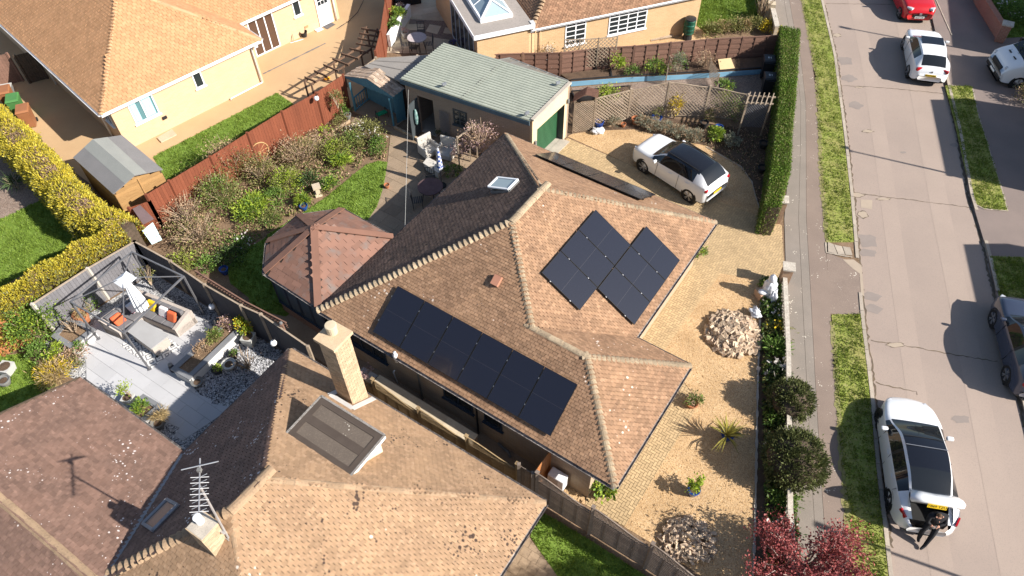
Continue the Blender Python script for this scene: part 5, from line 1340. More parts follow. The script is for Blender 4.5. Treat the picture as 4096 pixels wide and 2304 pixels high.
# white rendered planter wall on the far patio
wpw = [(-6.466,35.524,0), (-5.619,38.684,0)]
wr = thing('white_planter', 'white rendered raised planter on the far stone patio', 'planter', up(wpw[0], 0))
a, b = up(wpw[0], 0), up(wpw[1], 0); d = (b - a).normalized(); s = V3((-d.y, d.x, 0))
MB().bar(up(a, .35), up(b, .35), .16, .7).build('wall', m_white, wr)
MB().obox(up(a, .0) + s * .08, b - a, s * .5, Z * .55).build('soil', m_soil, wr)
MB().bar(up(a, .72), up(b, .72), .2, .04).build('coping', m_upvc, wr)
# timber pergola over the resin drive corner
pg = thing('timber_pergola', 'brown timber pergola of cross rafters beside the red fence corner', 'pergola', (-8.949,32.934,0))
m_perg = mat('pergola_timber', (.16, .095, .06), (.12, .07, .045), (.2, .13, .09), scale=3, fine=14, island=.15)
pa, pb = [(-10.199,31.205,0), (-8.993,32.755,0), (-7.829,34.393,0), (-7.523,35.812,0)], [(-9.826,31.425,0), (-8.688,33.073,0), (-7.498,34.640,0), (-7.198,36.206,0)]
hh = 1.15
pts1 = [V3((-10.028,30.738,1.15)), V3((-8.836,32.270,1.15)), V3((-7.693,33.704,1.15)), V3((-7.574,35.634,1.15))]; pts2 = [V3((-9.660,30.506,1.15)), V3((-8.312,31.905,1.15)), V3((-7.081,33.503,1.15)), V3((-6.977,35.421,1.15))]
for L in (pts1, pts2):
    for a, b in zip(L, L[1:]): MB().bar(a, b, .05, .09).build('beam', m_perg, pg)
    for p in L: MB().bar(up(p, 0), p, .08, .08).build('post', m_perg, pg)
for (q, r_) in ((0, 3), (1, 3), (2, 4)):
    for k in range(r_):
        t = (k + .3) / r_; a, b = pts1[q].lerp(pts1[q + 1], t), pts2[q].lerp(pts2[q + 1], t); e = (b - a) * .35
        MB().bar(a - e + Z * .08, b + e + Z * .08, .05, .1).build('rafter', m_perg, pg)

# ---------------------------------------------------------------- vehicles
def paint(name, c, rough=.25):
    m, nt, b = nodes_of(name); b.inputs['Base Color'].default_value = c4(c); b.inputs['Roughness'].default_value = rough
    b.inputs['Coat Weight'].default_value = .8; b.inputs['Coat Roughness'].default_value = .05; b.inputs['Specular IOR Level'].default_value = .4; return m
m_wpaint = paint('white_car_paint', (.72, .73, .74)); m_bpaint = paint('black_car_paint', (.008, .008, .01)); m_rpaint = paint('red_car_paint', (.45, .008, .012)); m_npaint = paint('navy_car_paint', (.035, .045, .075))
m_cglass2 = glassmat('car_glass', (.012, .014, .016), .03); m_roofglass = glassmat('car_roof_glass', (.008, .009, .013), .06)
m_tyre = mat('tyre_rubber', (.015, .015, .016), (.02, .02, .02), rough=.85); m_rim = mat('alloy_rim', (.42, .42, .43), (.36, .36, .37), rough=.3, metal=.7); m_rimd = mat('dark_rim', (.05, .05, .055), (.04, .04, .045), rough=.35, metal=.5)
m_tail = glassmat('tail_light', (.35, .005, .01), .1); m_head = glassmat('head_light', (.45, .47, .5), .08); m_trim = mat('black_trim', (.015, .015, .016), (.02, .02, .02), rough=.5)
m_yplate = mat('yellow_plate', (.75, .5, .02), (.72, .47, .02), rough=.5); m_wplate = mat('white_plate', (.75, .75, .73), (.7, .7, .68), rough=.5)
def lin(tab, x):
    """smooth interpolation in a table of (x, values...) sorted by falling x"""
    for i in range(len(tab) - 1):
        a, b = tab[i], tab[i + 1]
        if a[0] >= x >= b[0]:
            t = (a[0] - x) / (a[0] - b[0]) if a[0] != b[0] else 0
            p0 = tab[max(i - 1, 0)]; p3 = tab[min(i + 2, len(tab) - 1)]; out = []
            for k in range(1, len(a)):
                def sl(p, q): return (q[k] - p[k]) / (p[0] - q[0]) if p[0] != q[0] else 0
                s0, s1, s2 = sl(p0, a), sl(a, b), sl(b, p3); h = a[0] - b[0]
                m0 = 0 if s0 * s1 <= 0 else 2 * s0 * s1 / (s0 + s1); m1 = 0 if s1 * s2 <= 0 else 2 * s1 * s2 / (s1 + s2)
                out.append((2 * t ** 3 - 3 * t * t + 1) * a[k] + (t ** 3 - 2 * t * t + t) * h * m0 + (-2 * t ** 3 + 3 * t * t) * b[k] + (t ** 3 - t * t) * h * m1)
            return out
    return list(tab[-1][1:])
def car(name, label, cat, xy, head, spec, z=-.1):
    """spec tab rows: x, z_low, z_belt, w_low, w_belt, z_top, w_top"""
    t = thing(name, label, cat, (xy[0], xy[1], z))
    Mx = Matrix.Translation((xy[0], xy[1], z)) @ Matrix.Rotation(R(head), 4, 'Z')
    tab = spec['tab']; xs = []
    keys = sorted(set([r[0] for r in tab] + spec.get('cuts', [])), reverse=True)
    for a, b in zip(keys, keys[1:]):
        n = max(1, round((a - b) / .12)); xs += [a + (b - a) * i / n for i in range(n)]
    xs.append(keys[-1])
    def ring(x):
        zl, zb, wl, wb, zt, wt = lin(tab, x); zm = zl + .55 * (zb - zl); cr = .035
        h = [(wl * .9, zl), (wl, zl + .08), (max(wl, wb) * 1.015, zm), (wb * 1.0, zb - .03), (wb * .985, zb), (wt + (wb - wt) * .12, zb + (zt - zb) * .85), (wt * .96, zt), (wt * .55, zt + cr * .8), (0, zt + cr)]
        return h
    rings = [ring(x) for x in xs]; n = 9
    buckets = {}
    def put(part, quad): buckets.setdefault(part, MB()).add(quad, [tuple(range(len(quad)))])
    ws0, ws1, rw0, rw1 = spec['ws0'], spec['ws1'], spec['rw0'], spec['rw1']; roofp = spec.get('roof', 'body'); pillars = spec.get('pillars', [])
    for i in range(len(xs) - 1):
        xm = (xs[i] + xs[i + 1]) / 2
        for j in range(n - 1):
            for sg in (1, -1):
                q = [(xs[i], rings[i][j][0] * sg, rings[i][j][1]), (xs[i], rings[i][j + 1][0] * sg, rings[i][j + 1][1]), (xs[i + 1], rings[i + 1][j + 1][0] * sg, rings[i + 1][j + 1][1]), (xs[i + 1], rings[i + 1][j][0] * sg, rings[i + 1][j][1])]
                if sg < 0: q = q[::-1]
                part = 'body'
                if j == 4 and rw1 < xm < ws0 - .1 and not any(p0 < xm < p1 for p0, p1 in pillars) and xm > spec.get('side_end', rw1): part = ('side_window', sg, sum(1 for p0, p1 in pillars if xm < p0))
                elif j == 4 and rw1 < xm < ws0 - .1 and any(p0 < xm < p1 for p0, p1 in pillars): part = 'pillar'
                elif j >= 6:
                    if ws1 < xm < ws0: part = 'windscreen'
                    elif rw1 < xm < rw0: part = 'rear_window'
                    elif rw0 <= xm <= ws1: part = 'roof'
                elif j == 5 and rw0 <= xm <= ws1 and roofp != 'body': part = spec.get('edge', 'body')
                elif j == 0: part = 'sill_trim'
                if spec.get('boot') and part == 'body' and xm < spec['boot'] and j >= 5: part = 'boot_hole'
                if part == 'rear_window' and spec.get('boot') and xm < spec['boot']: part = 'boot_hole'
                if part != 'boot_hole': put(part, [Mx @ V3(p) for p in q])
    for i, e in ((0, 1), (len(xs) - 1, -1)):
        r_ = rings[i]; poly = [(xs[i], a, b) for a, b in r_] + [(xs[i], -a, b) for a, b in r_[-2::-1]]
        put('body', [Mx @ V3(p) for p in (poly if e > 0 else poly[::-1])])
    mats = {'body': spec['paint'], 'windscreen': m_cglass2, 'rear_window': m_cglass2, 'roof': spec.get('roofm', spec['paint']), 'sill_trim': m_trim, 'pillar': m_trim}
    for k, mb in buckets.items():
        nm = k[0] if isinstance(k, tuple) else k
        o = mb.build(nm, m_cglass2 if nm == 'side_window' else mats[nm], t, smooth=True)
        import bmesh
        bm = bmesh.new(); bm.from_mesh(o.data); bmesh.ops.remove_doubles(bm, verts=bm.verts, dist=.0005); bm.to_mesh(o.data); bm.free()
        o.data.polygons.foreach_set('use_smooth', [True] * len(o.data.polygons))
    # floor pan closing the underside
    f = MB(); x_f, x_r = xs[0], xs[-1]; wmin = min(r[3] for r in tab) * .9
    f.add([Mx @ V3(p) for p in ((x_f, -wmin, .25), (x_f, wmin, .25), (x_r, wmin, .25), (x_r, -wmin, .25))], [(0, 1, 2, 3)]); f.build('floor_pan', m_trim, t)
    # wheels: tyre, rim with spokes, dark arch
    wr = spec.get('wheel_r', .33)
    for x in spec['axles']:
        for sg in (1, -1):
            w = lin(tab, x)[2] * 1.0; c = Mx @ V3((x, sg * (w - .1), wr)); ax = (Mx.to_3x3() @ V3((0, sg, 0)))
            def disc(mb, r0, d0, r1, d1, k=20):
                fx = Mx.to_3x3() @ V3((1, 0, 0))
                vs = [c + ax * d + (fx * math.cos(a) + Z * math.sin(a)) * r for r, d in ((r0, d0), (r1, d1)) for a in [2 * math.pi * i / k for i in range(k)]]
                mb.add(vs, [(i, (i + 1) % k, k + (i + 1) % k, k + i) for i in range(k)]); return mb
            ar = MB(); disc(ar, wr + .055, .105, .05, .1, 24); disc(ar, wr + .055, .0, wr + .055, .108, 24); ar.build('wheel_arch', m_trim, t)
            wm = MB(); disc(wm, wr, -.1, wr, .1); disc(wm, wr, .1, wr * .92, .125); disc(wm, wr * .92, .125, wr * .7, .12); wo = wm.build('wheel', m_tyre, t, smooth=False)
            rm = MB(); disc(rm, wr * .7, .122, wr * .66, .1); disc(rm, wr * .66, .1, .03, .09); ro = rm.build('rim', m_rimd, wo)
            sp_ = MB(); fx = Mx.to_3x3() @ V3((1, 0, 0))
            for i in range(5):
                a = 2 * math.pi * i / 5 + .3
                for da in (-.16, .16):
                    sp_.bar(c + ax * .115 + (fx * math.cos(a) + Z * math.sin(a)) * .04, c + ax * .125 + (fx * math.cos(a + da) + Z * math.sin(a + da)) * wr * .68, .035, .02, up=ax)
            sp_.build('spokes', spec.get('rim', m_rim), wo)
    def bits(nm, m, rows):
        for x, y, zz, sx, sy, sz, rz in rows:
            for sg in ((1, -1) if y else (1,)):
                mb = MB(); mb.box((0, 0, -sz / 2), (sx, sy, sz)); k = len(mb.v)
                Ml = Mx @ Matrix.Translation((x, y * sg, zz)) @ Matrix.Rotation(R(rz) * sg, 4, 'Z')
                mb.v = [tuple(Ml @ V3(p)) for p in mb.v]; o = mb.build(nm, m, t)
                bv = o.modifiers.new('soft', 'BEVEL'); bv.width = min(sx, sy, sz) * .35; bv.segments = 2
    bits('headlight', m_head, spec.get('heads', [])); bits('taillight', m_tail, spec.get('tails', [])); bits('mirror', spec.get('mirrorm', spec['paint']), spec.get('mirrors', []))
    bits('grille', m_trim, spec.get('grilles', [])); bits('roof_rail', m_trim, spec.get('rails', [])); bits('door_handle', spec['paint'], spec.get('handles', [])); bits('badge', m_rim, spec.get('badges', []))
    for (x, y0, z0, y1, z1, x1) in spec.get('seams', []):
        MB().bar(Mx @ V3((x, y0, z0)), Mx @ V3((x1, y1, z1)), .012, .012).build('door_seam', m_trim, t); MB().bar(Mx @ V3((x, -y0, z0)), Mx @ V3((x1, -y1, z1)), .012, .012).build('door_seam', m_trim, t)
    for (x, zz, txt, m, ry) in spec.get('plates', []):
        Ml = Mx @ Matrix.Translation((x, 0, zz)) @ (Matrix.Rotation(R(-90), 4, 'Z') if x < 0 else Matrix.Rotation(R(90), 4, 'Z')) @ Matrix.Rotation(R(90 - ry), 4, 'X')
        mb = MB(); mb.box((0, 0, -.006), (.52, .11, .012)); mb.v = [tuple(Ml @ V3(p)) for p in mb.v]; pl_ = mb.build('number_plate', m, t)
        if txt: text_mesh(txt, .105, m_ink, Ml @ Matrix.Translation((0, 0, .008)), pl_)
    return t, Mx
SUV = dict(paint=m_wpaint, roofm=m_bpaint, roof='black', edge='roof', cuts=[1.0, .35, -1.3, -1.95, .3, .22, -.62, -.7, -1.35], ws0=1.0, ws1=.3, rw0=-1.45, rw1=-1.98, side_end=-1.35, pillars=[(-.72, -.6)],
  tab=[(2.12, .28, .6, .5, .54, .62, .42), (2.04, .24, .78, .7, .71, .82, .58), (1.8, .22, .93, .84, .82, 1.0, .7), (1.0, .22, 1.0, .9, .87, 1.07, .72), (.3, .22, 1.04, .9, .88, 1.48, .62), (-.4, .22, 1.07, .9, .88, 1.55, .62), (-1.45, .22, 1.1, .9, .86, 1.48, .58), (-1.98, .26, 1.08, .86, .8, 1.12, .66), (-2.08, .3, .9, .78, .74, .93, .66), (-2.12, .36, .7, .7, .68, .72, .6)],
  axles=[1.26, -1.33], wheel_r=.34, heads=[(1.93, .6, .84, .2, .22, .1, -35)], tails=[(-1.99, .68, .95, .16, .28, .14, 25)], mirrors=[(.62, .98, 1.08, .12, .2, .14, 0)], grilles=[(2.07, 0, .68, .1, 1.0, .16, 0)], rails=[(-.5, .56, 1.575, 1.7, .035, .03, 0)],
  handles=[(-.2, .905, .9, .2, .03, .03, 0), (-1.1, .9, .93, .2, .03, .03, 0)], plates=[(-2.13, .62, '', m_yplate, 0)], badges=[(-2.06, 0, .95, .04, .1, .1, 0)], seams=[(.55, .925, .35, .9, 1.0, .5), (-.62, .925, .35, .9, 1.05, -.65)])
car('compact_suv', 'white compact SUV with black roof parked on the gravel drive', 'car', (7.44, 24.72), 131.6, SUV, 0)
HAT = dict(paint=m_wpaint, roofm=m_wpaint, cuts=[.95, .15, -1.35, -1.85, .3, -.62, -.72, -1.2], ws0=.95, ws1=.1, rw0=-1.4, rw1=-1.95, side_end=-1.3, pillars=[(-.72, -.62)],
  tab=[(2.16, .28, .52, .4, .44, .55, .36), (2.1, .24, .62, .58, .6, .65, .5), (1.95, .2, .74, .76, .75, .78, .62), (1.65, .2, .84, .85, .82, .9, .7), (.95, .2, .92, .88, .87, .98, .72), (.1, .2, .96, .89, .88, 1.37, .62), (-.5, .2, .98, .89, .88, 1.42, .62), (-1.4, .22, 1.02, .89, .86, 1.33, .56), (-1.92, .24, 1.0, .85, .79, 1.03, .6), (-2.06, .26, .86, .78, .73, .89, .6), (-2.13, .3, .72, .68, .64, .74, .54), (-2.16, .36, .58, .56, .54, .6, .46)],
  axles=[1.33, -1.37], wheel_r=.32, heads=[(1.93, .6, .72, .22, .2, .09, -38)], tails=[(-2.0, .6, .88, .14, .34, .18, 26)], mirrors=[(.65, .97, 1.0, .12, .2, .13, 0)], grilles=[(2.1, 0, .5, .1, .9, .18, 0)],
  handles=[(-.2, .895, .82, .2, .03, .03, 0)], plates=[(-2.155, .66, 'K117 VAG', m_yplate, 0)], badges=[(-2.12, 0, .84, .03, .09, .09, 0)], seams=[(.5, .91, .3, .89, .95, .45), (-.62, .91, .3, .89, .97, -.68)])
hc, hM = car('white_hatchback', 'white hatchback seen from behind, parked on the road with orange plate', 'car', (21.68, 33.48), 75.5, HAT)
mb = MB(); mb.box((-.18, 0, 1.445), (.72, 1.05, .012)); mb.v = [tuple(hM @ V3(p)) for p in mb.v]; mb.build('sunroof', m_roofglass, hc)
ADAM = dict(paint=m_rpaint, roofm=m_rpaint, cuts=[.85, .15, -1.3], ws0=.9, ws1=.15, rw0=-1.3, rw1=-1.75, side_end=-1.1, pillars=[(-.7, -.6)],
  tab=[(1.85, .26, .6, .62, .66, .63, .52), (1.74, .2, .76, .76, .76, .8, .64), (1.5, .2, .88, .84, .82, .95, .7), (.9, .2, .95, .86, .85, 1.02, .7), (.15, .2, .98, .86, .85, 1.42, .6), (-.5, .2, 1.0, .86, .85, 1.48, .6), (-1.3, .22, 1.02, .86, .83, 1.36, .55), (-1.75, .26, .9, .8, .75, .95, .6), (-1.85, .34, .65, .7, .66, .67, .56)],
  axles=[1.15, -1.16], wheel_r=.31, heads=[(1.66, .6, .84, .34, .22, .12, -38)], tails=[(-1.78, .62, .85, .12, .2, .14, 20)], mirrors=[(.55, .95, 1.05, .12, .2, .14, 0)], grilles=[(1.83, 0, .5, .08, .78, .16, 0), (1.8, .55, .42, .1, .12, .1, 0)],
  plates=[(1.885, .42, 'NL69 USS', m_wplate, 0)], badges=[(1.86, 0, .6, .05, .14, .12, 0)])
car('red_hatchback', 'small red car seen from the front at the top edge of the road', 'car', (23.0, 39.15), -95, ADAM)
NAV = dict(paint=m_npaint, roofm=m_npaint, cuts=[.95, .15, -1.5], ws0=.95, ws1=.1, rw0=-1.5, rw1=-1.95, side_end=-1.4, pillars=[(-.72, -.62)], rim=m_rim,
  tab=[(2.14, .26, .58, .62, .66, .6, .5), (2.02, .2, .78, .78, .78, .82, .64), (1.7, .2, .9, .86, .83, .97, .7), (.95, .2, .97, .88, .87, 1.03, .72), (.1, .2, 1.0, .89, .88, 1.4, .62), (-.5, .2, 1.02, .89, .88, 1.46, .62), (-1.5, .22, 1.05, .89, .86, 1.4, .58), (-1.95, .24, 1.02, .86, .8, 1.06, .64), (-2.1, .28, .84, .8, .75, .87, .66), (-2.15, .34, .62, .7, .68, .64, .58)],
  axles=[1.28, -1.28], wheel_r=.34, heads=[(1.96, .62, .8, .2, .22, .1, -35)], tails=[(-2.02, .66, .9, .14, .26, .14, 22)], mirrors=[(.65, .97, 1.04, .12, .2, .13, 0)], grilles=[(2.1, 0, .5, .1, .9, .18, 0)], handles=[(-.2, .895, .86, .2, .03, .03, 0), (-1.1, .89, .88, .2, .03, .03, 0)], seams=[(.5, .91, .3, .89, .98, .45), (-.62, .91, .3, .89, 1.0, -.68)])
car('navy_car', 'dark navy car cut off by the right edge, casting a shadow on the road', 'car', (18.5, 14.95), 76.7, NAV)
VAN = dict(paint=m_wpaint, roofm=m_wpaint, cuts=[2.0, .9, -2.0], ws0=1.95, ws1=1.0, rw0=-2.4, rw1=-2.5, side_end=.0, pillars=[],
  tab=[(2.75, .35, .7, .8, .84, .74, .7), (2.62, .28, 1.0, .94, .94, 1.06, .8), (2.3, .25, 1.18, 1.0, .98, 1.26, .84), (1.95, .25, 1.28, 1.02, 1.0, 1.4, .86), (1.0, .25, 1.35, 1.02, 1.01, 2.1, .8), (.5, .25, 1.36, 1.03, 1.02, 2.25, .84), (-2.4, .28, 1.36, 1.03, 1.02, 2.28, .88), (-2.7, .3, 1.3, 1.02, 1.0, 2.2, .88)],
  axles=[1.85, -1.6], wheel_r=.36, heads=[(2.5, .72, 1.0, .3, .3, .2, -35)], mirrors=[(1.45, 1.14, 1.45, .14, .2, .32, 0)], mirrorm=m_trim, grilles=[(2.7, 0, .82, .12, 1.1, .26, 0), (2.72, 0, .45, .14, 1.7, .2, 0), (2.18, .3, 1.33, .16, .28, .02, 0)], plates=[(2.81, .5, '', m_wplate, 0)])
car('white_van', 'white panel van cut off by the right edge, black lower bumper', 'van', (27.45, 31.95), 175, VAN)
TES = dict(paint=m_wpaint, roofm=m_roofglass, roof='glass', edge='body', cuts=[1.1, .35, -.65, -1.45, -1.62, -.1, -.2], ws0=1.15, ws1=.35, rw0=-.75, rw1=-1.6, side_end=-1.45, pillars=[(-.22, -.12)], boot=-1.5, rim=m_rimd,
  tab=[(2.34, .32, .48, .22, .26, .5, .2), (2.29, .26, .56, .42, .45, .58, .37), (2.16, .22, .64, .6, .61, .67, .5), (1.9, .2, .75, .77, .76, .79, .63), (1.5, .2, .83, .88, .85, .88, .72), (1.15, .2, .87, .92, .9, .95, .76), (.35, .2, .92, .92, .9, 1.33, .64), (-.2, .2, .95, .92, .9, 1.42, .64), (-.75, .2, .97, .92, .9, 1.4, .62), (-1.5, .2, 1.0, .92, .89, 1.17, .58), (-1.75, .22, .98, .91, .86, 1.05, .62), (-2.1, .25, .87, .84, .79, .91, .62), (-2.28, .28, .76, .72, .67, .79, .56), (-2.37, .34, .64, .55, .52, .66, .44)],
  axles=[1.45, -1.42], wheel_r=.34, heads=[(1.97, .62, .7, .34, .14, .06, -40)], mirrors=[(.72, 1.0, .98, .14, .22, .12, 0)], handles=[(.0, .93, .8, .18, .02, .02, 0), (-.85, .93, .82, .18, .02, .02, 0)], seams=[(.75, .93, .3, .91, .9, .7), (-.2, .93, .3, .91, .95, -.17), (-1.15, .93, .35, .91, .97, -1.35)])
tes, tM = car('white_saloon', 'white electric saloon with black glass roof and open boot', 'car', (12.83, 10.60), 78.3, TES)
def tp3(x, y, z): return tM @ V3((x, y, z))
MB().bar(tp3(-.02, -.62, 1.458), tp3(-.02, .62, 1.458), .02, .012).build('roof_bar', m_rim, tes); MB().bar(tp3(.36, -.6, 1.37), tp3(.36, .6, 1.37), .02, .012).build('roof_bar', m_trim, tes)
# boot well, lid standing up, lights
mb = MB(); mb.add([tp3(*p) for p in ((-1.5, -.58, 1.02), (-1.5, .58, 1.02), (-2.2, .5, .82), (-2.2, -.5, .82), (-1.5, -.58, .5), (-1.5, .58, .5), (-2.2, .5, .5), (-2.2, -.5, .5))], [(4, 5, 6, 7), (0, 4, 7, 3), (1, 2, 6, 5), (0, 1, 5, 4), (3, 7, 6, 2)]); mb.build('boot_well', m_trim, tes)
for sg in (1, -1):
    mb = MB(); mb.add([tp3(x, y * sg, z) for x, y, z in ((-1.5, .58, 1.02), (-1.5, .86, 1.02), (-1.9, .83, .98), (-2.2, .72, .84), (-2.2, .5, .82))], [(0, 1, 2, 3, 4) if sg < 0 else (4, 3, 2, 1, 0)]); mb.build('boot_surround', m_wpaint, tes)
    mb = MB().bar(tp3(-1.95, .83 * sg, .9), tp3(-2.2, .71 * sg, .84), .05, .13); mb.build('taillight', m_tail, tes)
hinge, tip = (-1.42, 1.24), (-1.95, 1.62)
lid = MB(); prof = [(-1.42, 1.22, .6), (-1.58, 1.42, .68), (-1.72, 1.53, .74), (-1.86, 1.56, .77), (-1.93, 1.46, .76), (-1.92, 1.33, .68)]
V_ = []
for x, z, w in prof:
    for s_ in (-1, -.5, 0, .5, 1): V_.append(tp3(x + .04 * abs(s_), w * s_, z - .03 * s_ * s_))
lid.add(V_, [(i * 5 + k, i * 5 + k + 1, i * 5 + k + 6, i * 5 + k + 5) for i in range(len(prof) - 1) for k in range(4)])
lo = lid.build('boot_lid', m_wpaint, tes, smooth=True); so = lo.modifiers.new('thick', 'SOLIDIFY'); so.thickness = .03
gl_ = MB(); gl_.slab([tp3(-1.45, -.5, 1.26), tp3(-1.45, .5, 1.26), tp3(-1.62, .56, 1.455), tp3(-1.62, -.56, 1.455)], .01); gl_.build('rear_glass', m_cglass2, lo)
Ml = Matrix.Translation(tp3(-1.965, 0, 1.40)) @ (tM.to_3x3().to_4x4()) @ Matrix.Rotation(R(-90), 4, 'Z') @ Matrix.Rotation(R(62), 4, 'X')
mb = MB(); mb.box((0, 0, -.006), (.54, .13, .012)); mb.v = [tuple(Ml @ V3(p)) for p in mb.v]; pl_ = mb.build('number_plate', m_yplate, lo)
text_mesh('YB69 TZU', .12, m_ink, Ml @ Matrix.Translation((0, 0, .008)), pl_)

# ---------------------------------------------------------------- person sitting on the boot edge, looking at a phone
def skinned(name, joints, bones, mats, assign, parent, loc):
    me = bpy.data.meshes.new(name); ks = list(joints); idx = {k: i for i, k in enumerate(ks)}
    me.from_pydata([tuple(V3(joints[k][0]) - V3(loc)) for k in ks], [(idx[a], idx[b]) for a, b in bones], [])
    o = bpy.data.objects.new(name, me); C.objects.link(o)
    sk = o.modifiers.new('skin', 'SKIN'); sk.use_smooth_shade = True
    for k in ks: me.skin_vertices[0].data[idx[k]].radius = joints[k][1]
    me.skin_vertices[0].data[idx['pelvis']].use_root = True
    ss = o.modifiers.new('sub', 'SUBSURF'); ss.levels = 2; ss.render_levels = 2
    dg = bpy.context.evaluated_depsgraph_get(); m2 = bpy.data.meshes.new_from_object(o.evaluated_get(dg)); bpy.data.objects.remove(o)
    m2.materials.clear()
    for m in mats: m2.materials.append(m)
    for p in m2.polygons: p.material_index = assign(p.center + V3(loc)); p.use_smooth = True
    o2 = bpy.data.objects.new(name, m2); C.objects.link(o2); o2.parent = parent; OFF[o2] = V3(loc); return o2
m_skin = mat('skin', (.5, .27, .19), (.46, .24, .17), rough=.6); m_cloth = mat('black_clothing', (.012, .012, .014), (.022, .022, .025), rough=.9, scale=6, bump=.4, bscale=14); m_hair = mat('brown_hair', (.11, .065, .035), (.07, .04, .02), rough=.7, scale=30); m_shoe = mat('dark_shoe', (.02, .02, .022), (.05, .05, .05), rough=.6); m_sole = mat('pale_sole', (.5, .5, .5))
J = dict(pelvis=((12.480,8.426,0.84), (.18, .15)), belly=((12.449,8.443,1), (.17, .14)), chest=((12.393,8.423,1.2), (.18, .14)), neck=((12.339,8.395,1.37), (.06, .06)), head0=((12.294,8.342,1.46), (.075, .085)), head=((12.241,8.265,1.55), (.09, .1)),
  shL=((12.153,8.435,1.28), (.085, .085)), elL=((12.128,8.337,1.04), (.062, .062)), wrL=((12.217,8.254,1), (.036, .034)), shR=((12.612,8.396,1.28), (.085, .085)), elR=((12.612,8.273,1.04), (.062, .062)), wrR=((12.430,8.219,1), (.036, .034)),
  hpL=((12.353,8.407,0.82), (.12, .12)), knL=((12.215,8.317,0.5), (.085, .085)), anL=((12.253,8.225,0.02), (.055, .055)), toL=((12.241,8.135,-0.05), (.04, .035)), hpR=((12.571,8.379,0.82), (.12, .12)), knR=((12.471,8.170,0.5), (.085, .085)), anR=((12.339,7.992,0.02), (.055, .055)), toR=((12.203,7.909,-0.05), (.04, .035)))
pers = thing('person', 'person in black clothes sitting on the open car boot edge, looking at a phone', 'person', (12.968,8.736,-0.1))
hc_ = V3(J['head'][0]); wl_, wr_ = V3(J['wrL'][0]), V3(J['wrR'][0])
def asg(p):
    if (p - hc_).length < .2 and p.z > 1.4: return 2 if (p.z > 1.53 and (p - hc_).y > -.055) or (p - hc_).y > .02 else 1
    if p.z < .0: return 3
    return 0
skinned('body', J, [('pelvis', 'belly'), ('belly', 'chest'), ('chest', 'neck'), ('neck', 'head0'), ('head0', 'head'), ('chest', 'shL'), ('shL', 'elL'), ('elL', 'wrL'), ('chest', 'shR'), ('shR', 'elR'), ('elR', 'wrR'), ('pelvis', 'hpL'), ('hpL', 'knL'), ('knL', 'anL'), ('anL', 'toL'), ('pelvis', 'hpR'), ('hpR', 'knR'), ('knR', 'anR'), ('anR', 'toR')], [m_cloth, m_skin, m_hair, m_shoe], asg, pers, OFF[pers])
ph = (wl_ + wr_) / 2 + V3((-.02, -.07, .0))
mb = MB(); mb.obox(ph + V3((-.075, -.035, .0)), (.15, .02, 0), (-.01, .07, .025), (0, -.003, .009)); tag(mb.build('phone', m_trim), 'phone held in both hands by the seated person', 'phone')
for wv, sg in ((wl_, 1), (wr_, -1)):
    hb_ = wv.lerp(ph + V3((-.07 * sg, 0, 0)), .55); mb = MB()
    mb.tube([wv, hb_, hb_ + (ph - hb_) * .2], [.034, .04, .03], 8)
    for f_ in range(4):
        b_ = hb_ + V3((.012 * sg, -.012 - .0 * f_, .02 - .016 * f_)); mb.tube([b_, b_ + V3((.035 * sg, -.03, 0)), b_ + V3((.06 * sg, -.025, .008))], [.0095, .009, .007], 6)
    mb.tube([hb_, hb_ + V3((.02 * sg, -.005, .035)), hb_ + V3((.05 * sg, -.01, .04))], [.011, .01, .008], 6)
    mb.build('hand', m_skin, pers, smooth=True)
fd = V3((-.35, -.8, -.35)).normalized()
mb = MB(); mb.lathe((0, 0, 0), [(.004, 0), (.014, .012), (.01, .04)], 8); Mn = Matrix.Translation(hc_ + V3((-.02, -.095, -.06))) @ fd.to_track_quat('Z', 'Y').to_matrix().to_4x4(); mb.v = [tuple(Mn @ V3(p)) for p in mb.v]; mb.build('nose', m_skin, pers, smooth=True)
for sg in (-1, 1): mb = MB(); mb.tube([hc_ + V3((.085 * sg, .0, -.03)), hc_ + V3((.1 * sg, .005, .01))], [.018, .022], 6); mb.build('ear', m_skin, pers, smooth=True)

# ---------------------------------------------------------------- terrace furniture
m_frame = mat('grey_frame', (.2, .2, .21), (.17, .17, .18), rough=.4, metal=.4)
gz = thing('metal_gazebo', 'open grey metal gazebo frame over the garden sofa', 'gazebo', (-13.143,14.765,0))
gf = [(-13.143,14.765,0), (-15.482,16.149,0), (-14.083,18.498,0), (-11.825,17.266,0)]
gt_ = [up(p, 2.2) for p in gf]; ga = V3((-13.609,16.772,2.75))
for p, q in zip(gf, gt_): MB().bar(V3(p), q, .055, .055).build('post', m_frame, gz); MB().box(V3(p), (.14, .14, .015), .5).build('foot_plate', m_frame, gz)
for i in range(4): MB().bar(gt_[i], gt_[(i + 1) % 4], .05, .06).build('beam', m_frame, gz); MB().bar(gt_[i], ga, .03, .03).build('rafter', m_frame, gz)
m_canvas = mat('white_canvas', (.72, .74, .76), (.62, .64, .67), rough=.9, scale=3)
cp = thing('furled_canopy', 'white furled canopy hanging from the gazebo top', 'canopy', ga - Z * 1.7)
mb = MB(); sq = [ga + V3((math.cos(a), math.sin(a), 0)) * .42 - Z * .12 for a in (.2, 1.77, 3.34, 4.91)]
mb.add(sq + [ga + Z * .06], [(0, 1, 4), (1, 2, 4), (2, 3, 4), (3, 0, 4), (3, 2, 1, 0)]); mb.build('top_cap', m_canvas, cp)
mb = MB(); prof = [(.05, 0), (.1, -.3), (.16, -.8), (.21, -1.3), (.2, -1.6), (.05, -1.66)]; k = 22
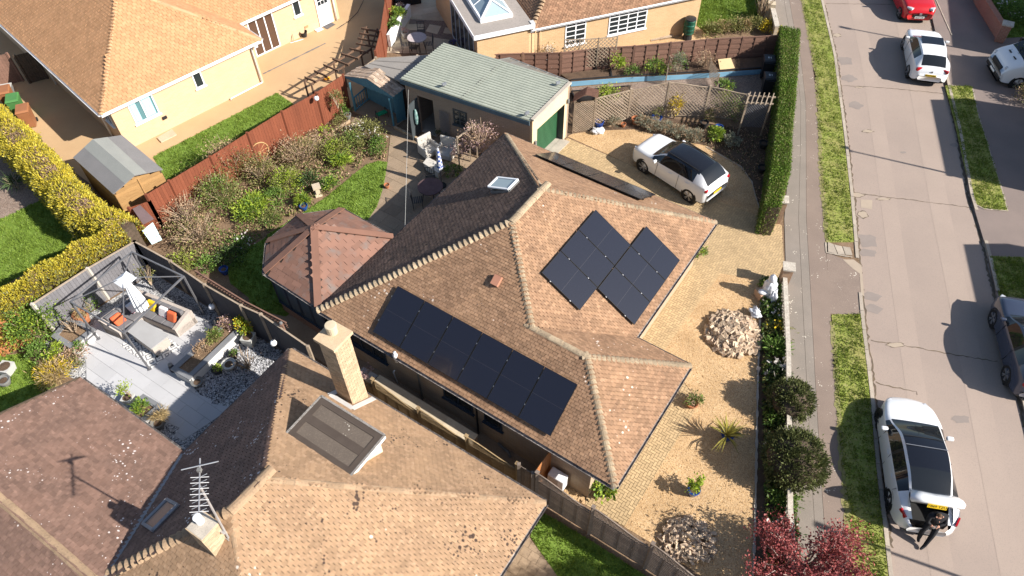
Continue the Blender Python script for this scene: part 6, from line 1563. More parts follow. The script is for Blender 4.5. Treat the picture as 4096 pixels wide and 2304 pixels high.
for r_, z_ in prof:
    for i in range(k):
        a = 2 * math.pi * i / k; rr = r_ * (1 + (.22 if i % 2 else -.15)); mb.v.append((ga.x + rr * math.cos(a) + .0, ga.y + rr * math.sin(a), ga.z - .1 + z_))
mb.f = [(j * k + i, j * k + (i + 1) % k, (j + 1) * k + (i + 1) % k, (j + 1) * k + i) for j in range(len(prof) - 1) for i in range(k)]; mb.build('drape', m_canvas, cp)
m_rattan = mat('beige_rattan', (.48, .42, .37), (.4, .35, .31), (.3, .26, .23), scale=3, fine=50, bump=.6, bscale=90); m_gcush = mat('grey_cushion', (.16, .155, .16), (.13, .125, .13), rough=.95, scale=4)
m_or = mat('orange_cushion', (.6, .13, .05), (.52, .1, .04), rough=.9); m_fl = mat('floral_cushion', (.7, .66, .64), (.65, .6, .6), rough=.9, spots=((.5, .03, .12), 9, .3)); m_ye = mat('yellow_cushion', (.75, .5, .02), (.7, .45, .02))
sc, sA, sB = V3((-14.190,17.902,0.72)), V3((-15.274,16.438,0.72)), V3((-11.953,16.850,0.72))
sc.z = sA.z = sB.z = 0; dA, dB = (sA - sc), (sB - sc); lA, lB = dA.length, dB.length; dA.normalize(); dB.normalize()
sofa = thing('corner_sofa', 'beige rattan corner sofa with grey cushions under the gazebo frame', 'sofa', sc)
MB().obox(sc, dA * lA, dB * .8, Z * .32).build('base', m_rattan, sofa); MB().obox(sc + dB * .81, dB * (lB - .81), dA * .8, Z * .32).build('base', m_rattan, sofa)
MB().obox(sc - dB * .02, dA * lA, dB * .14, Z * .72).build('backrest', m_rattan, sofa); MB().obox(sc + dB * .13 - dA * .02, dB * (lB - .13), dA * .14, Z * .72).build('backrest', m_rattan, sofa)
for e, d_, o_ in ((sc + dA * (lA - .14), dA, dB), (sc + dB * (lB - .14), dB, dA)):
    mb = MB(); mb.add([e, e + o_ * .85, e + o_ * .85 + Z * .45, e + o_ * .12 + Z * .74, e + Z * .74] + [p + d_ * .14 for p in (e, e + o_ * .85, e + o_ * .85 + Z * .45, e + o_ * .12 + Z * .74, e + Z * .74)], [(0, 1, 2, 3, 4), (9, 8, 7, 6, 5), (0, 5, 6, 1), (1, 6, 7, 2), (2, 7, 8, 3), (3, 8, 9, 4), (4, 9, 5, 0)]); mb.build('arm', m_rattan, sofa)
def soft(mb, nm, m, par, w=.03):
    o = mb.build(nm, m, par); b_ = o.modifiers.new('soft', 'BEVEL'); b_.width = w; b_.segments = 3; return o
nA = 3
for i in range(nA): q = (lA - .3) / nA; soft(MB().obox(sc + dA * (.16 + i * q) + dB * .14 + Z * .33, dA * (q - .015), dB * .68, Z * .13), 'seat_cushion', m_gcush, sofa); soft(MB().obox(sc + dA * (.16 + i * q) + dB * .14 + Z * .47, dA * (q - .015), dB * .16, Z * .36), 'back_cushion', m_gcush, sofa)
for i in range(nA): q = (lB - 1.0) / nA; soft(MB().obox(sc + dB * (.83 + i * q) + dA * .14 + Z * .33, dB * (q - .015), dA * .68, Z * .13), 'seat_cushion', m_gcush, sofa); soft(MB().obox(sc + dB * (.83 + i * q) + dA * .14 + Z * .47, dB * (q - .015), dA * .16, Z * .36), 'back_cushion', m_gcush, sofa)
def scatter_cushion(p, d_, o_, m, lab):
    tag(soft(MB().obox(V3(p) - d_ * .2, d_ * .4, o_ * .13 + Z * -.02, Z * .36 - o_ * .16), 'scatter_cushion', m, None, .05), lab, 'cushion', 'scatter cushions on the garden sofa')
scatter_cushion(sc + dA * (lA - .4) + dB * .5 + Z * .48, dA, dB, m_or, 'orange cushion on the shaded left end of the corner sofa')
scatter_cushion(sc + dA * (lA - 1.1) + dB * .45 + Z * .48, dA, dB, m_fl, 'floral cushion in the middle of the sofa side nearest the hedge')
scatter_cushion(sc + dB * (lB - .45) + dA * .5 + Z * .48, dB, dA, m_or, 'orange cushion at the terrace end of the sofa, by the planter')
scatter_cushion(sc + dB * (lB - .9) + dA * .45 + Z * .48, dB, dA, m_fl, 'floral cushion next to the orange one, by the planter')
scatter_cushion(sc + dB * .95 + dA * .4 + Z * .48, dB, dA, m_ye, 'yellow cushion in the corner of the garden sofa')
tb = thing('garden_table', 'grey-topped rattan garden table in front of the corner sofa', 'table', (-13.691,16.214,0))
tc = [V3((-13.718,16.518,0.68)), V3((-12.480,15.773,0.68)), V3((-12.946,15.173,0.68)), V3((-14.125,16.018,0.68))]
MB().slab(tc, .05).build('table_top', mat('grey_table_top', (.36, .355, .35), (.32, .315, .31), rough=.5, scale=2), tb)
cm = (tc[0] + tc[1] + tc[2] + tc[3]) / 4
MB().prism([(cm + (p - cm) * .85)[:2] for p in tc], .08, .62).build('base', m_rattan, tb)
for p in tc: q = cm + (p - cm) * .85; MB().bar(up(q, 0), up(q, .1), .06, .06).build('leg', m_trim, tb)
m_, nt_r, b_r = nodes_of('diamond_rug'); mpn = nn(nt_r, 'ShaderNodeMapping'); nt_r.links.new(pos(nt_r), mpn.inputs[0]); mpn.inputs['Rotation'].default_value = (0, 0, R(12)); sx = nn(nt_r, 'ShaderNodeSeparateXYZ'); nt_r.links.new(mpn.outputs[0], sx.inputs[0])
def tri(v, s_): return mathn(nt_r, 'PINGPONG', mathn(nt_r, 'MULTIPLY', v, s_), 1.0)
rv = mathn(nt_r, 'PINGPONG', mathn(nt_r, 'MULTIPLY', mathn(nt_r, 'ADD', tri(sx.outputs[0], 5.0), tri(sx.outputs[1], 5.0)), 2.5), 1.0)
nt_r.links.new(mixc(nt_r, rampf(nt_r, rv, .55, .65), (.66, .65, .62), (.2, .2, .21)), b_r.inputs['Base Color']); b_r.inputs['Roughness'].default_value = .95
tag(MB().prism([p[:2] for p in ((-14.544,15.827,0), (-13.868,16.783,0), (-12.305,15.762,0), (-13.055,14.792,0))], .006, .018).build('outdoor_rug', m_), 'cream and grey diamond-patterned outdoor rug under the garden table', 'rug')
# walled planters
m_wbrick = brickmat('white_block', -33.5, (.62, .61, .6), (.52, .51, .5), (.5, .5, .5), .3, .06)
m_slate = mat('grey_coping', (.2, .205, .215), (.17, .175, .185), rough=.6, scale=2)
def planter(label, top, z, name='planter'):
    t = thing(name, label, 'planter', up(top[0], 0)); top = [up(p, z) for p in top]; c = sum(top, V3()) / 4
    for i in range(4):
        a, b = top[i], top[(i + 1) % 4]; MB().bar(up(a, z / 2 - .03), up(b, z / 2 - .03), .14, z - .06).build('wall', m_wbrick, t); e = (b - a).normalized() * .09
        MB().bar(a - e - Z * .02, b + e - Z * (.02 + .001 * i), .2, .045).build('coping', m_slate, t)
    MB().prism([(c + (p - c) * .93)[:2] for p in top], .02, z - .07).build('soil', m_bed, t); return t
planter('long white block planter with grey coping beside the terrace', [(-10.618,16.581,0.45), (-10.104,16.198,0.45), (-11.378,14.130,0.45), (-11.997,14.478,0.45)], .45)
planter('square white block planter with grey coping by the pink flowers', [(-16.572,16.803,0.45), (-15.557,16.223,0.45), (-16.067,15.532,0.45), (-16.837,15.998,0.45)], .45)
planter('small white block planter with grey coping beside the foreground roof', [(-12.752,13.318,0.45), (-12.079,12.934,0.45), (-12.522,12.368,0.45), (-13.167,12.740,0.45)], .45)
def pot(p, r, h, m, label, group=None, name='plant_pot', square=False, soil=True):
    t = thing(name, label, 'pot', p, group); p = V3(p)
    if square:
        mb = MB(); vs = []
        for z_, k in ((0, .75), (h, 1)):
            for a in (.6, 2.17, 3.74, 5.31): vs.append(p + V3((math.cos(a) * r * k * 1.3, math.sin(a) * r * k * 1.3, z_)))
        mb.add(vs, [(3, 2, 1, 0), (0, 1, 5, 4), (1, 2, 6, 5), (2, 3, 7, 6), (3, 0, 4, 7), (4, 5, 6, 7)]); mb.build('body', m, t)
    else: MB().lathe(p, [(r * .65, 0), (r * .95, h * .6), (r, h - .04), (r * 1.08, h - .03), (r * 1.08, h), (r * .92, h), (r * .9, h - .05)], 18).build('body', m, t, smooth=False)
    if soil: MB().lathe(p, [(r * .88, h - .06), (r * .5, h - .045), (.01, h - .04)], 14).build('soil', m_soil, t) if not square else MB().lathe(p, [(r * .8, h + .002), (.01, h + .012)], 10).build('soil', m_soil, t)
    return t
pot((-16.214,16.917,0), .26, .55, m_terra, 'large orange terracotta pot between sofa and square planter')
pot((-11.050,16.738,0), .2, .22, m_greypot, 'round dark pot at the end of the charcoal fence border')
pot((-10.220,14.790,0), .24, .26, m_ltpot, 'wide pale round pot on the pebbles')
pot((-10.184,15.218,0), .17, .2, m_blackpot, 'black pot with small shrub, on the pebbles behind the pale pot')
pot((-10.607,14.582,0), .18, .22, m_blackpot, 'black pot with green tuft, on the pebbles beside the planter')
pot((-11.165,14.056,0), .2, .25, m_greypot, 'grey pot with moss-green top at the planter end')
pot((-9.706,15.843,0), .24, .45, m_ltpot, 'square pale pot with yellow-green shrub against the charcoal fence', square=True)
pot((-15.841,15.485,0), .2, .3, m_ltpot, 'pale round pot with small shrub beside the square planter')
pot((-12.046,12.407,0), .22, .3, m_greypot, 'grey pot of straw-coloured grass by the foreground roof')
pot((-13.386,13.409,0), .2, .3, m_ltpot, 'square pale pot with twiggy shrub beside the small planter', square=True)
pot((-11.493,19.311,0), .17, .3, m_blueglaze, 'blue glazed pot with tan rim beside the shaded lawn')
pot((-7.900,29.287,0), .17, .26, m_greypot, 'dark pot beside the blue shelter corner')
pot((-5.490,24.256,0), .12, .2, m_terra, 'small terracotta pot on the edge of the old patio')
pot((-8.944,22.936,0), .17, .25, m_blueglaze, 'blue glazed pot with strappy leaves beside the lawn')
pot((4.266,28.355,0), .22, .36, m_blueglaze, 'bright blue pot with a small tree beside the garage arch')
pot((6.059,28.630,0), .2, .3, m_terra, 'terracotta pot at the foot of the trellis screen')
pot((5.447,28.382,0), .12, .18, m_terra, 'small terracotta pot among the lavender')
pot((7.086,28.765,0), .25, .26, m_blueglaze, 'wide blue bowl pot with shrub behind the lavender')
pot((9.267,28.201,0), .2, .36, m_blackpot, 'black plastic pot in front of the trellis screen')
pot((9.936,27.982,0), .2, .24, m_blueglaze, 'blue pot with a slim tree near the pergola arch')
pot((11.762,26.699,0), .2, .3, m_blackpot, 'dark pot in the shade at the hedge foot, upper one', 'dark pots along the hedge')
pot((11.313,25.011,0), .2, .28, m_blackpot, 'dark pot in the shade at the hedge foot, lower one', 'dark pots along the hedge')
pot((10.801,31.094,0), .28, .3, m_blackpot, 'large black pot of herbs in the vegetable plot')
pot((6.147,12.958,0), .2, .22, m_terra, 'low pot of ivy on the paved path edge')
pot((7.099,11.698,0), .22, .34, m_blueglaze, 'blue pot holding the spiky cordyline')
pot((5.633,9.762,0), .2, .34, m_blueglaze, 'blue glazed pot with a yellow-green shrub on the open gravel')
pot((2.845,9.800,0), .22, .3, m_greypot, 'grey pot with glossy shrub at the wing corner')
pot((-5.707,36.508,0), .2, .32, m_ltpot, 'pale pot of pink flowers on the far patio')
pot((-3.062,35.511,0), .2, .28, m_greypot, 'grey flower pot beside the extension')
pot((-18.061,14.211,0), .22, .28, m_greypot, 'round grey pot on the corner lawn'); pot((-18.187,14.726,0), .26, .35, m_ltpot, 'square grey planter pot by the orange fence', square=True)
# window box of flowers in the passage
fb = thing('flower_trough', 'trough of pink flowers behind the brick chimney', 'trough', H.w(2.3, -.4, .6))
mb = MB(); H.box(mb, 1.95, 2.6, -.55, -.25, .55, .8); mb.build('box', m_ltpot, fb); mb = MB(); H.box(mb, 1.95, 2.6, -.6, -.3, 0, .55); mb.build('stand', m_brickMd, fb)
# lantern, wall lights
t = thing('lantern', 'dark round-topped lantern at the planter corner', 'lantern', (-12.247,14.693,0)); MB().lathe((-12.247,14.693,0), [(.11, 0), (.11, .05), (.1, .25), (.06, .3), (.05, .33)], 12).build('body', m_greyf, t); MB().lathe(V3((-12.247,14.693,0)) + Z * .33, [(.05, 0), (.08, .05), (.05, .1), (.01, .11)], 12).build('top', m_greypot, t)
for q, lab in (((-8.930,28.420,1.7), 'small white lamp on the red-brown fence beside the climber'), ((-8.389,14.980,1.1), 'white globe lamp hanging on the charcoal fence bracket'), ((-11.187,16.968,0.7), 'small white lamp on the charcoal fence panel')):
    t = thing('globe_lamp', lab, 'lamp', q); MB().lathe(V3(q), [(.03, 0), (.1, .04), (.12, .1), (.1, .18), (.03, .22)], 14).build('globe', m_upvc, t, smooth=True); MB().bar(V3(q) + Z * .22, V3(q) + V3((.1, .1, .3)), .02, .02).build('bracket', m_trim, t)
# ---------------------------------------------------------------- back garden furniture
m_wick = mat('white_wicker', (.55, .52, .47), (.46, .43, .39), (.36, .34, .3), scale=4, fine=50, bump=.6, bscale=90)
def wicker_chair(p, rz, lab):
    t = thing('wicker_chair', lab, 'chair', p, 'wicker chairs on the old patio'); M_ = Matrix.Translation(p) @ Matrix.Rotation(R(rz), 4, 'Z')
    def bx(nm, c, s_, m=m_wick):
        mb = MB().box(c, s_); mb.v = [tuple(M_ @ V3(q)) for q in mb.v]; o = mb.build(nm, m, t); b_ = o.modifiers.new('soft', 'BEVEL'); b_.width = .03; b_.segments = 2
    bx('seat', (0, 0, .1), (.6, .6, .28)); bx('arm', (-.34, 0, .1), (.1, .62, .5)); bx('arm', (.34, 0, .1), (.1, .62, .5)); bx('backrest', (0, .34, .1), (.76, .1, .85))
    for x in (-.3, .3):
        for y in (-.25, .3): bx('leg', (x, y, 0), (.05, .05, .11))
wicker_chair((-3.742,26.475,0), 40, 'white wicker armchair left of the furled checked parasol'); wicker_chair((-2.951,26.268,0), -20, 'white wicker armchair right of the furled checked parasol')
t = thing('wicker_stool', 'low white wicker table in front of the wicker armchairs', 'table', (-3.493,25.435,0)); q4 = [(-3.757,25.855,0.4), (-2.929,25.190,0.4), (-3.207,24.743,0.4), (-3.943,25.440,0.4)]
MB().slab(q4, .06).build('top', m_wick, t); c_ = sum((V3(p) for p in q4), V3()) / 4; MB().prism([(c_ + (V3(p) - c_) * .92)[:2] for p in q4], .03, .34).build('base', m_wick, t)
pm, pnt, pb_ = nodes_of('blue_check'); ck = nn(pnt, 'ShaderNodeTexChecker'); pnt.links.new(pos(pnt), ck.inputs[0]); ck.inputs['Scale'].default_value = 9; ck.inputs['Color1'].default_value = (.05, .1, .35, 1); ck.inputs['Color2'].default_value = (.75, .76, .78, 1); pnt.links.new(ck.outputs[0], pb_.inputs['Base Color'])
t = thing('checked_parasol', 'furled blue and white checked parasol standing by the wicker chairs', 'parasol', (-3.069,24.343,0)); pb0 = V3((-3.069,24.343,0))
MB().tube([pb0, pb0 + Z * 2.1], .02, 8).build('pole', m_frame, t); MB().lathe(pb0 + Z * .9, [(.05, 0), (.14, .1), (.12, .5), (.07, 1.0), (.02, 1.22)], 11).build('canopy', pm, t); MB().lathe(pb0, [(.22, 0), (.2, .05), (.04, .07)], 14).build('base', m_trim, t)
m_iron = mat('dark_iron', (.03, .028, .03), (.045, .04, .04), rough=.5); m_mosaic = mat('table_mosaic', (.5, .46, .45), (.42, .36, .36), (.3, .25, .26), scale=4, fine=14); m_brtab = mat('brown_lattice_table', (.13, .08, .08), (.1, .06, .06), scale=5)
def round_table(p, r, h, m, lab):
    t = thing('round_table', lab, 'table', p); p = V3(p); MB().lathe(p + Z * (h - .04), [(r, 0), (r, .04), (r * .3, .042), (.01, .042)], 28).build('table_top', m, t)
    for k in range(4): a = k * 1.57 + .4; d = V3((math.cos(a), math.sin(a), 0)); MB().tube([p + d * r * .75, p + d * r * .55 + Z * (h - .05)], .02, 6).build('leg', m_iron, t)
def metal_chair(p, rz, lab, grp):
    t = thing('metal_chair', lab, 'chair', p, grp); M_ = Matrix.Translation(p) @ Matrix.Rotation(R(rz), 4, 'Z'); X = lambda *q: M_ @ V3(q)
    for x in (-.2, .2): MB().tube([X(x, -.2, 0), X(x, -.2, .44)], .013, 6).build('leg', m_iron, t); MB().tube([X(x, .2, 0), X(x, .2, .44), X(x, .26, .92)], .013, 6).build('leg', m_iron, t)
    mb = MB()
    for k in range(6): mb.bar(X(-.21, -.2 + k * .08, .45), X(.21, -.2 + k * .08, .45), .05, .012)
    mb.build('seat', m_iron, t); mb = MB()
    for k in range(5): mb.bar(X(-.16 + k * .08, .215, .55), X(-.16 + k * .08, .255, .9), .02, .012)
    mb.bar(X(-.21, .255, .9), X(.21, .255, .9), .03, .02); mb.bar(X(-.21, .215, .55), X(.21, .215, .55), .03, .02); mb.build('backrest', m_iron, t)
round_table((-3.469,23.524,0), .55, .72, m_brtab, 'dark round lattice table in the shade by the bungalow roof'); metal_chair((-3.517,24.307,0), 10, 'black metal chair behind the shaded round table', 'metal chairs on the old patio'); metal_chair((-4.019,22.970,0), 100, 'black metal chair left of the shaded round table', 'metal chairs on the old patio')
round_table((-4.912,35.291,0), .52, .72, m_mosaic, 'round pale mosaic table on the far stone patio')
for q, a, lab in (((-5.511,35.045,0), 90, 'black chair left of the mosaic table'), ((-4.279,35.081,0), -80, 'black chair right of the mosaic table'), ((-4.799,36.284,0), 0, 'black chair behind the mosaic table'), ((-5.055,34.776,0), 170, 'black chair in front of the mosaic table')): metal_chair(q, a, lab, 'chairs round the mosaic table')
sf = thing('patio_sofa', 'dark rattan sofa at the top edge of the far patio', 'sofa', (-5.817,40.176,0))
mb = MB().box((-5.896,40.178,0), (1.5, .7, .4), R(19)); mb.build('base', m_trim, sf); mb = MB().box(V3((-5.987,40.332,0)) + V3((0, .3, .3)), (1.5, .15, .4), R(19)); mb.build('backrest', m_trim, sf)
# green and black kneeler, feeder stack in the shelter
kn = thing('garden_kneeler', 'green garden kneeler bench in the shelter doorway', 'kneeler', (-6.218,29.252,0)); kq = V3((-6.218,29.252,0)); mb = MB().box(kq + Z * .3, (.5, .25, .05), R(35)); mb.build('pad', mat('green_pad', (.01, .28, .13), (.01, .24, .1)), kn)
for sg in (-1, 1): c_ = kq + V3((math.cos(R(35)), math.sin(R(35)), 0)) * .26 * sg; MB().tube([c_ + V3((.07, -.1, 0)), c_ + V3((.07, -.1, .5)), c_ + V3((-.07, .1, .5)), c_ + V3((-.07, .1, 0))], .015, 6).build('frame', m_iron, kn)
# stone birdbath block, wagon wheel, wall art, butterfly
t = thing('stone_pedestal', 'small pale stone pedestal at the lawn edge', 'pedestal', (-8.507,23.842,0)); sp0 = V3((-8.477,23.841,0)); MB().box(sp0, (.3, .3, .1), .4).build('base', m_stone, t); MB().box(sp0 + Z * .1, (.18, .18, .35), .4).build('shaft', m_stone, t); MB().box(sp0 + Z * .45, (.34, .34, .1), .4).build('top', m_stone, t)
wh = thing('wagon_wheel', 'tan wooden wagon wheel leaning on the red-brown fence', 'wheel', (-11.523,25.963,0)); wc_ = V3((-11.408,26.048,0.6)); wf = Fr(wc_.x, wc_.y, 48); m_tan = mat('tan_wood', (.45, .27, .12), (.38, .22, .1), scale=5)
ring_ = [wf.w(.5 * math.cos(a), .02, .6 + .5 * math.sin(a)) for a in [2 * math.pi * i / 24 for i in range(25)]]; MB().tube(ring_, .035, 6, False).build('rim', m_tan, wh)
for k in range(10): a = 2 * math.pi * k / 10; MB().tube([wf.w(.06 * math.cos(a), .02, .6 + .06 * math.sin(a)), wf.w(.48 * math.cos(a), .02, .6 + .48 * math.sin(a))], .018, 5).build('spoke', m_tan, wh)
MB().tube([wf.w(0, -.04, .6), wf.w(0, .08, .6)], .08, 10).build('hub', m_tan, wh)
pn = thing('wall_plaque', 'white-edged dark decorative plaque on the red-brown fence', 'plaque', (-9.645,28.398,1.2)); q4 = [V3((-9.750,28.228,1.65)), V3((-9.448,28.501,1.65)), V3((-9.444,28.370,0.95)), V3((-9.736,28.048,0.95))]
MB().slab(q4, .02, V3((.75, -.66, .1))).build('border', m_white, pn); c_ = sum(q4, V3()) / 4; MB().slab([c_ + (p - c_) * .82 + V3((.02, -.02, 0)) for p in q4], .02, V3((.75, -.66, .1))).build('picture', mat('plaque_art', (.06, .03, .03), (.12, .05, .04), (.55, .6, .62), scale=8, fine=12), pn)
bf = thing('metal_butterfly', 'rusty metal butterfly ornament on the red-brown fence', 'ornament', (-10.348,27.354,1.5)); bc = V3((-10.377,27.440,1.45)) + V3((.03, -.03, 0)); e_ = V3((.66, .75, 0)); m_rust = mat('rust', (.5, .25, .12), (.38, .17, .08), scale=9)
for sg in (-1, 1): MB().slab([bc, bc + e_ * .22 * sg + Z * .16, bc + e_ * .26 * sg, bc + e_ * .08 * sg - Z * .02], .01, V3((.75, -.66, 0))).build('wing', m_rust, bf); MB().slab([bc, bc + e_ * .16 * sg - Z * .04, bc + e_ * .12 * sg - Z * .16, bc + e_ * .02 * sg - Z * .05], .01, V3((.75, -.66, 0))).build('wing', m_rust, bf)
pa_ = V3((-15.043,21.178,0.7)); tag(MB().slab([(-15.023,20.954,0.85), (-14.724,21.411,0.85), (-14.404,20.938,0.3), (-14.741,20.678,0.3)], .03).build('aqua_board', mat('aqua_board', (.5, .66, .66), (.42, .58, .6), scale=3)), 'pale aqua board leaning behind the grey fence corner', 'board')
tag(MB().slab([(-15.331,21.541,1.5), (-15.104,21.772,1.5), (-14.385,21.084,1.4), (-14.724,20.786,1.4)], .06).build('storage_lid', mat('plum_felt', (.16, .11, .11), (.13, .09, .09))), 'plum-brown felt lid of a low store by the hedge corner', 'store')
ge = [(-9.096,27.312,0), (-8.767,27.654,0), (-8.442,28.051,0), (-8.112,28.454,0), (-7.752,28.914,0)]
ed = thing('brick_edging', 'row of slanted edging bricks along the upper garden bed path', 'edging', (-8.442,28.051,0))
ed2 = thing('brick_edging', 'row of slanted edging bricks along the lower garden bed path', 'edging', (-7.970,27.438,0))
for L_, T_ in (([(-9.104,27.362,0), (-7.766,29.020,0)], ed), ([(-8.410,26.974,0), (-7.254,28.591,0)], ed2)):
    a, b = V3(L_[0]), V3(L_[1]); n = int((b - a).length / .12)
    for k in range(n): p = a.lerp(b, (k + .5) / n); MB().obox(p - V3((.05, .03, .02)), (.1, .06 + rnd(-.01, .01), 0), (-.04, .06, 0), (rnd(-.02, .02), 0, .13 + rnd(-.02, .02))).build('brick', m_chim, T_)
we_ = thing('wall_step', 'low brick kerb in front of the garage side door', 'kerb', (-5.025,27.982,0))
for a, b in (((-5.551,28.453,0), (-4.555,27.719,0)), ((-4.555,27.719,0), (-4.008,27.181,0))):
    a, b = V3(a), V3(b); n = max(1, int((b - a).length / .22))
    for k in range(n): MB().bar(a.lerp(b, k / n) + Z * .07, a.lerp(b, (k + .95) / n) + Z * .07, .11, .14).build('brick', m_chim, we_)
wl = V3((-4.600,28.424,2.4)); tag(MB().tube([wl, wl.lerp(V3((-4.000,19.128,2.3)), .5) - Z * .05, V3((-4.000,19.128,2.3))], .007, 5).build('washing_line', m_ltpot), 'white washing line from the garage to the bungalow eave', 'line')
# rose posts beside the garage
rs = thing('rose_trellis', 'row of slim timber posts with cross rails beside the garage wall', 'trellis', (-2.070,25.967,0))
rps = [((-2.293,25.274,0), 2.0), ((-1.822,25.962,0), 2.0), ((-1.518,26.240,0), 2.0), ((-1.059,26.906,0), 1.6), ((-2.396,25.599,0), 1.9)]
for p, h in rps[:4]: MB().bar(V3(p), up(p, h), .06, .06).build('post', m_weath, rs)
MB().bar(up(rps[0][0], 1.9), up(rps[2][0], 1.9), .05, .05).build('rail', m_weath, rs); MB().bar(up(rps[2][0], 1.5), up(rps[3][0], 1.5), .05, .05).build('rail', m_weath, rs)
# diamond trellis on the garage wall
gl3 = thing('wall_trellis', 'small dark trellis on the garage wall beside the window', 'trellis', sp(4.5)); lattice(None, sp(4.2) + V3((-.06, -.06, 0)), sp(4.75) + V3((-.06, -.06, 0)), .2, lambda t: 1.7, m_greyf2, gl3, .12, .022)
# ---------------------------------------------------------------- bins, butt, boxes
def wheelie(p, rz, mb_, ml, lab, grp, txt=None):
    t = thing('wheelie_bin', lab, 'bin', p, grp); M_ = Matrix.Translation(p) @ Matrix.Rotation(R(rz), 4, 'Z'); X = lambda *q: M_ @ V3(q)
    mb = MB(); mb.add([X(*q) for q in ((-.22, -.26, .05), (.22, -.26, .05), (.22, .22, .05), (-.22, .22, .05), (-.28, -.34, .95), (.28, -.34, .95), (.28, .34, .95), (-.28, .34, .95))], [(3, 2, 1, 0), (0, 1, 5, 4), (1, 2, 6, 5), (2, 3, 7, 6), (3, 0, 4, 7), (4, 5, 6, 7)]); mb.build('body', mb_, t)
    mb = MB(); mb.add([X(*q) for q in ((-.3, -.38, .96), (.3, -.38, .96), (.3, .36, .99), (-.3, .36, .99), (-.26, -.3, 1.03), (.26, -.3, 1.03), (.26, .3, 1.06), (-.26, .3, 1.06))], [(3, 2, 1, 0), (0, 1, 5, 4), (1, 2, 6, 5), (2, 3, 7, 6), (3, 0, 4, 7), (4, 5, 6, 7)]); mb.build('lid', ml, t)
    MB().tube([X(-.22, .4, .95), X(.22, .4, .95)], .02, 6).build('handle', mb_, t)
    for sg in (-1, 1): MB().tube([X(.2 * sg, .28, .1), X(.27 * sg, .28, .1)], .1, 12).build('wheel', m_tyre, t)
    if txt: text_mesh(txt, .22, m_upvc, M_ @ Matrix.Translation((0, 0, 1.05)) @ Matrix.Rotation(R(3), 4, 'X'), t)
m_brbin = mat('brown_bin', (.3, .13, .06), (.26, .11, .05), rough=.5); m_grbin = mat('green_bin', (.07, .2, .06), (.06, .17, .05), rough=.5); m_dkbin = mat('charcoal_bin', (.03, .032, .036), (.025, .027, .03), rough=.45)
wheelie((-23.265,29.077,0), 20, m_brbin, m_brbin, 'brown wheelie bin standing clear in the sun', 'wheelie bins on the resin drive'); wheelie((-24.122,29.947,0), 20, m_grbin, m_grbin, 'green wheelie bin beside the brown one', 'wheelie bins on the resin drive')
wheelie((-24.843,30.619,0), 20, m_brbin, m_brbin, 'brown wheelie bin behind the green one', 'wheelie bins on the resin drive')
t = thing('recycling_box', 'grey recycling box stacked by the brown slatted fence', 'box', (-25.608,31.765,0)); MB().box((-25.608,31.765,0), (.6, .45, .35), .3).build('body', m_greypot, t); MB().box(V3((-25.608,31.765,0)) + Z * .35, (.64, .5, .04), .3).build('lid', m_ltpot, t)
wheelie((13.203,32.445,0), 170, m_dkbin, m_dkbin, 'dark wheelie bin with white number, nearer the fence', 'dark bins behind the hedge', '10'); wheelie((12.887,30.937,0), 170, m_dkbin, m_dkbin, 'dark wheelie bin nearer the pergola arch', 'dark bins behind the hedge', '10')
wbt = thing('water_butt', 'green ribbed water butt on a black stand by the buff brick wall', 'water butt', (9.771,36.010,0)); wb0 = V3((9.771,36.010,0)); MB().lathe(wb0, [(.26, 0), (.22, .3)], 14).build('stand', m_black, wbt)
m_butt = mat('green_butt', (.015, .09, .055), (.012, .075, .045), rough=.35); MB().lathe(wb0 + Z * .3, [(.25, 0), (.29, .08), (.27, .12), (.31, .3), (.29, .34), (.32, .55), (.29, .6), (.31, .8), (.28, .85)], 20).build('body', m_butt, wbt); MB().lathe(wb0 + Z * 1.15, [(.3, 0), (.29, .05), (.1, .09), (.01, .09)], 20).build('lid', m_black, wbt)
for k, q in enumerate(((6.557,35.644,0), (7.152,35.710,0), (8.056,35.876,0), (8.595,36.038,0))): 
    MBt = MB().tube([V3(q) + V3((-.35, -.12, .09)), V3(q) + V3((.35, .1, .09))], .09, 8); tag(MBt.build('log', m_weath), 'cut log lying by the buff brick wall, %s from the left' % ordn[k], 'log', 'logs by the buff brick wall')
tag(MB().slab([(10.826,33.193,0.5), (11.510,33.301,0.5), (11.628,32.659,0.32), (10.834,32.497,0.32)], .04).build('tan_board', mat('tan_plastic', (.6, .45, .25), (.54, .4, .22))), 'tan board lying on the raised bed end', 'board')
# statue wrapped in white plastic, white bag
stt = thing('wrapped_statue', 'white plastic-wrapped seated statue beside the gate pier', 'statue', (9.817,17.841,0)); s0_ = V3((9.853,17.773,0)); m_plas = mat('white_plastic_wrap', (.75, .76, .78), (.62, .63, .66), rough=.3, scale=6, bump=.8, bscale=8)
def lump(c, rx, ry, rz_, seed, n=18, amp=.18, fq=2.2):
    mb = MB(); rows = 12
    for i in range(rows + 1):
        ph_ = math.pi * i / rows
        for k in range(n):
            a = 2 * math.pi * k / n; d = V3((math.sin(ph_) * math.cos(a), math.sin(ph_) * math.sin(a), math.cos(ph_))); f_ = 1 + amp * (noise.noise(d * fq + V3((seed, seed, 0))) + .5 * noise.noise(d * fq * 2.7 + V3((0, seed, seed))))
            mb.v.append((c[0] + d.x * rx * f_, c[1] + d.y * ry * f_, c[2] + d.z * rz_ * f_))
    mb.f = [(i * n + k, i * n + (k + 1) % n, (i + 1) * n + (k + 1) % n, (i + 1) * n + k) for i in range(rows) for k in range(n)]; mb.f = [f[::-1] for f in mb.f]; return mb
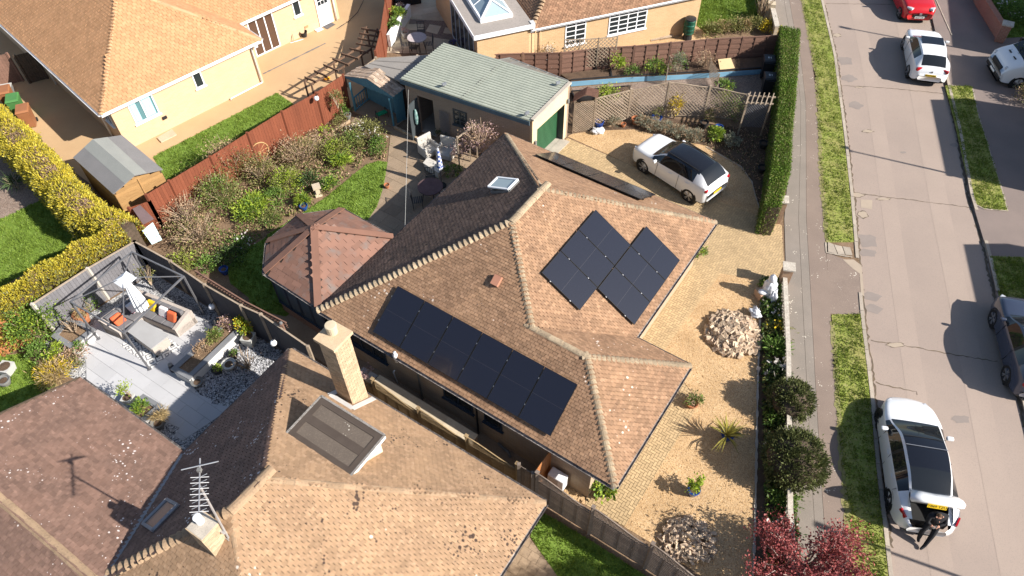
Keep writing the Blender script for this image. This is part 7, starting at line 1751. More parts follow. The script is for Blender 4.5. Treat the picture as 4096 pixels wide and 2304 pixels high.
lump(s0_ + Z * .55, .24, .26, .42, 1, 20, .4, 2.8).build('torso', m_plas, stt, smooth=True); lump(s0_ + V3((-.02, .0, 1.05)), .15, .16, .18, 4).build('head', m_plas, stt, smooth=True); lump(s0_ + V3((.1, -.22, .3)), .16, .25, .3, 7, 20, .6, 3.0).build('drape', m_plas, stt, smooth=True)
lump(s0_ + V3((-.25, -.12, .42)), .2, .13, .1, 8).build('knee', m_plas, stt, smooth=True); MB().box(s0_ + V3((-.2, .0, 0)), (.42, .42, .32), .3).build('plinth', mat('pinkish_stone', (.5, .33, .22), (.42, .28, .19)), stt)
tag(lump(V3((4.179,27.947,0)) + Z * .1, .3, .2, .15, 3, 20, .7, 2.6).build('white_sack', m_plas, smooth=True), 'white sack lying in front of the blue pot', 'sack'); tag(lump(V3((9.187,16.828,0)) + Z * .2, .2, .26, .11, 9, 20, .9, 3.0).build('white_sack', m_plas, smooth=True), 'white crumpled sack on the larger rubble pile', 'sack')
# heaps of broken brick and stone
m_rub = mat('rubble', (.5, .39, .27), (.36, .25, .17), (.6, .5, .4), scale=4, fine=20, island=.35, bump=.3)
def rubble(label, c, rx, ry, h, n, s, seed, a0=0):
    rr = random.Random(seed); t = thing('rubble_pile', label, 'rubble', c); tpl = []
    for v in range(5):
        mb = MB(); x, y, z = s * rr.uniform(.8, 1.25), s * rr.uniform(.5, .7), s * rr.uniform(.35, .55); mb.box((0, 0, -z / 2), (x, y, z)); mb.v = [(p[0] * rr.uniform(.75, 1.1), p[1] * rr.uniform(.75, 1.1), p[2] * rr.uniform(.75, 1.1)) for p in mb.v]; tpl.append(mesh_of(mb, 'brick', m_rub))
    for k in range(n):
        q = math.sqrt(rr.random()); a = rr.uniform(0, 6.28); x, y = q * rx * math.cos(a), q * ry * math.sin(a)
        z = h * max(0, 1 - q ** 1.6) * rr.uniform(.75, 1.05) + .04
        inst('brick', tpl[k % 5], t, Matrix.Translation(V3(c) + V3((x * math.cos(a0) - y * math.sin(a0), x * math.sin(a0) + y * math.cos(a0), z))) @ Matrix.Rotation(rr.uniform(0, 6.28), 4, 'Z') @ Matrix.Rotation(rr.uniform(-.7, .7), 4, 'X') @ Matrix.Rotation(rr.uniform(-.7, .7), 4, 'Y'))
rubble('larger heap of pale broken bricks and stone beside the front bed', (8.192,15.959,0), .98, 1.0, .36, 295, .3, 3)
rubble('smaller heap of broken bricks by the red maple', (5.255,8.249,0), .85, .75, .28, 190, .2, 8)
lump(V3((8.192,15.959,0)) + V3((0, 0, -.2)), .8, .85, .42, 2).build('rubble_core', m_bed, bpy.data.objects['rubble_pile'])
# heat pump on the wing wall
hp = thing('heat_pump', 'white boxed heat pump unit on the bungalow side wall', 'heat pump', H.w(9.75, .1, .3)); mb = MB(); H.box(mb, 9.42, 10.0, -.12, .2, .3, .88); o = mb.build('casing', m_upvc, hp); bv = o.modifiers.new('b', 'BEVEL'); bv.width = .02
mb = MB(); H.box(mb, 9.46, 9.8, -.128, -.121, .36, .82); mb.build('fan_grille', m_ltpot, hp)
for u in (9.5, 9.9): mb = MB(); H.box(mb, u, u + .05, -.1, .2, 0, .3); mb.build('foot', m_trim, hp)
# drive bits of the cream bungalow
t = thing('black_bucket', 'black rubber bucket by the cream bungalow back wall', 'bucket', (-11.330,36.777,0)); MB().lathe((-11.318,36.708,0), [(.14, 0), (.2, .28), (.21, .3), (.19, .29), (.14, .05)], 16).build('tub', m_black, t)
t = thing('rotary_prop', 'thin clothes prop frame standing on the resin drive', 'prop', (-11.893,36.181,0)); b_ = V3((-11.881,36.114,0)); MB().tube([b_, V3((-11.941,36.672,1))], .012, 5).build('pole', m_iron, t); MB().tube([b_ - V3((.1, .05, 0)), V3((-11.325,36.361,0.03))], .02, 5).build('foot_bar', m_upvc, t); MB().tube([b_ + V3((.1, 0, 0)), V3((-11.941,36.672,1))], .008, 4).build('stay', m_iron, t)
tag(MB().prism([p[:2] for p in ((-10.459,37.657,0), (-10.078,38.144,0), (-9.775,37.895,0), (-10.155,37.398,0))], 0, .015).build('door_mat', mat('grey_mat', (.12, .11, .11), (.09, .08, .08))), 'dark grey doormat by the white back door', 'mat'); tag(MB().prism([p[:2] for p in ((-10.858,37.317,0), (-10.562,37.589,0), (-10.378,37.375,0), (-10.673,37.105,0))], 0, .04).build('door_step', m_white), 'white step slab beside the doormat', 'step')
tag(strip([(-12.885,33.142,0), (-10.049,35.977,0)], .09, .006).build('drain_channel', m_greypot), 'dark drain channel across the resin drive', 'drain'); tag(MB().prism([p[:2] for p in ((-16.816,27.917,0), (-16.298,28.569,0), (-15.952,28.152,0), (-16.526,27.590,0))], 0, .06).build('stone_slab', m_stone), 'pale stone slab lying by the cream wall', 'slab')
tag(MB().tube([(-8.486,40.493,0.03), (-8.672,39.144,0.03), (-9.080,38.139,0.03), (-9.403,37.721,0.03), (-9.618,37.376,0.03), (-9.270,37.859,0.03)], .015, 5).build('garden_hose', m_black), 'black hose lying across the resin drive', 'hose')
tag(lump(V3((-9.457,32.586,0)) + Z * .08, .2, .14, .08, 5).build('orange_cloth', mat('orange_cloth', (.75, .32, .03), (.65, .25, .02))), 'orange cloth lying under the timber pergola', 'cloth')
# lead flashing and roof edge under the far wing is part of the houses; off-frame houses and lamp posts that throw their shadows on the road
m_off = mat('rendered_wall', (.5, .42, .33), (.44, .37, .29))
def shade_pt(p, z): k = z / math.tan(SUN_EL); return V3((p[0] + k * math.cos(SUN_AZ), p[1] + k * math.sin(SUN_AZ), z))
def off_house(label, s1, s2, s3, ez, rz):
    """house across the road whose eave and roof corner shadows fall at s1, s2, s3"""
    a, b = shade_pt(s1, ez), shade_pt(s2, ez); d = (b - a).normalized(); n = V3((-d.y, d.x, 0))
    if n.x < 0: n = -n
    t = thing('house', label, 'house', up(a, 0)); w = 8.0
    MB().prism([p[:2] for p in (a + n * .3, b + n * .3, b + n * w, a + n * w)], -.1, ez - .05).build('wall', m_off, t)
    rid0, rid1 = a + n * w / 2 + Z * (rz - ez), b + n * w / 2 + Z * (rz - ez)
    MB().slab([a, b, rid1, rid0], .12).build('roof_slope', m_tileG, t); MB().slab([rid0, rid1, b + n * (w + .3), a + n * (w + .3)], .12).build('roof_slope', m_tileG, t)
    for e, f_ in ((a, rid0), (b, rid1)): MB().add([up(e + n * .3, ez - .1), up(e + n * w, ez - .1), f_ - Z * .2], [(0, 1, 2)]).build('gable', m_off, t)
    return t
off_house('two-storey house across the road, beyond the right edge', (21.132,30.282,-0.1), (19.706,24.648,-0.1), None, 4.6, 6.3)
off_house('second house across the road, beyond the right edge', (18.776,20.426,-0.1), (17.925,16.991,-0.1), None, 4.6, 6.3)
off_house('third house across the road, beyond the top right edge', (26.948,43.885,-0.1), (23.895,34.918,-0.1), None, 5.2, 7.0)
off_house('fourth house across the road, behind the white van', (23.450,34.156,-0.1), (22.519,31.445,-0.1), None, 5.2, 6.6)
def lamp_post(s_tip, s_foot, label, h=6.0):
    p = shade_pt(s_tip, h); t = thing('street_lamp', label, 'street lamp', up(p, -.1)); p.z = 0
    MB().tube([p, up(p, 1.2), up(p, h)], [.08, .07, .045], 8).build('column', m_galv, t); MB().box(up(p, h - .02), (.5, .2, .12), 2.7).build('lamp_head', m_greypot, t); return t
lamp_post((9.576,8.588,-0.1), None, 'street lamp below the lower right corner', 6.5); lamp_post((18.964,36.958,-0.1), None, 'street lamp beyond the top right edge', 6.5); lamp_post((15.773,26.520,-0.1), None, 'street lamp beyond the right edge, across the road', 7.0)

# ---------------------------------------------------------------- planting
import numpy as np
rg = np.random.default_rng(11)
def arr_mesh(name, V, F, m, parent=None, kind=None, off=None):
    """mesh from arrays V (n,3) and F (k, corners)"""
    if parent is not None: V = V - np.array(OFF[parent])
    me = bpy.data.meshes.new(name); n, k = F.shape
    me.vertices.add(len(V)); me.vertices.foreach_set('co', V.astype(np.float32).ravel())
    me.loops.add(n * k); me.loops.foreach_set('vertex_index', F.astype(np.int32).ravel())
    me.polygons.add(n); me.polygons.foreach_set('loop_start', np.arange(0, n * k, k, dtype=np.int32)); me.polygons.foreach_set('loop_total', np.full(n, k, dtype=np.int32))
    me.materials.append(m); me.update(calc_edges=True)
    o = link(name, me, parent)
    OFF[o] = OFF.get(parent, V3((0, 0, 0))) if parent is not None else V3((0, 0, 0))
    if kind: o['kind'] = kind
    return o
def leaf_arrays(Cn, size, aspect=.55, dirs=None, droop=0., flat=0.):
    """diamond leaves at centres Cn; dirs = preferred growing direction"""
    n = len(Cn); s = size * rg.uniform(.6, 1.35, n)[:, None]
    a = rg.normal(size=(n, 3))
    if dirs is not None: a = a * .55 + dirs * 1.3
    a[:, 2] -= droop; a /= np.linalg.norm(a, axis=1)[:, None] + 1e-9
    b = np.cross(a, rg.normal(size=(n, 3)));
    if flat: b[:, 2] *= (1 - flat)
    b /= np.linalg.norm(b, axis=1)[:, None] + 1e-9
    V = np.stack([Cn - a * s * .5, Cn + b * s * aspect * .5, Cn + a * s * .5, Cn - b * s * aspect * .5], 1).reshape(-1, 3)
    return V, np.arange(n * 4).reshape(n, 4)
def leaves(name, Cn, size, m, parent, **kw):
    V, F_ = leaf_arrays(Cn, size, **kw); return arr_mesh(name, V, F_, m, parent)
def ball_pts(c, r, n, clumps=24, spread=.3, shell=.55, seed=None):
    """leaf centres gathered in clumps through an uneven ellipsoid; also outward directions"""
    c = np.array(c); r = np.array(r)
    d = rg.normal(size=(clumps, 3)); d /= np.linalg.norm(d, axis=1)[:, None]; d[:, 2] = np.where(d[:, 2] < -.5, -d[:, 2], d[:, 2])
    rad = rg.uniform(shell, 1.0, clumps)[:, None]; cc = d * rad
    k = rg.integers(0, clumps, n); q = cc[k] + rg.normal(size=(n, 3)) * spread * rg.uniform(.6, 1.2, clumps)[k][:, None]
    out = q / (np.linalg.norm(q, axis=1)[:, None] + 1e-6)
    P_ = c + q * r; keep = P_[:, 2] > .01
    return P_[keep], out[keep]
def twigs(base, tips, r0=.015, seg=3, wob=.12, m=None, parent=None, name='branches', n=4):
    mb = MB()
    for tp_ in tips:
        pts_ = [V3(base).lerp(V3(tp_), i / seg) + V3((rnd(-wob, wob), rnd(-wob, wob), rnd(-wob, wob) * .5)) * (0 if i in (0, seg) else 1) for i in range(seg + 1)]
        mb.tube(pts_, [r0 * (1 - .75 * i / seg) for i in range(seg + 1)], n, False)
    return mb.build(name, m or m_bark, parent)
LM = dict(
 lime=leafm('lime_leaf', (.33, .42, .04), (.23, .33, .035), (.42, .48, .1)), green=leafm('green_leaf', (.15, .25, .045), (.095, .17, .032), (.22, .32, .08)),
 dark=leafm('dark_leaf', (.06, .1, .032), (.04, .068, .024), (.1, .14, .05)), olive=leafm('olive_leaf', (.24, .24, .075), (.17, .175, .055), (.33, .31, .13)),
 yew=leafm('yew_leaf', (.14, .16, .055), (.09, .11, .04), (.22, .22, .09), island=.6), hedge=leafm('hedge_leaf', (.14, .23, .03), (.1, .175, .024), (.2, .28, .05), island=.35),
 gold=leafm('golden_leaf', (.62, .5, .05), (.48, .42, .05), (.7, .6, .12), island=.3, trans=.35), rust=leafm('rust_leaf', (.42, .29, .18), (.33, .22, .13), (.5, .37, .25)),
 red=leafm('maple_leaf', (.36, .09, .085), (.25, .06, .06), (.46, .17, .15), island=.5), grey=leafm('grey_leaf', (.28, .29, .21), (.21, .22, .155), (.36, .36, .28)),
 straw=leafm('straw_leaf', (.45, .34, .17), (.36, .26, .12), (.52, .42, .24)), yellow=leafm('yellow_flower', (.6, .45, .02), (.5, .36, .02)), pink=leafm('pink_blossom', (.55, .38, .36), (.45, .3, .28)), white=leafm('white_blossom', (.7, .66, .62), (.6, .56, .52)), blue=leafm('blue_flower', (.12, .12, .4), (.1, .1, .3)))
def shrub(kind, p, r, h, n, size, label, cat='shrub', z0=0., twig=0, name='shrub', clumps=None, spread=.28, group=None, flower=None, m2=None, aspect=.55, dirs=True):
    """leafy plant rooted at p, radius r, height h"""
    p = V3((p[0], p[1], z0)); t = thing(name, label, cat, p, group)
    c = p + Z * (h * .52)
    P_, D_ = ball_pts(c, (r, r, h * .5), n, clumps or max(10, int(18 * r / .5)), spread)
    leaves('foliage', P_, size, LM[kind], t, dirs=D_ if dirs else None, aspect=aspect)
    if m2: P2, D2 = ball_pts(c, (r, r, h * .52), n // 2, clumps or 14, spread); leaves('foliage', P2, size, LM[m2], t, dirs=D2, aspect=aspect)
    if flower: P3, D3 = ball_pts(c + Z * .05, (r * .95, r * .95, h * .5), n // 16, 14, .25, .85); leaves('blossom', P3, size * .9, LM[flower], t, aspect=.9)
    k = twig or 5
    twigs(p, [c + V3((rnd(-r, r) * .85, rnd(-r, r) * .85, rnd(.1, .6) * h)) for _ in range(k)], .012 + .012 * h, 3, .1 * r, m_bark, t, 'stem')
    return t
# clipped hedge beside the drive
hl = [(14.051,34.398,1.65), (13.385,31.582,1.65), (12.582,28.499,1.65), (11.772,25.929,1.65), (10.977,23.340,1.65), (10.201,21.147,1.65)]; hr = [(14.962,34.055,1.65), (13.995,30.874,1.65), (13.212,28.277,1.65), (12.453,25.915,1.65), (11.735,23.326,1.65), (10.755,21.059,1.65)]
hg = thing('clipped_hedge', 'tall clipped green hedge between the gravel drive and the footpath', 'hedge', up(hl[3], 0))
Pl, Dl = [], []
for i in range(5):
    a, b, c, d = [np.array(q) for q in (hl[i], hl[i + 1], hr[i + 1], hr[i])]
    cen = (a + b + c + d) / 4
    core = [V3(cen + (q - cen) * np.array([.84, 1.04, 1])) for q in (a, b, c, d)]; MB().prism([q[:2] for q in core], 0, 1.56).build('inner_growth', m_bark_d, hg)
    L_ = np.linalg.norm(b - a)
    def patch(p, q, r_, s_, n, dr):
        u, v = rg.random((n, 1)), rg.random((n, 1)); X = (p * (1 - u) + q * u) * (1 - v) + (s_ * (1 - u) + r_ * u) * v; Pl.append(X + rg.normal(size=(n, 3)) * .035); Dl.append(np.tile(np.array(dr), (n, 1)))
    patch(a, b, c, d, int(1900 * L_), (0, 0, 1)); z0 = np.array([1, 1, 0])
    patch(a * z0, b * z0, b, a, int(1300 * L_), (-1, 0, .3)); patch(d * z0, c * z0, c, d, int(1500 * L_), (1, 0, .3))
    if i == 4: patch(b * z0, c * z0, c, b, 1500, (0, -1, .3))
Pl, Dl = np.concatenate(Pl), np.concatenate(Dl); od = rg.random(len(Pl)) < .12 + .1 * np.sin(Pl[:, 1] * 2.1) * np.sin(Pl[:, 1] * .9)
leaves('foliage', Pl[~od], .055, LM['hedge'], hg, dirs=Dl[~od], aspect=.7); leaves('foliage', Pl[od] + Dl[od] * .04, .075, LM['olive'], hg, dirs=Dl[od], aspect=.4)
# golden conifer hedge, two runs
def conifer_run(label, line, hw, h, n, brown):
    t = thing('golden_hedge', label, 'hedge', up(line[0], 0), 'golden conifer hedges'); P_, D_, B_ = [], [], []
    for a, b in zip(line, line[1:]):
        a, b = np.array((a[0], a[1], 0.)), np.array((b[0], b[1], 0.)); L_ = np.linalg.norm(b - a); d = (b - a) / L_; s_ = np.array((-d[1], d[0], 0)); k = int(n * L_)
        u = rg.random(k); ang = rg.uniform(-1.65, 1.65, k); bump = 1 + .08 * np.sin(u * L_ * 3.1 + 1.3) + .06 * np.sin(u * L_ * 7.7) + rg.normal(size=k) * .07
        x = np.sin(ang) * hw * bump; z = h * np.clip(np.cos(ang * .9), -.1, 1) ** .45 * (1 + .05 * np.sin(u * L_ * 5)) + rg.normal(size=k) * .05
        low = np.abs(ang) > 1.35; z = np.where(low, rg.uniform(.1, h * .8, k), z); x = np.where(low, np.sign(ang) * hw * bump, x)
        X = a + np.outer(u * L_, d) + np.outer(x, s_) + np.outer(z, [0, 0, 1]); dr = np.outer(np.sin(ang), s_) + np.outer(np.cos(ang) + .4, [0, 0, 1])
        isb = (np.abs(x) < hw * .5) & (rg.random(k) < brown * (.5 + .5 * np.sin(u * L_ * 2.2 + 2 * np.sin(u * L_)))) & ~low
        P_.append(X[~isb]); D_.append(dr[~isb]); B_.append(X[isb] - np.array([0, 0, .06]))
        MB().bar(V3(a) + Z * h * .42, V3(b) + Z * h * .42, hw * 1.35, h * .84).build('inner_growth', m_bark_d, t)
    leaves('foliage', np.concatenate(P_), .1, LM['gold'], t, dirs=np.concatenate(D_), aspect=.42)
    B_ = np.concatenate(B_)
    if len(B_): leaves('bare_twigs', B_, .17, LM['rust'], t, aspect=.12)
    Pq = np.concatenate(P_); sel = rg.random(len(Pq)) < .3; leaves('foliage', Pq[sel] - np.array([0, 0, .07]), .14, LM['olive'], t, aspect=.42)
conifer_run('golden conifer hedge with browned top, running back past the shed', [(-27.276,30.663,1.8), (-24.202,28.043,1.8), (-22.047,26.189,1.8), (-19.677,23.845,1.8), (-17.557,21.671,1.8), (-15.238,20.249,1.8)], .72, 1.85, 2600, .9)
conifer_run('golden conifer hedge behind the grey painted fence', [(-15.215,20.150,1.9), (-16.164,19.164,1.9), (-17.217,17.956,1.9), (-18.185,16.752,1.9), (-19.246,15.528,1.9)], .6, 2.0, 2800, .35)
# rounded yews and the red maple along the front wall
def yew(p, r, lab):
    t = thing('yew_shrub', lab, 'shrub', up(p, 0), 'rounded yews on the front wall'); c = V3((p[0], p[1], r * .82)); P_, D_ = ball_pts(c, (r, r * 1.02, r * .88), int(11000 * r * r), 300, .085, .9)
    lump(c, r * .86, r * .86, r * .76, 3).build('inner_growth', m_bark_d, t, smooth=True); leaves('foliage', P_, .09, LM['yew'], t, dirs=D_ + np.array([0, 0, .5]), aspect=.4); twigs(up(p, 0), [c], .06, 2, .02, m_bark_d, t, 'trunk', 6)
yew((9.363,12.772,0.5), .74, 'smaller rounded yew overhanging the front wall'); yew((8.854,10.489,0.7), .98, 'larger rounded yew overhanging the footpath')
mp = V3((8.399,7.239,0)); mpl = thing('red_maple', 'spreading crimson-leaved Japanese maple at the bottom edge', 'tree', mp)
cc = V3((8.264,7.030,1.3)); tips = []
for k in range(60):
    a = rnd(0, 6.28); q = math.sqrt(rnd(.05, 1)); tips.append(V3((cc.x + 2.0 * q * math.cos(a), cc.y + 1.4 * q * math.sin(a), 1.2 + 1.0 * (1 - q * q) + rnd(-.15, .25))))
twigs(mp, tips, .04, 6, .16, mat('maple_bark', (.4, .3, .26), (.3, .22, .19)), mpl, 'branches', 5)
Pm = []
for tp_ in tips:
    for j in range(7): b_ = np.array(mp.lerp(tp_, rnd(.55, 1.08))); Pm.append(b_ + rg.normal(size=(int(rnd(14, 38)), 3)) * np.array([.16, .16, .09]))
Pm = np.concatenate(Pm); leaves('crown', Pm, .075, LM['red'], mpl, aspect=.75, droop=.3)
# spiky cordyline, each leaf its own
cd = V3((7.007,11.563,0.3)); cor = thing('cordyline', 'spiky yellow-green cordyline in a pot on the gravel', 'plant', cd); m_cord = leafm('cordyline_leaf', (.3, .26, .05), (.22, .2, .04), (.42, .36, .12))
for k in range(64):
    a = rnd(0, 6.28); e = rnd(.15, 1.35); L_ = rnd(.65, .95); d = V3((math.cos(a) * math.cos(e), math.sin(a) * math.cos(e), math.sin(e))); s_ = V3((-math.sin(a), math.cos(a), 0)) * .022
    pt = [cd + Z * .12, cd + Z * .12 + d * L_ * .5, cd + Z * .12 + d * L_ - Z * .22 * L_ * math.cos(e)]
    MB().add([pt[0] - s_ * .5, pt[0] + s_ * .5, pt[1] + s_, pt[1] - s_, pt[2]], [(0, 1, 2, 3), (3, 2, 4)]).build('leaf', m_cord, cor)
# pot plants and border shrubs
S = shrub
S('lime', (5.637,9.853,0.3), .26, .42, 420, .09, 'yellow-green shrub in the blue pot on the gravel', z0=.3)
S('green', (2.817,9.765,0.28), .34, .45, 420, .13, 'glossy shrub in the grey pot at the wing corner', z0=.26, m2='lime')
S('green', (6.258,13.031,0.1), .3, .25, 400, .07, 'low ivy spilling from its pot by the path', z0=.15, m2='rust')
S('green', (7.550,19.930,0), .3, .5, 300, .08, 'bright green plant under the front eave of the bungalow', m2='lime')
S('lime', (4.722,29.340,0.4), .48, 1.1, 700, .1, 'yellow-green small tree in the bright blue pot', z0=.4, name='potted_tree', cat='tree', m2='olive')
S('yellow', (7.962,28.958,0), .4, 1.25, 520, .09, 'yellow-leaved young tree in front of the trellis', name='potted_tree', cat='tree', m2='straw')
S('lime', (10.284,29.223,0.4), .38, 1.35, 420, .09, 'slim yellow-green tree in the blue pot by the pergola arch', name='potted_tree', cat='tree', m2='olive')
S('olive', (7.111,28.921,0.2), .28, .5, 300, .07, 'olive shrub in the wide blue bowl', z0=.22)
S('rust', (6.109,29.261,0.2), .22, .7, 130, .06, 'nearly bare twiggy plant in the terracotta pot', z0=.25, twig=12)
S('rust', (5.706,29.864,0), .3, 1.3, 200, .06, 'tall bare rose stems against the trellis', twig=14)
S('olive', (9.608,28.869,0.2), .3, .6, 300, .07, 'olive shrub behind the black plastic pot', twig=8); S('green', (10.830,28.898,0), .5, 1.0, 500, .08, 'leafy climber at the foot of the pergola arch', m2='olive')
S('lime', (9.685,27.332,0), .42, .6, 1500, .07, 'rounded bright green clipped bush beside the parked SUV', m2='green', clumps=60, spread=.14)
S('grey', (10.342,26.972,0), .42, .5, 1300, .07, 'rounded grey-green bush beside the bright green one', clumps=60, spread=.14)
for k, (q, r_) in enumerate((((4.977,28.548,0), .42), ((6.396,28.467,0), .4), ((6.815,28.200,0), .45), ((7.365,27.984,0), .45), ((7.902,27.719,0), .45), ((8.403,27.458,0), .42), ((8.790,27.300,0), .42))):
    S('grey', q, r_, .45, 1100, .08, 'grey-brown lavender mound in the row behind the SUV, %s from the garage' % (ordn + ['seventh'])[k], 'lavender', m2='rust', twig=18, name='lavender', group='lavender row behind the car', aspect=.25, clumps=50, spread=.15)
S('lime', (5.491,32.646,0.3), .38, .75, 600, .09, 'yellow-green shrub on the raised bed beside the trellis', z0=.3); S('green', (6.314,32.269,0.3), .36, .5, 400, .08, 'small green shrub on the raised bed, second along', z0=.3)
S('green', (7.472,32.422,0.3), .5, .65, 700, .08, 'broad green shrub in the middle of the raised bed', z0=.3, m2='lime'); S('grey', (8.574,32.398,0.3), .42, 1.0, 800, .1, 'tall rosemary-like bush on the raised bed', z0=.3, m2='green', aspect=.25)
S('rust', (10.025,32.786,0.3), .6, .8, 450, .08, 'rust-brown twiggy bush at the end of the raised bed', z0=.3, twig=22); S('white', (2.159,33.173,0), .5, 1.3, 420, .07, 'white-blossomed small tree by the brown panel fence', name='blossom_tree', cat='tree', twig=18, m2='olive')
S('green', (10.754,31.008,0.3), .4, .4, 500, .09, 'herbs growing in the large black pot', z0=.25)
for k, (q, kd) in enumerate((((11.069,36.250,0), 'olive'), ((11.724,36.575,0), 'straw'), ((12.433,36.764,0), 'olive'), ((12.953,36.752,0), 'straw'), ((13.593,36.944,0), 'olive'), ((14.331,36.582,0), 'yellow'))): S(kd, q, .5, .6, 600, .09, 'yellowish shrub beside the far lawn, %s from the water butt' % ordn[k], group='shrubs beside the far lawn', m2='olive')
S('rust', (14.188,37.916,0), .7, 1.7, 60, .06, 'bare pale-stemmed small tree at the far lawn corner', name='bare_tree', cat='tree', twig=34)
# back garden
def iris(q, r_, lab): S('lime', q, r_, .5, 420, .32, lab, 'plant', m2='green', aspect=.1, name='strap_leaved_plant')
S('olive', (-12.531,25.242,0), 1.05, 1.5, 2800, .07, 'big twiggy yellow-green shrub against the red-brown fence', m2='rust', twig=60)
S('rust', (-9.585,26.114,0), 1.05, 1.0, 2600, .07, 'broad brown twiggy shrub in the middle of the back garden', twig=70, m2='olive'); S('olive', (-13.534,23.936,0), .75, 1.2, 1500, .07, 'yellow-green shrub beside the shed end of the fence', twig=40, m2='rust')
S('olive', (-7.990,26.463,0), .6, .75, 1500, .08, 'rounded mid-green bush beside the garden path', m2='lime'); S('olive', (-6.718,27.613,0), .75, .8, 1700, .08, 'flowering green bush near the old patio curve', m2='olive', flower='white')
S('olive', (-7.408,27.033,0), .6, .7, 900, .08, 'olive bush between the path and the lawn', m2='green'); S('green', (-6.195,26.911,0), .5, .5, 900, .08, 'low green bush at the patio curve'); S('lime', (-9.868,24.295,0), .7, .9, 1300, .08, 'bright lime-green bush in the middle of the border', m2='olive', twig=20)
S('dark', (-8.996,24.455,0), .5, .6, 800, .09, 'dark green bush beside the stone pedestal'); S('green', (-8.005,24.260,0), .4, .5, 700, .08, 'green bush right of the stone pedestal', m2='lime'); S('olive', (-11.263,24.945,0), .7, 1.0, 1300, .07, 'olive shrub in front of the wagon wheel', m2='rust', twig=30)
S('rust', (-13.806,22.325,0), .95, 1.1, 900, .07, 'bare tangled shrub behind the pale aqua board', twig=80); S('rust', (-13.027,21.122,0), 1.0, .9, 1100, .07, 'low tangled brown shrub beside the charcoal fence', twig=80, m2='olive')
S('olive', (-12.705,23.469,0), .9, 1.2, 2000, .08, 'yellow-green shrub in the middle of the left border', m2='green', twig=30); S('lime', (-11.142,22.521,0), .6, .6, 1000, .09, 'lime-green clump above the shaded lawn', m2='green'); iris((-11.111,23.185,0), .45, 'iris clump behind the lime-green clump'); iris((-10.991,23.099,0), .45, 'iris clump near the conservatory lawn'); iris((-9.025,23.231,0), .25, 'strappy leaves in the blue pot by the lawn')
iris((-7.791,25.937,0), .4, 'strap-leaved clump at the front of the mid-green bush'); S('green', (-11.135,20.706,0), .5, .4, 700, .08, 'low leafy plant with white flowers by the shaded lawn', flower='white'); S('dark', (-11.422,20.037,0), .6, .5, 900, .08, 'dark low shrub at the shaded lawn corner', m2='green')
S('olive', (-13.270,19.775,0), .5, .5, 700, .08, 'olive bush along the charcoal fence', m2='lime'); S('green', (-12.301,19.613,0), .45, .4, 600, .08, 'green perennial behind the charcoal fence'); S('olive', (-10.237,22.260,0), .5, .4, 700, .07, 'low olive ground shrub near the conservatory', m2='green'); S('green', (-10.236,23.423,0), .5, .6, 800, .08, 'green shrub between the iris and the lawn')
S('pink', (-1.380,25.633,1.5), .75, 1.1, 700, .08, 'bare-stemmed climber with pinkish shoots on the rose trellis', 'climber', z0=1.1, name='climber', twig=40, m2='rust'); S('pink', (-2.256,25.672,0.8), .4, .6, 260, .08, 'pinkish shoots low on the rose trellis', 'climber', z0=.5, name='climber', twig=14); S('green', (-2.646,24.961,0), .4, .6, 500, .08, 'green bush behind the checked parasol')
S('olive', (-8.201,29.013,1.3), .35, .9, 500, .07, 'ivy climber on the red-brown fence by the shelter', 'climber', z0=.8, name='climber', twig=8); S('dark', (-3.144,27.641,0), .4, .5, 400, .08, 'dark shrub at the garage wall foot'); S('green', (-8.194,29.507,0), .35, .6, 350, .08, 'bush in the shade beside the shelter post')
S('olive', (-3.330,29.114,1), .2, 1.3, 200, .07, 'thin climber on the garage wall corner', 'climber', z0=.9, name='climber')
for k, (q, kd) in enumerate((((-8.845,28.161,0), 'lime'), ((-9.313,27.866,0), 'rust'), ((-8.287,28.769,0), 'olive'), ((-8.496,27.548,0), 'rust'), ((-7.797,28.038,0), 'straw'), ((-8.083,29.185,0), 'olive'))): S(kd, q, .28, .35, 260, .07, 'small perennial in the strip bed under the fence, %s from the wagon wheel' % ordn[k], group='perennials under the red-brown fence')
# terrace
S('olive', (-10.880,15.757,0.4), .3, .42, 700, .07, 'green-grey bush in the long planter, middle one', z0=.4, m2='green'); S('rust', (-11.199,15.283,0.4), .28, .32, 500, .06, 'red-brown bush in the long planter, near one', z0=.4); S('pink', (-10.568,16.305,0.4), .28, .4, 400, .06, 'pinkish shrub in the long planter, far one', z0=.4, m2='rust')
S('lime', (-9.839,16.169,0.4), .3, .6, 600, .08, 'yellow-green shrub in the square pale pot', z0=.4, m2='yellow'); S('green', (-10.123,15.257,0.2), .14, .2, 160, .06, 'tuft in the black pot behind the pale pot', z0=.2); S('lime', (-10.531,14.592,0.2), .14, .2, 160, .06, 'green tuft in the black pot by the planter', z0=.2)
S('rust', (-9.530,14.709,0), .45, .9, 140, .05, 'small bare-branched tree on the pebbles', name='bare_tree', cat='tree', twig=22); S('green', (-15.774,15.544,0.3), .22, .3, 250, .06, 'small shrub in the pale pot by the square planter', z0=.28); S('rust', (-16.172,16.208,0.4), .35, .7, 60, .05, 'bare twiggy plant in the square planter', z0=.35, twig=18)
S('green', (-17.537,16.144,0.6), .85, 1.6, 3000, .09, 'large leafy shrub beside the orange-brown fence', m2='lime'); S('green', (-17.299,15.418,0), .42, .6, 1200, .07, 'rounded green bush beside the corner lawn', clumps=60, spread=.15); S('lime', (-16.630,15.347,0), .38, .65, 700, .08, 'yellow-green bush next to the rounded one'); S('rust', (-15.989,15.219,0), .45, .5, 600, .07, 'pinkish brown twiggy shrub by the terrace edge', twig=24, m2='pink')
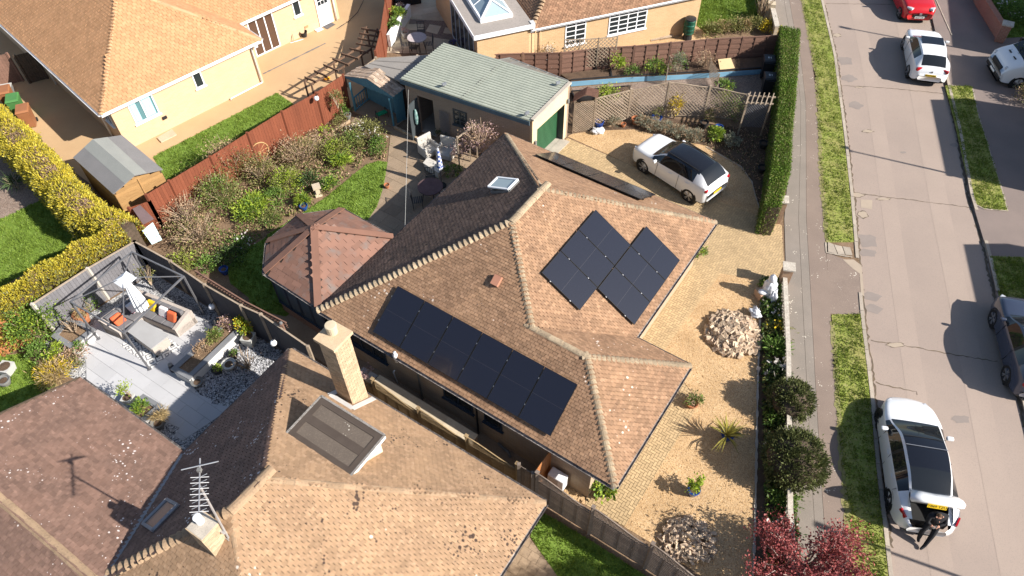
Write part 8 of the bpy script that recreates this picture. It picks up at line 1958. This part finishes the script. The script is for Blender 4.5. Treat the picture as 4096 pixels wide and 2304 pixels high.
S('straw', (-16.315,14.411,0), .6, .6, 1300, .16, 'golden grassy mound beside the foreground roof', m2='yellow', aspect=.12); S('olive', (-15.955,14.866,0), .35, .4, 500, .07, 'olive bush behind the golden grassy mound'); S('straw', (-11.921,12.522,0.3), .24, .5, 500, .25, 'straw-coloured ornamental grass in the grey pot', z0=.28, aspect=.06); S('lime', (-13.254,13.437,0.4), .25, .8, 260, .07, 'twiggy yellow-green shrub in the square pale pot', z0=.3); S('green', (-12.654,12.867,0.4), .28, .4, 500, .07, 'green bush in the small planter', z0=.38, m2='lime')
S('pink', (-17.300,17.058,0.3), .35, .8, 420, .07, 'pink flowering shrub against the grey painted fence', m2='green', flower='white'); S('green', (-16.179,17.641,0.2), .3, .8, 350, .08, 'climber on the grey painted fence behind the sofa', 'climber', name='climber'); S('olive', (-16.534,18.106,0.7), .4, .8, 260, .06, 'sparse climber high on the grey painted fence', 'climber', z0=.6, name='climber', twig=10); S('olive', (-14.037,18.419,0.6), .3, 1.0, 180, .07, 'sparse climber on the charcoal fence by the gazebo', 'climber', z0=.4, name='climber', twig=8)
S('straw', (-16.049,16.884,0.5), .25, .4, 200, .2, 'dry strappy plant in the large terracotta pot', z0=.5, aspect=.08); S('pink', H.w(2.28, -.4), .28, .25, 260, .06, 'pink flowers in the trough behind the chimney', z0=.75); S('dark', (-21.994,24.524,0), .4, .7, 160, .5, 'spiky palm in the dark gravel at the left edge', 'palm', name='spiky_palm', aspect=.06)
S('green', (-6.141,37.646,0.6), .35, .55, 900, .09, 'leafy plants spilling over the white planter', z0=.5, m2='lime'); S('green', (-6.275,36.674,0.6), .3, .5, 600, .1, 'leafy plants at the near end of the white planter', z0=.5); S('pink', (-5.674,36.552,0.3), .2, .2, 200, .06, 'pink flowers in the pale pot on the far patio', z0=.3); S('blue', (-3.037,35.419,0.3), .2, .2, 160, .06, 'purple flowers in the grey pot by the extension', z0=.26); S('white', (-6.093,38.797,0.6), .2, .25, 160, .06, 'white flowers at the far end of the planter', z0=.5)
# front bed: low bulbs and shrubs, one by one
for k in range(12):
    t = k / 11; y = 18.0 - t * 10.5; x0_, x1_ = 9.9 - (18.0 - y) * .19, xat(PL, y) - .3; x = x0_ + rnd(.1, .6) * (x1_ - x0_)
    S(('green', 'dark', 'olive')[k % 3], (x, y), rnd(.3, .48), rnd(.3, .5), 480, rnd(.08, .2), 'leafy clump in the shaded front bed, %s from the statue' % (ordn + 'seventh eighth ninth tenth eleventh twelfth'.split())[k], 'plant', name='border_plant', group='plants in the front bed', m2='green' if k % 2 else None, flower=(None, 'white', 'yellow')[k % 3], aspect=.25)
# right edge
S('green', (28.281,37.861,0), 1.0, .8, 1800, .1, 'green border shrub with white flowers behind the red brick wall', flower='white'); S('dark', (26.285,32.156,0), .9, 1.5, 2200, .1, 'dark evergreen shrub cut by the right edge', m2='olive'); S('green', (28.190,39.937,0), .9, .9, 1500, .1, 'green shrub behind the red brick wall at the top edge', m2='lime'); S('rust', (25.580,29.883,0), .6, 1.0, 900, .09, 'brown shrub at the right edge below the van', m2='olive')
stv = V3((9.8, 2.4, 0)); sto = thing('street_tree', 'leafy street tree just below the bottom edge, shading the lower lawn', 'tree', stv)
twigs(stv, [stv + V3((.3, .1, 4.6))], .14, 3, .03, m_bark_d, sto, 'trunk', 8); twigs(stv + V3((.29, .1, 4.4)), [stv + V3((.8 + rnd(-1.4, 1.4), .3 + rnd(-1.1, 1.1), rnd(5.6, 7.6))) for _ in range(26)], .06, 4, .15, m_bark, sto, 'branches', 5)
Ps, Ds = ball_pts(stv + V3((.8, .25, 6.6)), (1.7, 1.3, 1.3), 9000, 60, .18, .4); leaves('crown', Ps, .13, LM['green'], sto, dirs=Ds)
# ground cover across the borders, as one mass
BED = [p[:2] for p in ((-9.215,27.265,0), (-8.069,29.079,0), (-5.822,27.595,0), (-5.748,26.228,0), (-6.644,25.915,0), (-7.271,25.050,0), (-7.966,23.996,0), (-8.952,22.811,0), (-10.263,21.541,0), (-10.272,21.385,0), (-11.288,20.407,0), (-11.464,19.526,0), (-12.667,19.765,0), (-14.325,21.145,0), (-15.702,23.439,0), (-13.674,24.017,0), (-11.379,25.867,0))]
def cover(name, label, area, n, size, kinds, zmax=.2):
    x0, x1, y0, y1 = bbox(area); pts_ = []
    while len(pts_) < n:
        x, y = rnd(x0, x1), rnd(y0, y1)
        if inside(x, y, area) and noise.noise(V3((x * 1.3, y * 1.3, 3.0))) > -.25: pts_.append((x, y, rnd(.01, zmax)))
    X = np.array(pts_); o = None
    for i, kd in enumerate(kinds):
        tag(leaves(name, X[i::len(kinds)], size, LM[kd], None, dirs=np.tile(np.array([0, 0, .6]), (len(X[i::len(kinds)]), 1))), label + (' (%s growth)' % kd), 'ground cover', kind='stuff')
cover('ground_cover', 'mixed low growth over the back garden borders', BED, 15000, .1, ['rust', 'olive', 'rust', 'green'])
cover('ground_cover', 'low growth and leaf litter in the front bed', [(9.75, 18.6), (10.55, 18.6), (8.35, 7), (7.35, 7)], 5200, .15, ['dark', 'green', 'dark', 'olive'], .3)
cover('ground_cover', 'dry leaf litter in the shaded corner bed', [p[:2] for p in ((7.770,27.271,0), (9.774,26.160,0), (10.741,24.346,0), (10.682,22.123,0), (12.9, 26.6), (13.5, 29.0), (11.131,28.163,0), (7.458,28.863,0))], 2200, .08, ['rust', 'dark', 'rust'], .1)
# grass blades on every lawn and verge
GM = [leafm('grass_blade', (.24, .3, .05), (.19, .25, .04), (.34, .33, .12), island=.3, trans=.25, scale=.8), leafm('lawn_blade', (.2, .29, .042), (.165, .25, .036), (.25, .33, .07), island=.25, trans=.25, scale=.8)]
def inside_np(x, y, poly):
    c = np.zeros(len(x), bool); j = len(poly) - 1
    for i in range(len(poly)):
        xi, yi = poly[i][0], poly[i][1]; xj, yj = poly[j][0], poly[j][1]
        if yi != yj: c ^= ((yi > y) != (yj > y)) & (x < (xj - xi) * (y - yi) / (yj - yi) + xi)
        j = i
    return c
CM = np.array(CI)
def view_np(X, m=1.02):
    q = X @ CM[:3, :3].T + CM[:3, 3]; f = 2917.3 / 2048
    return (q[:, 2] < -.1) & (np.abs(q[:, 0] / -q[:, 2] * f) < m) & (np.abs(q[:, 1] / -q[:, 2] * f * 16 / 9) < m)
for poly, z, rough_ in VERGES:
    A = abs(area2(poly)) / 2; x0, x1, y0, y1 = bbox(poly); n = int(min(60000, A * 900))
    x1, y1 = min(x1, 31), min(y1, 46); x0, y0 = max(x0, -31), max(y0, 5)
    X = rg.random((n * 3, 2)) * np.array([x1 - x0, y1 - y0]) + np.array([x0, y0])
    X = X[inside_np(X[:, 0], X[:, 1], poly)]; X = X[view_np(np.c_[X, np.zeros(len(X))])][:n]
    if not len(X): continue
    n = len(X); pt_ = .5 * np.sin(X[:, 0] * 4.1 + 1.7 * np.sin(X[:, 1] * 2.3)) * np.sin(X[:, 1] * 3.3 + 1.1 * np.sin(X[:, 0] * 2.9)) + .4 * np.sin(X[:, 0] * 11 + X[:, 1] * 7) * np.sin(X[:, 1] * 9 - X[:, 0] * 5)
    keep = rg.random(n) < (.75 + .6 * pt_ if rough_ else .9 + .2 * pt_); X = X[keep]; pt_ = pt_[keep]; n = len(X)
    h = rg.uniform(.03, .09, n) * (1 + .8 * pt_); a = rg.uniform(0, 6.28, n); w = rg.uniform(.012, .024, n)
    b = np.stack([X[:, 0], X[:, 1], np.full(n, z)], 1); s_ = np.stack([np.cos(a) * w, np.sin(a) * w, 0 * w], 1); ln = np.stack([rg.normal(size=n) * .03, rg.normal(size=n) * .03, h], 1)
    arr_mesh('grass', np.stack([b - s_, b + s_, b + ln], 1).reshape(-1, 3), np.arange(n * 3).reshape(n, 3), GM[0 if rough_ else 1], None, 'stuff')['label'] = 'short mown grass of the lawns and verges'
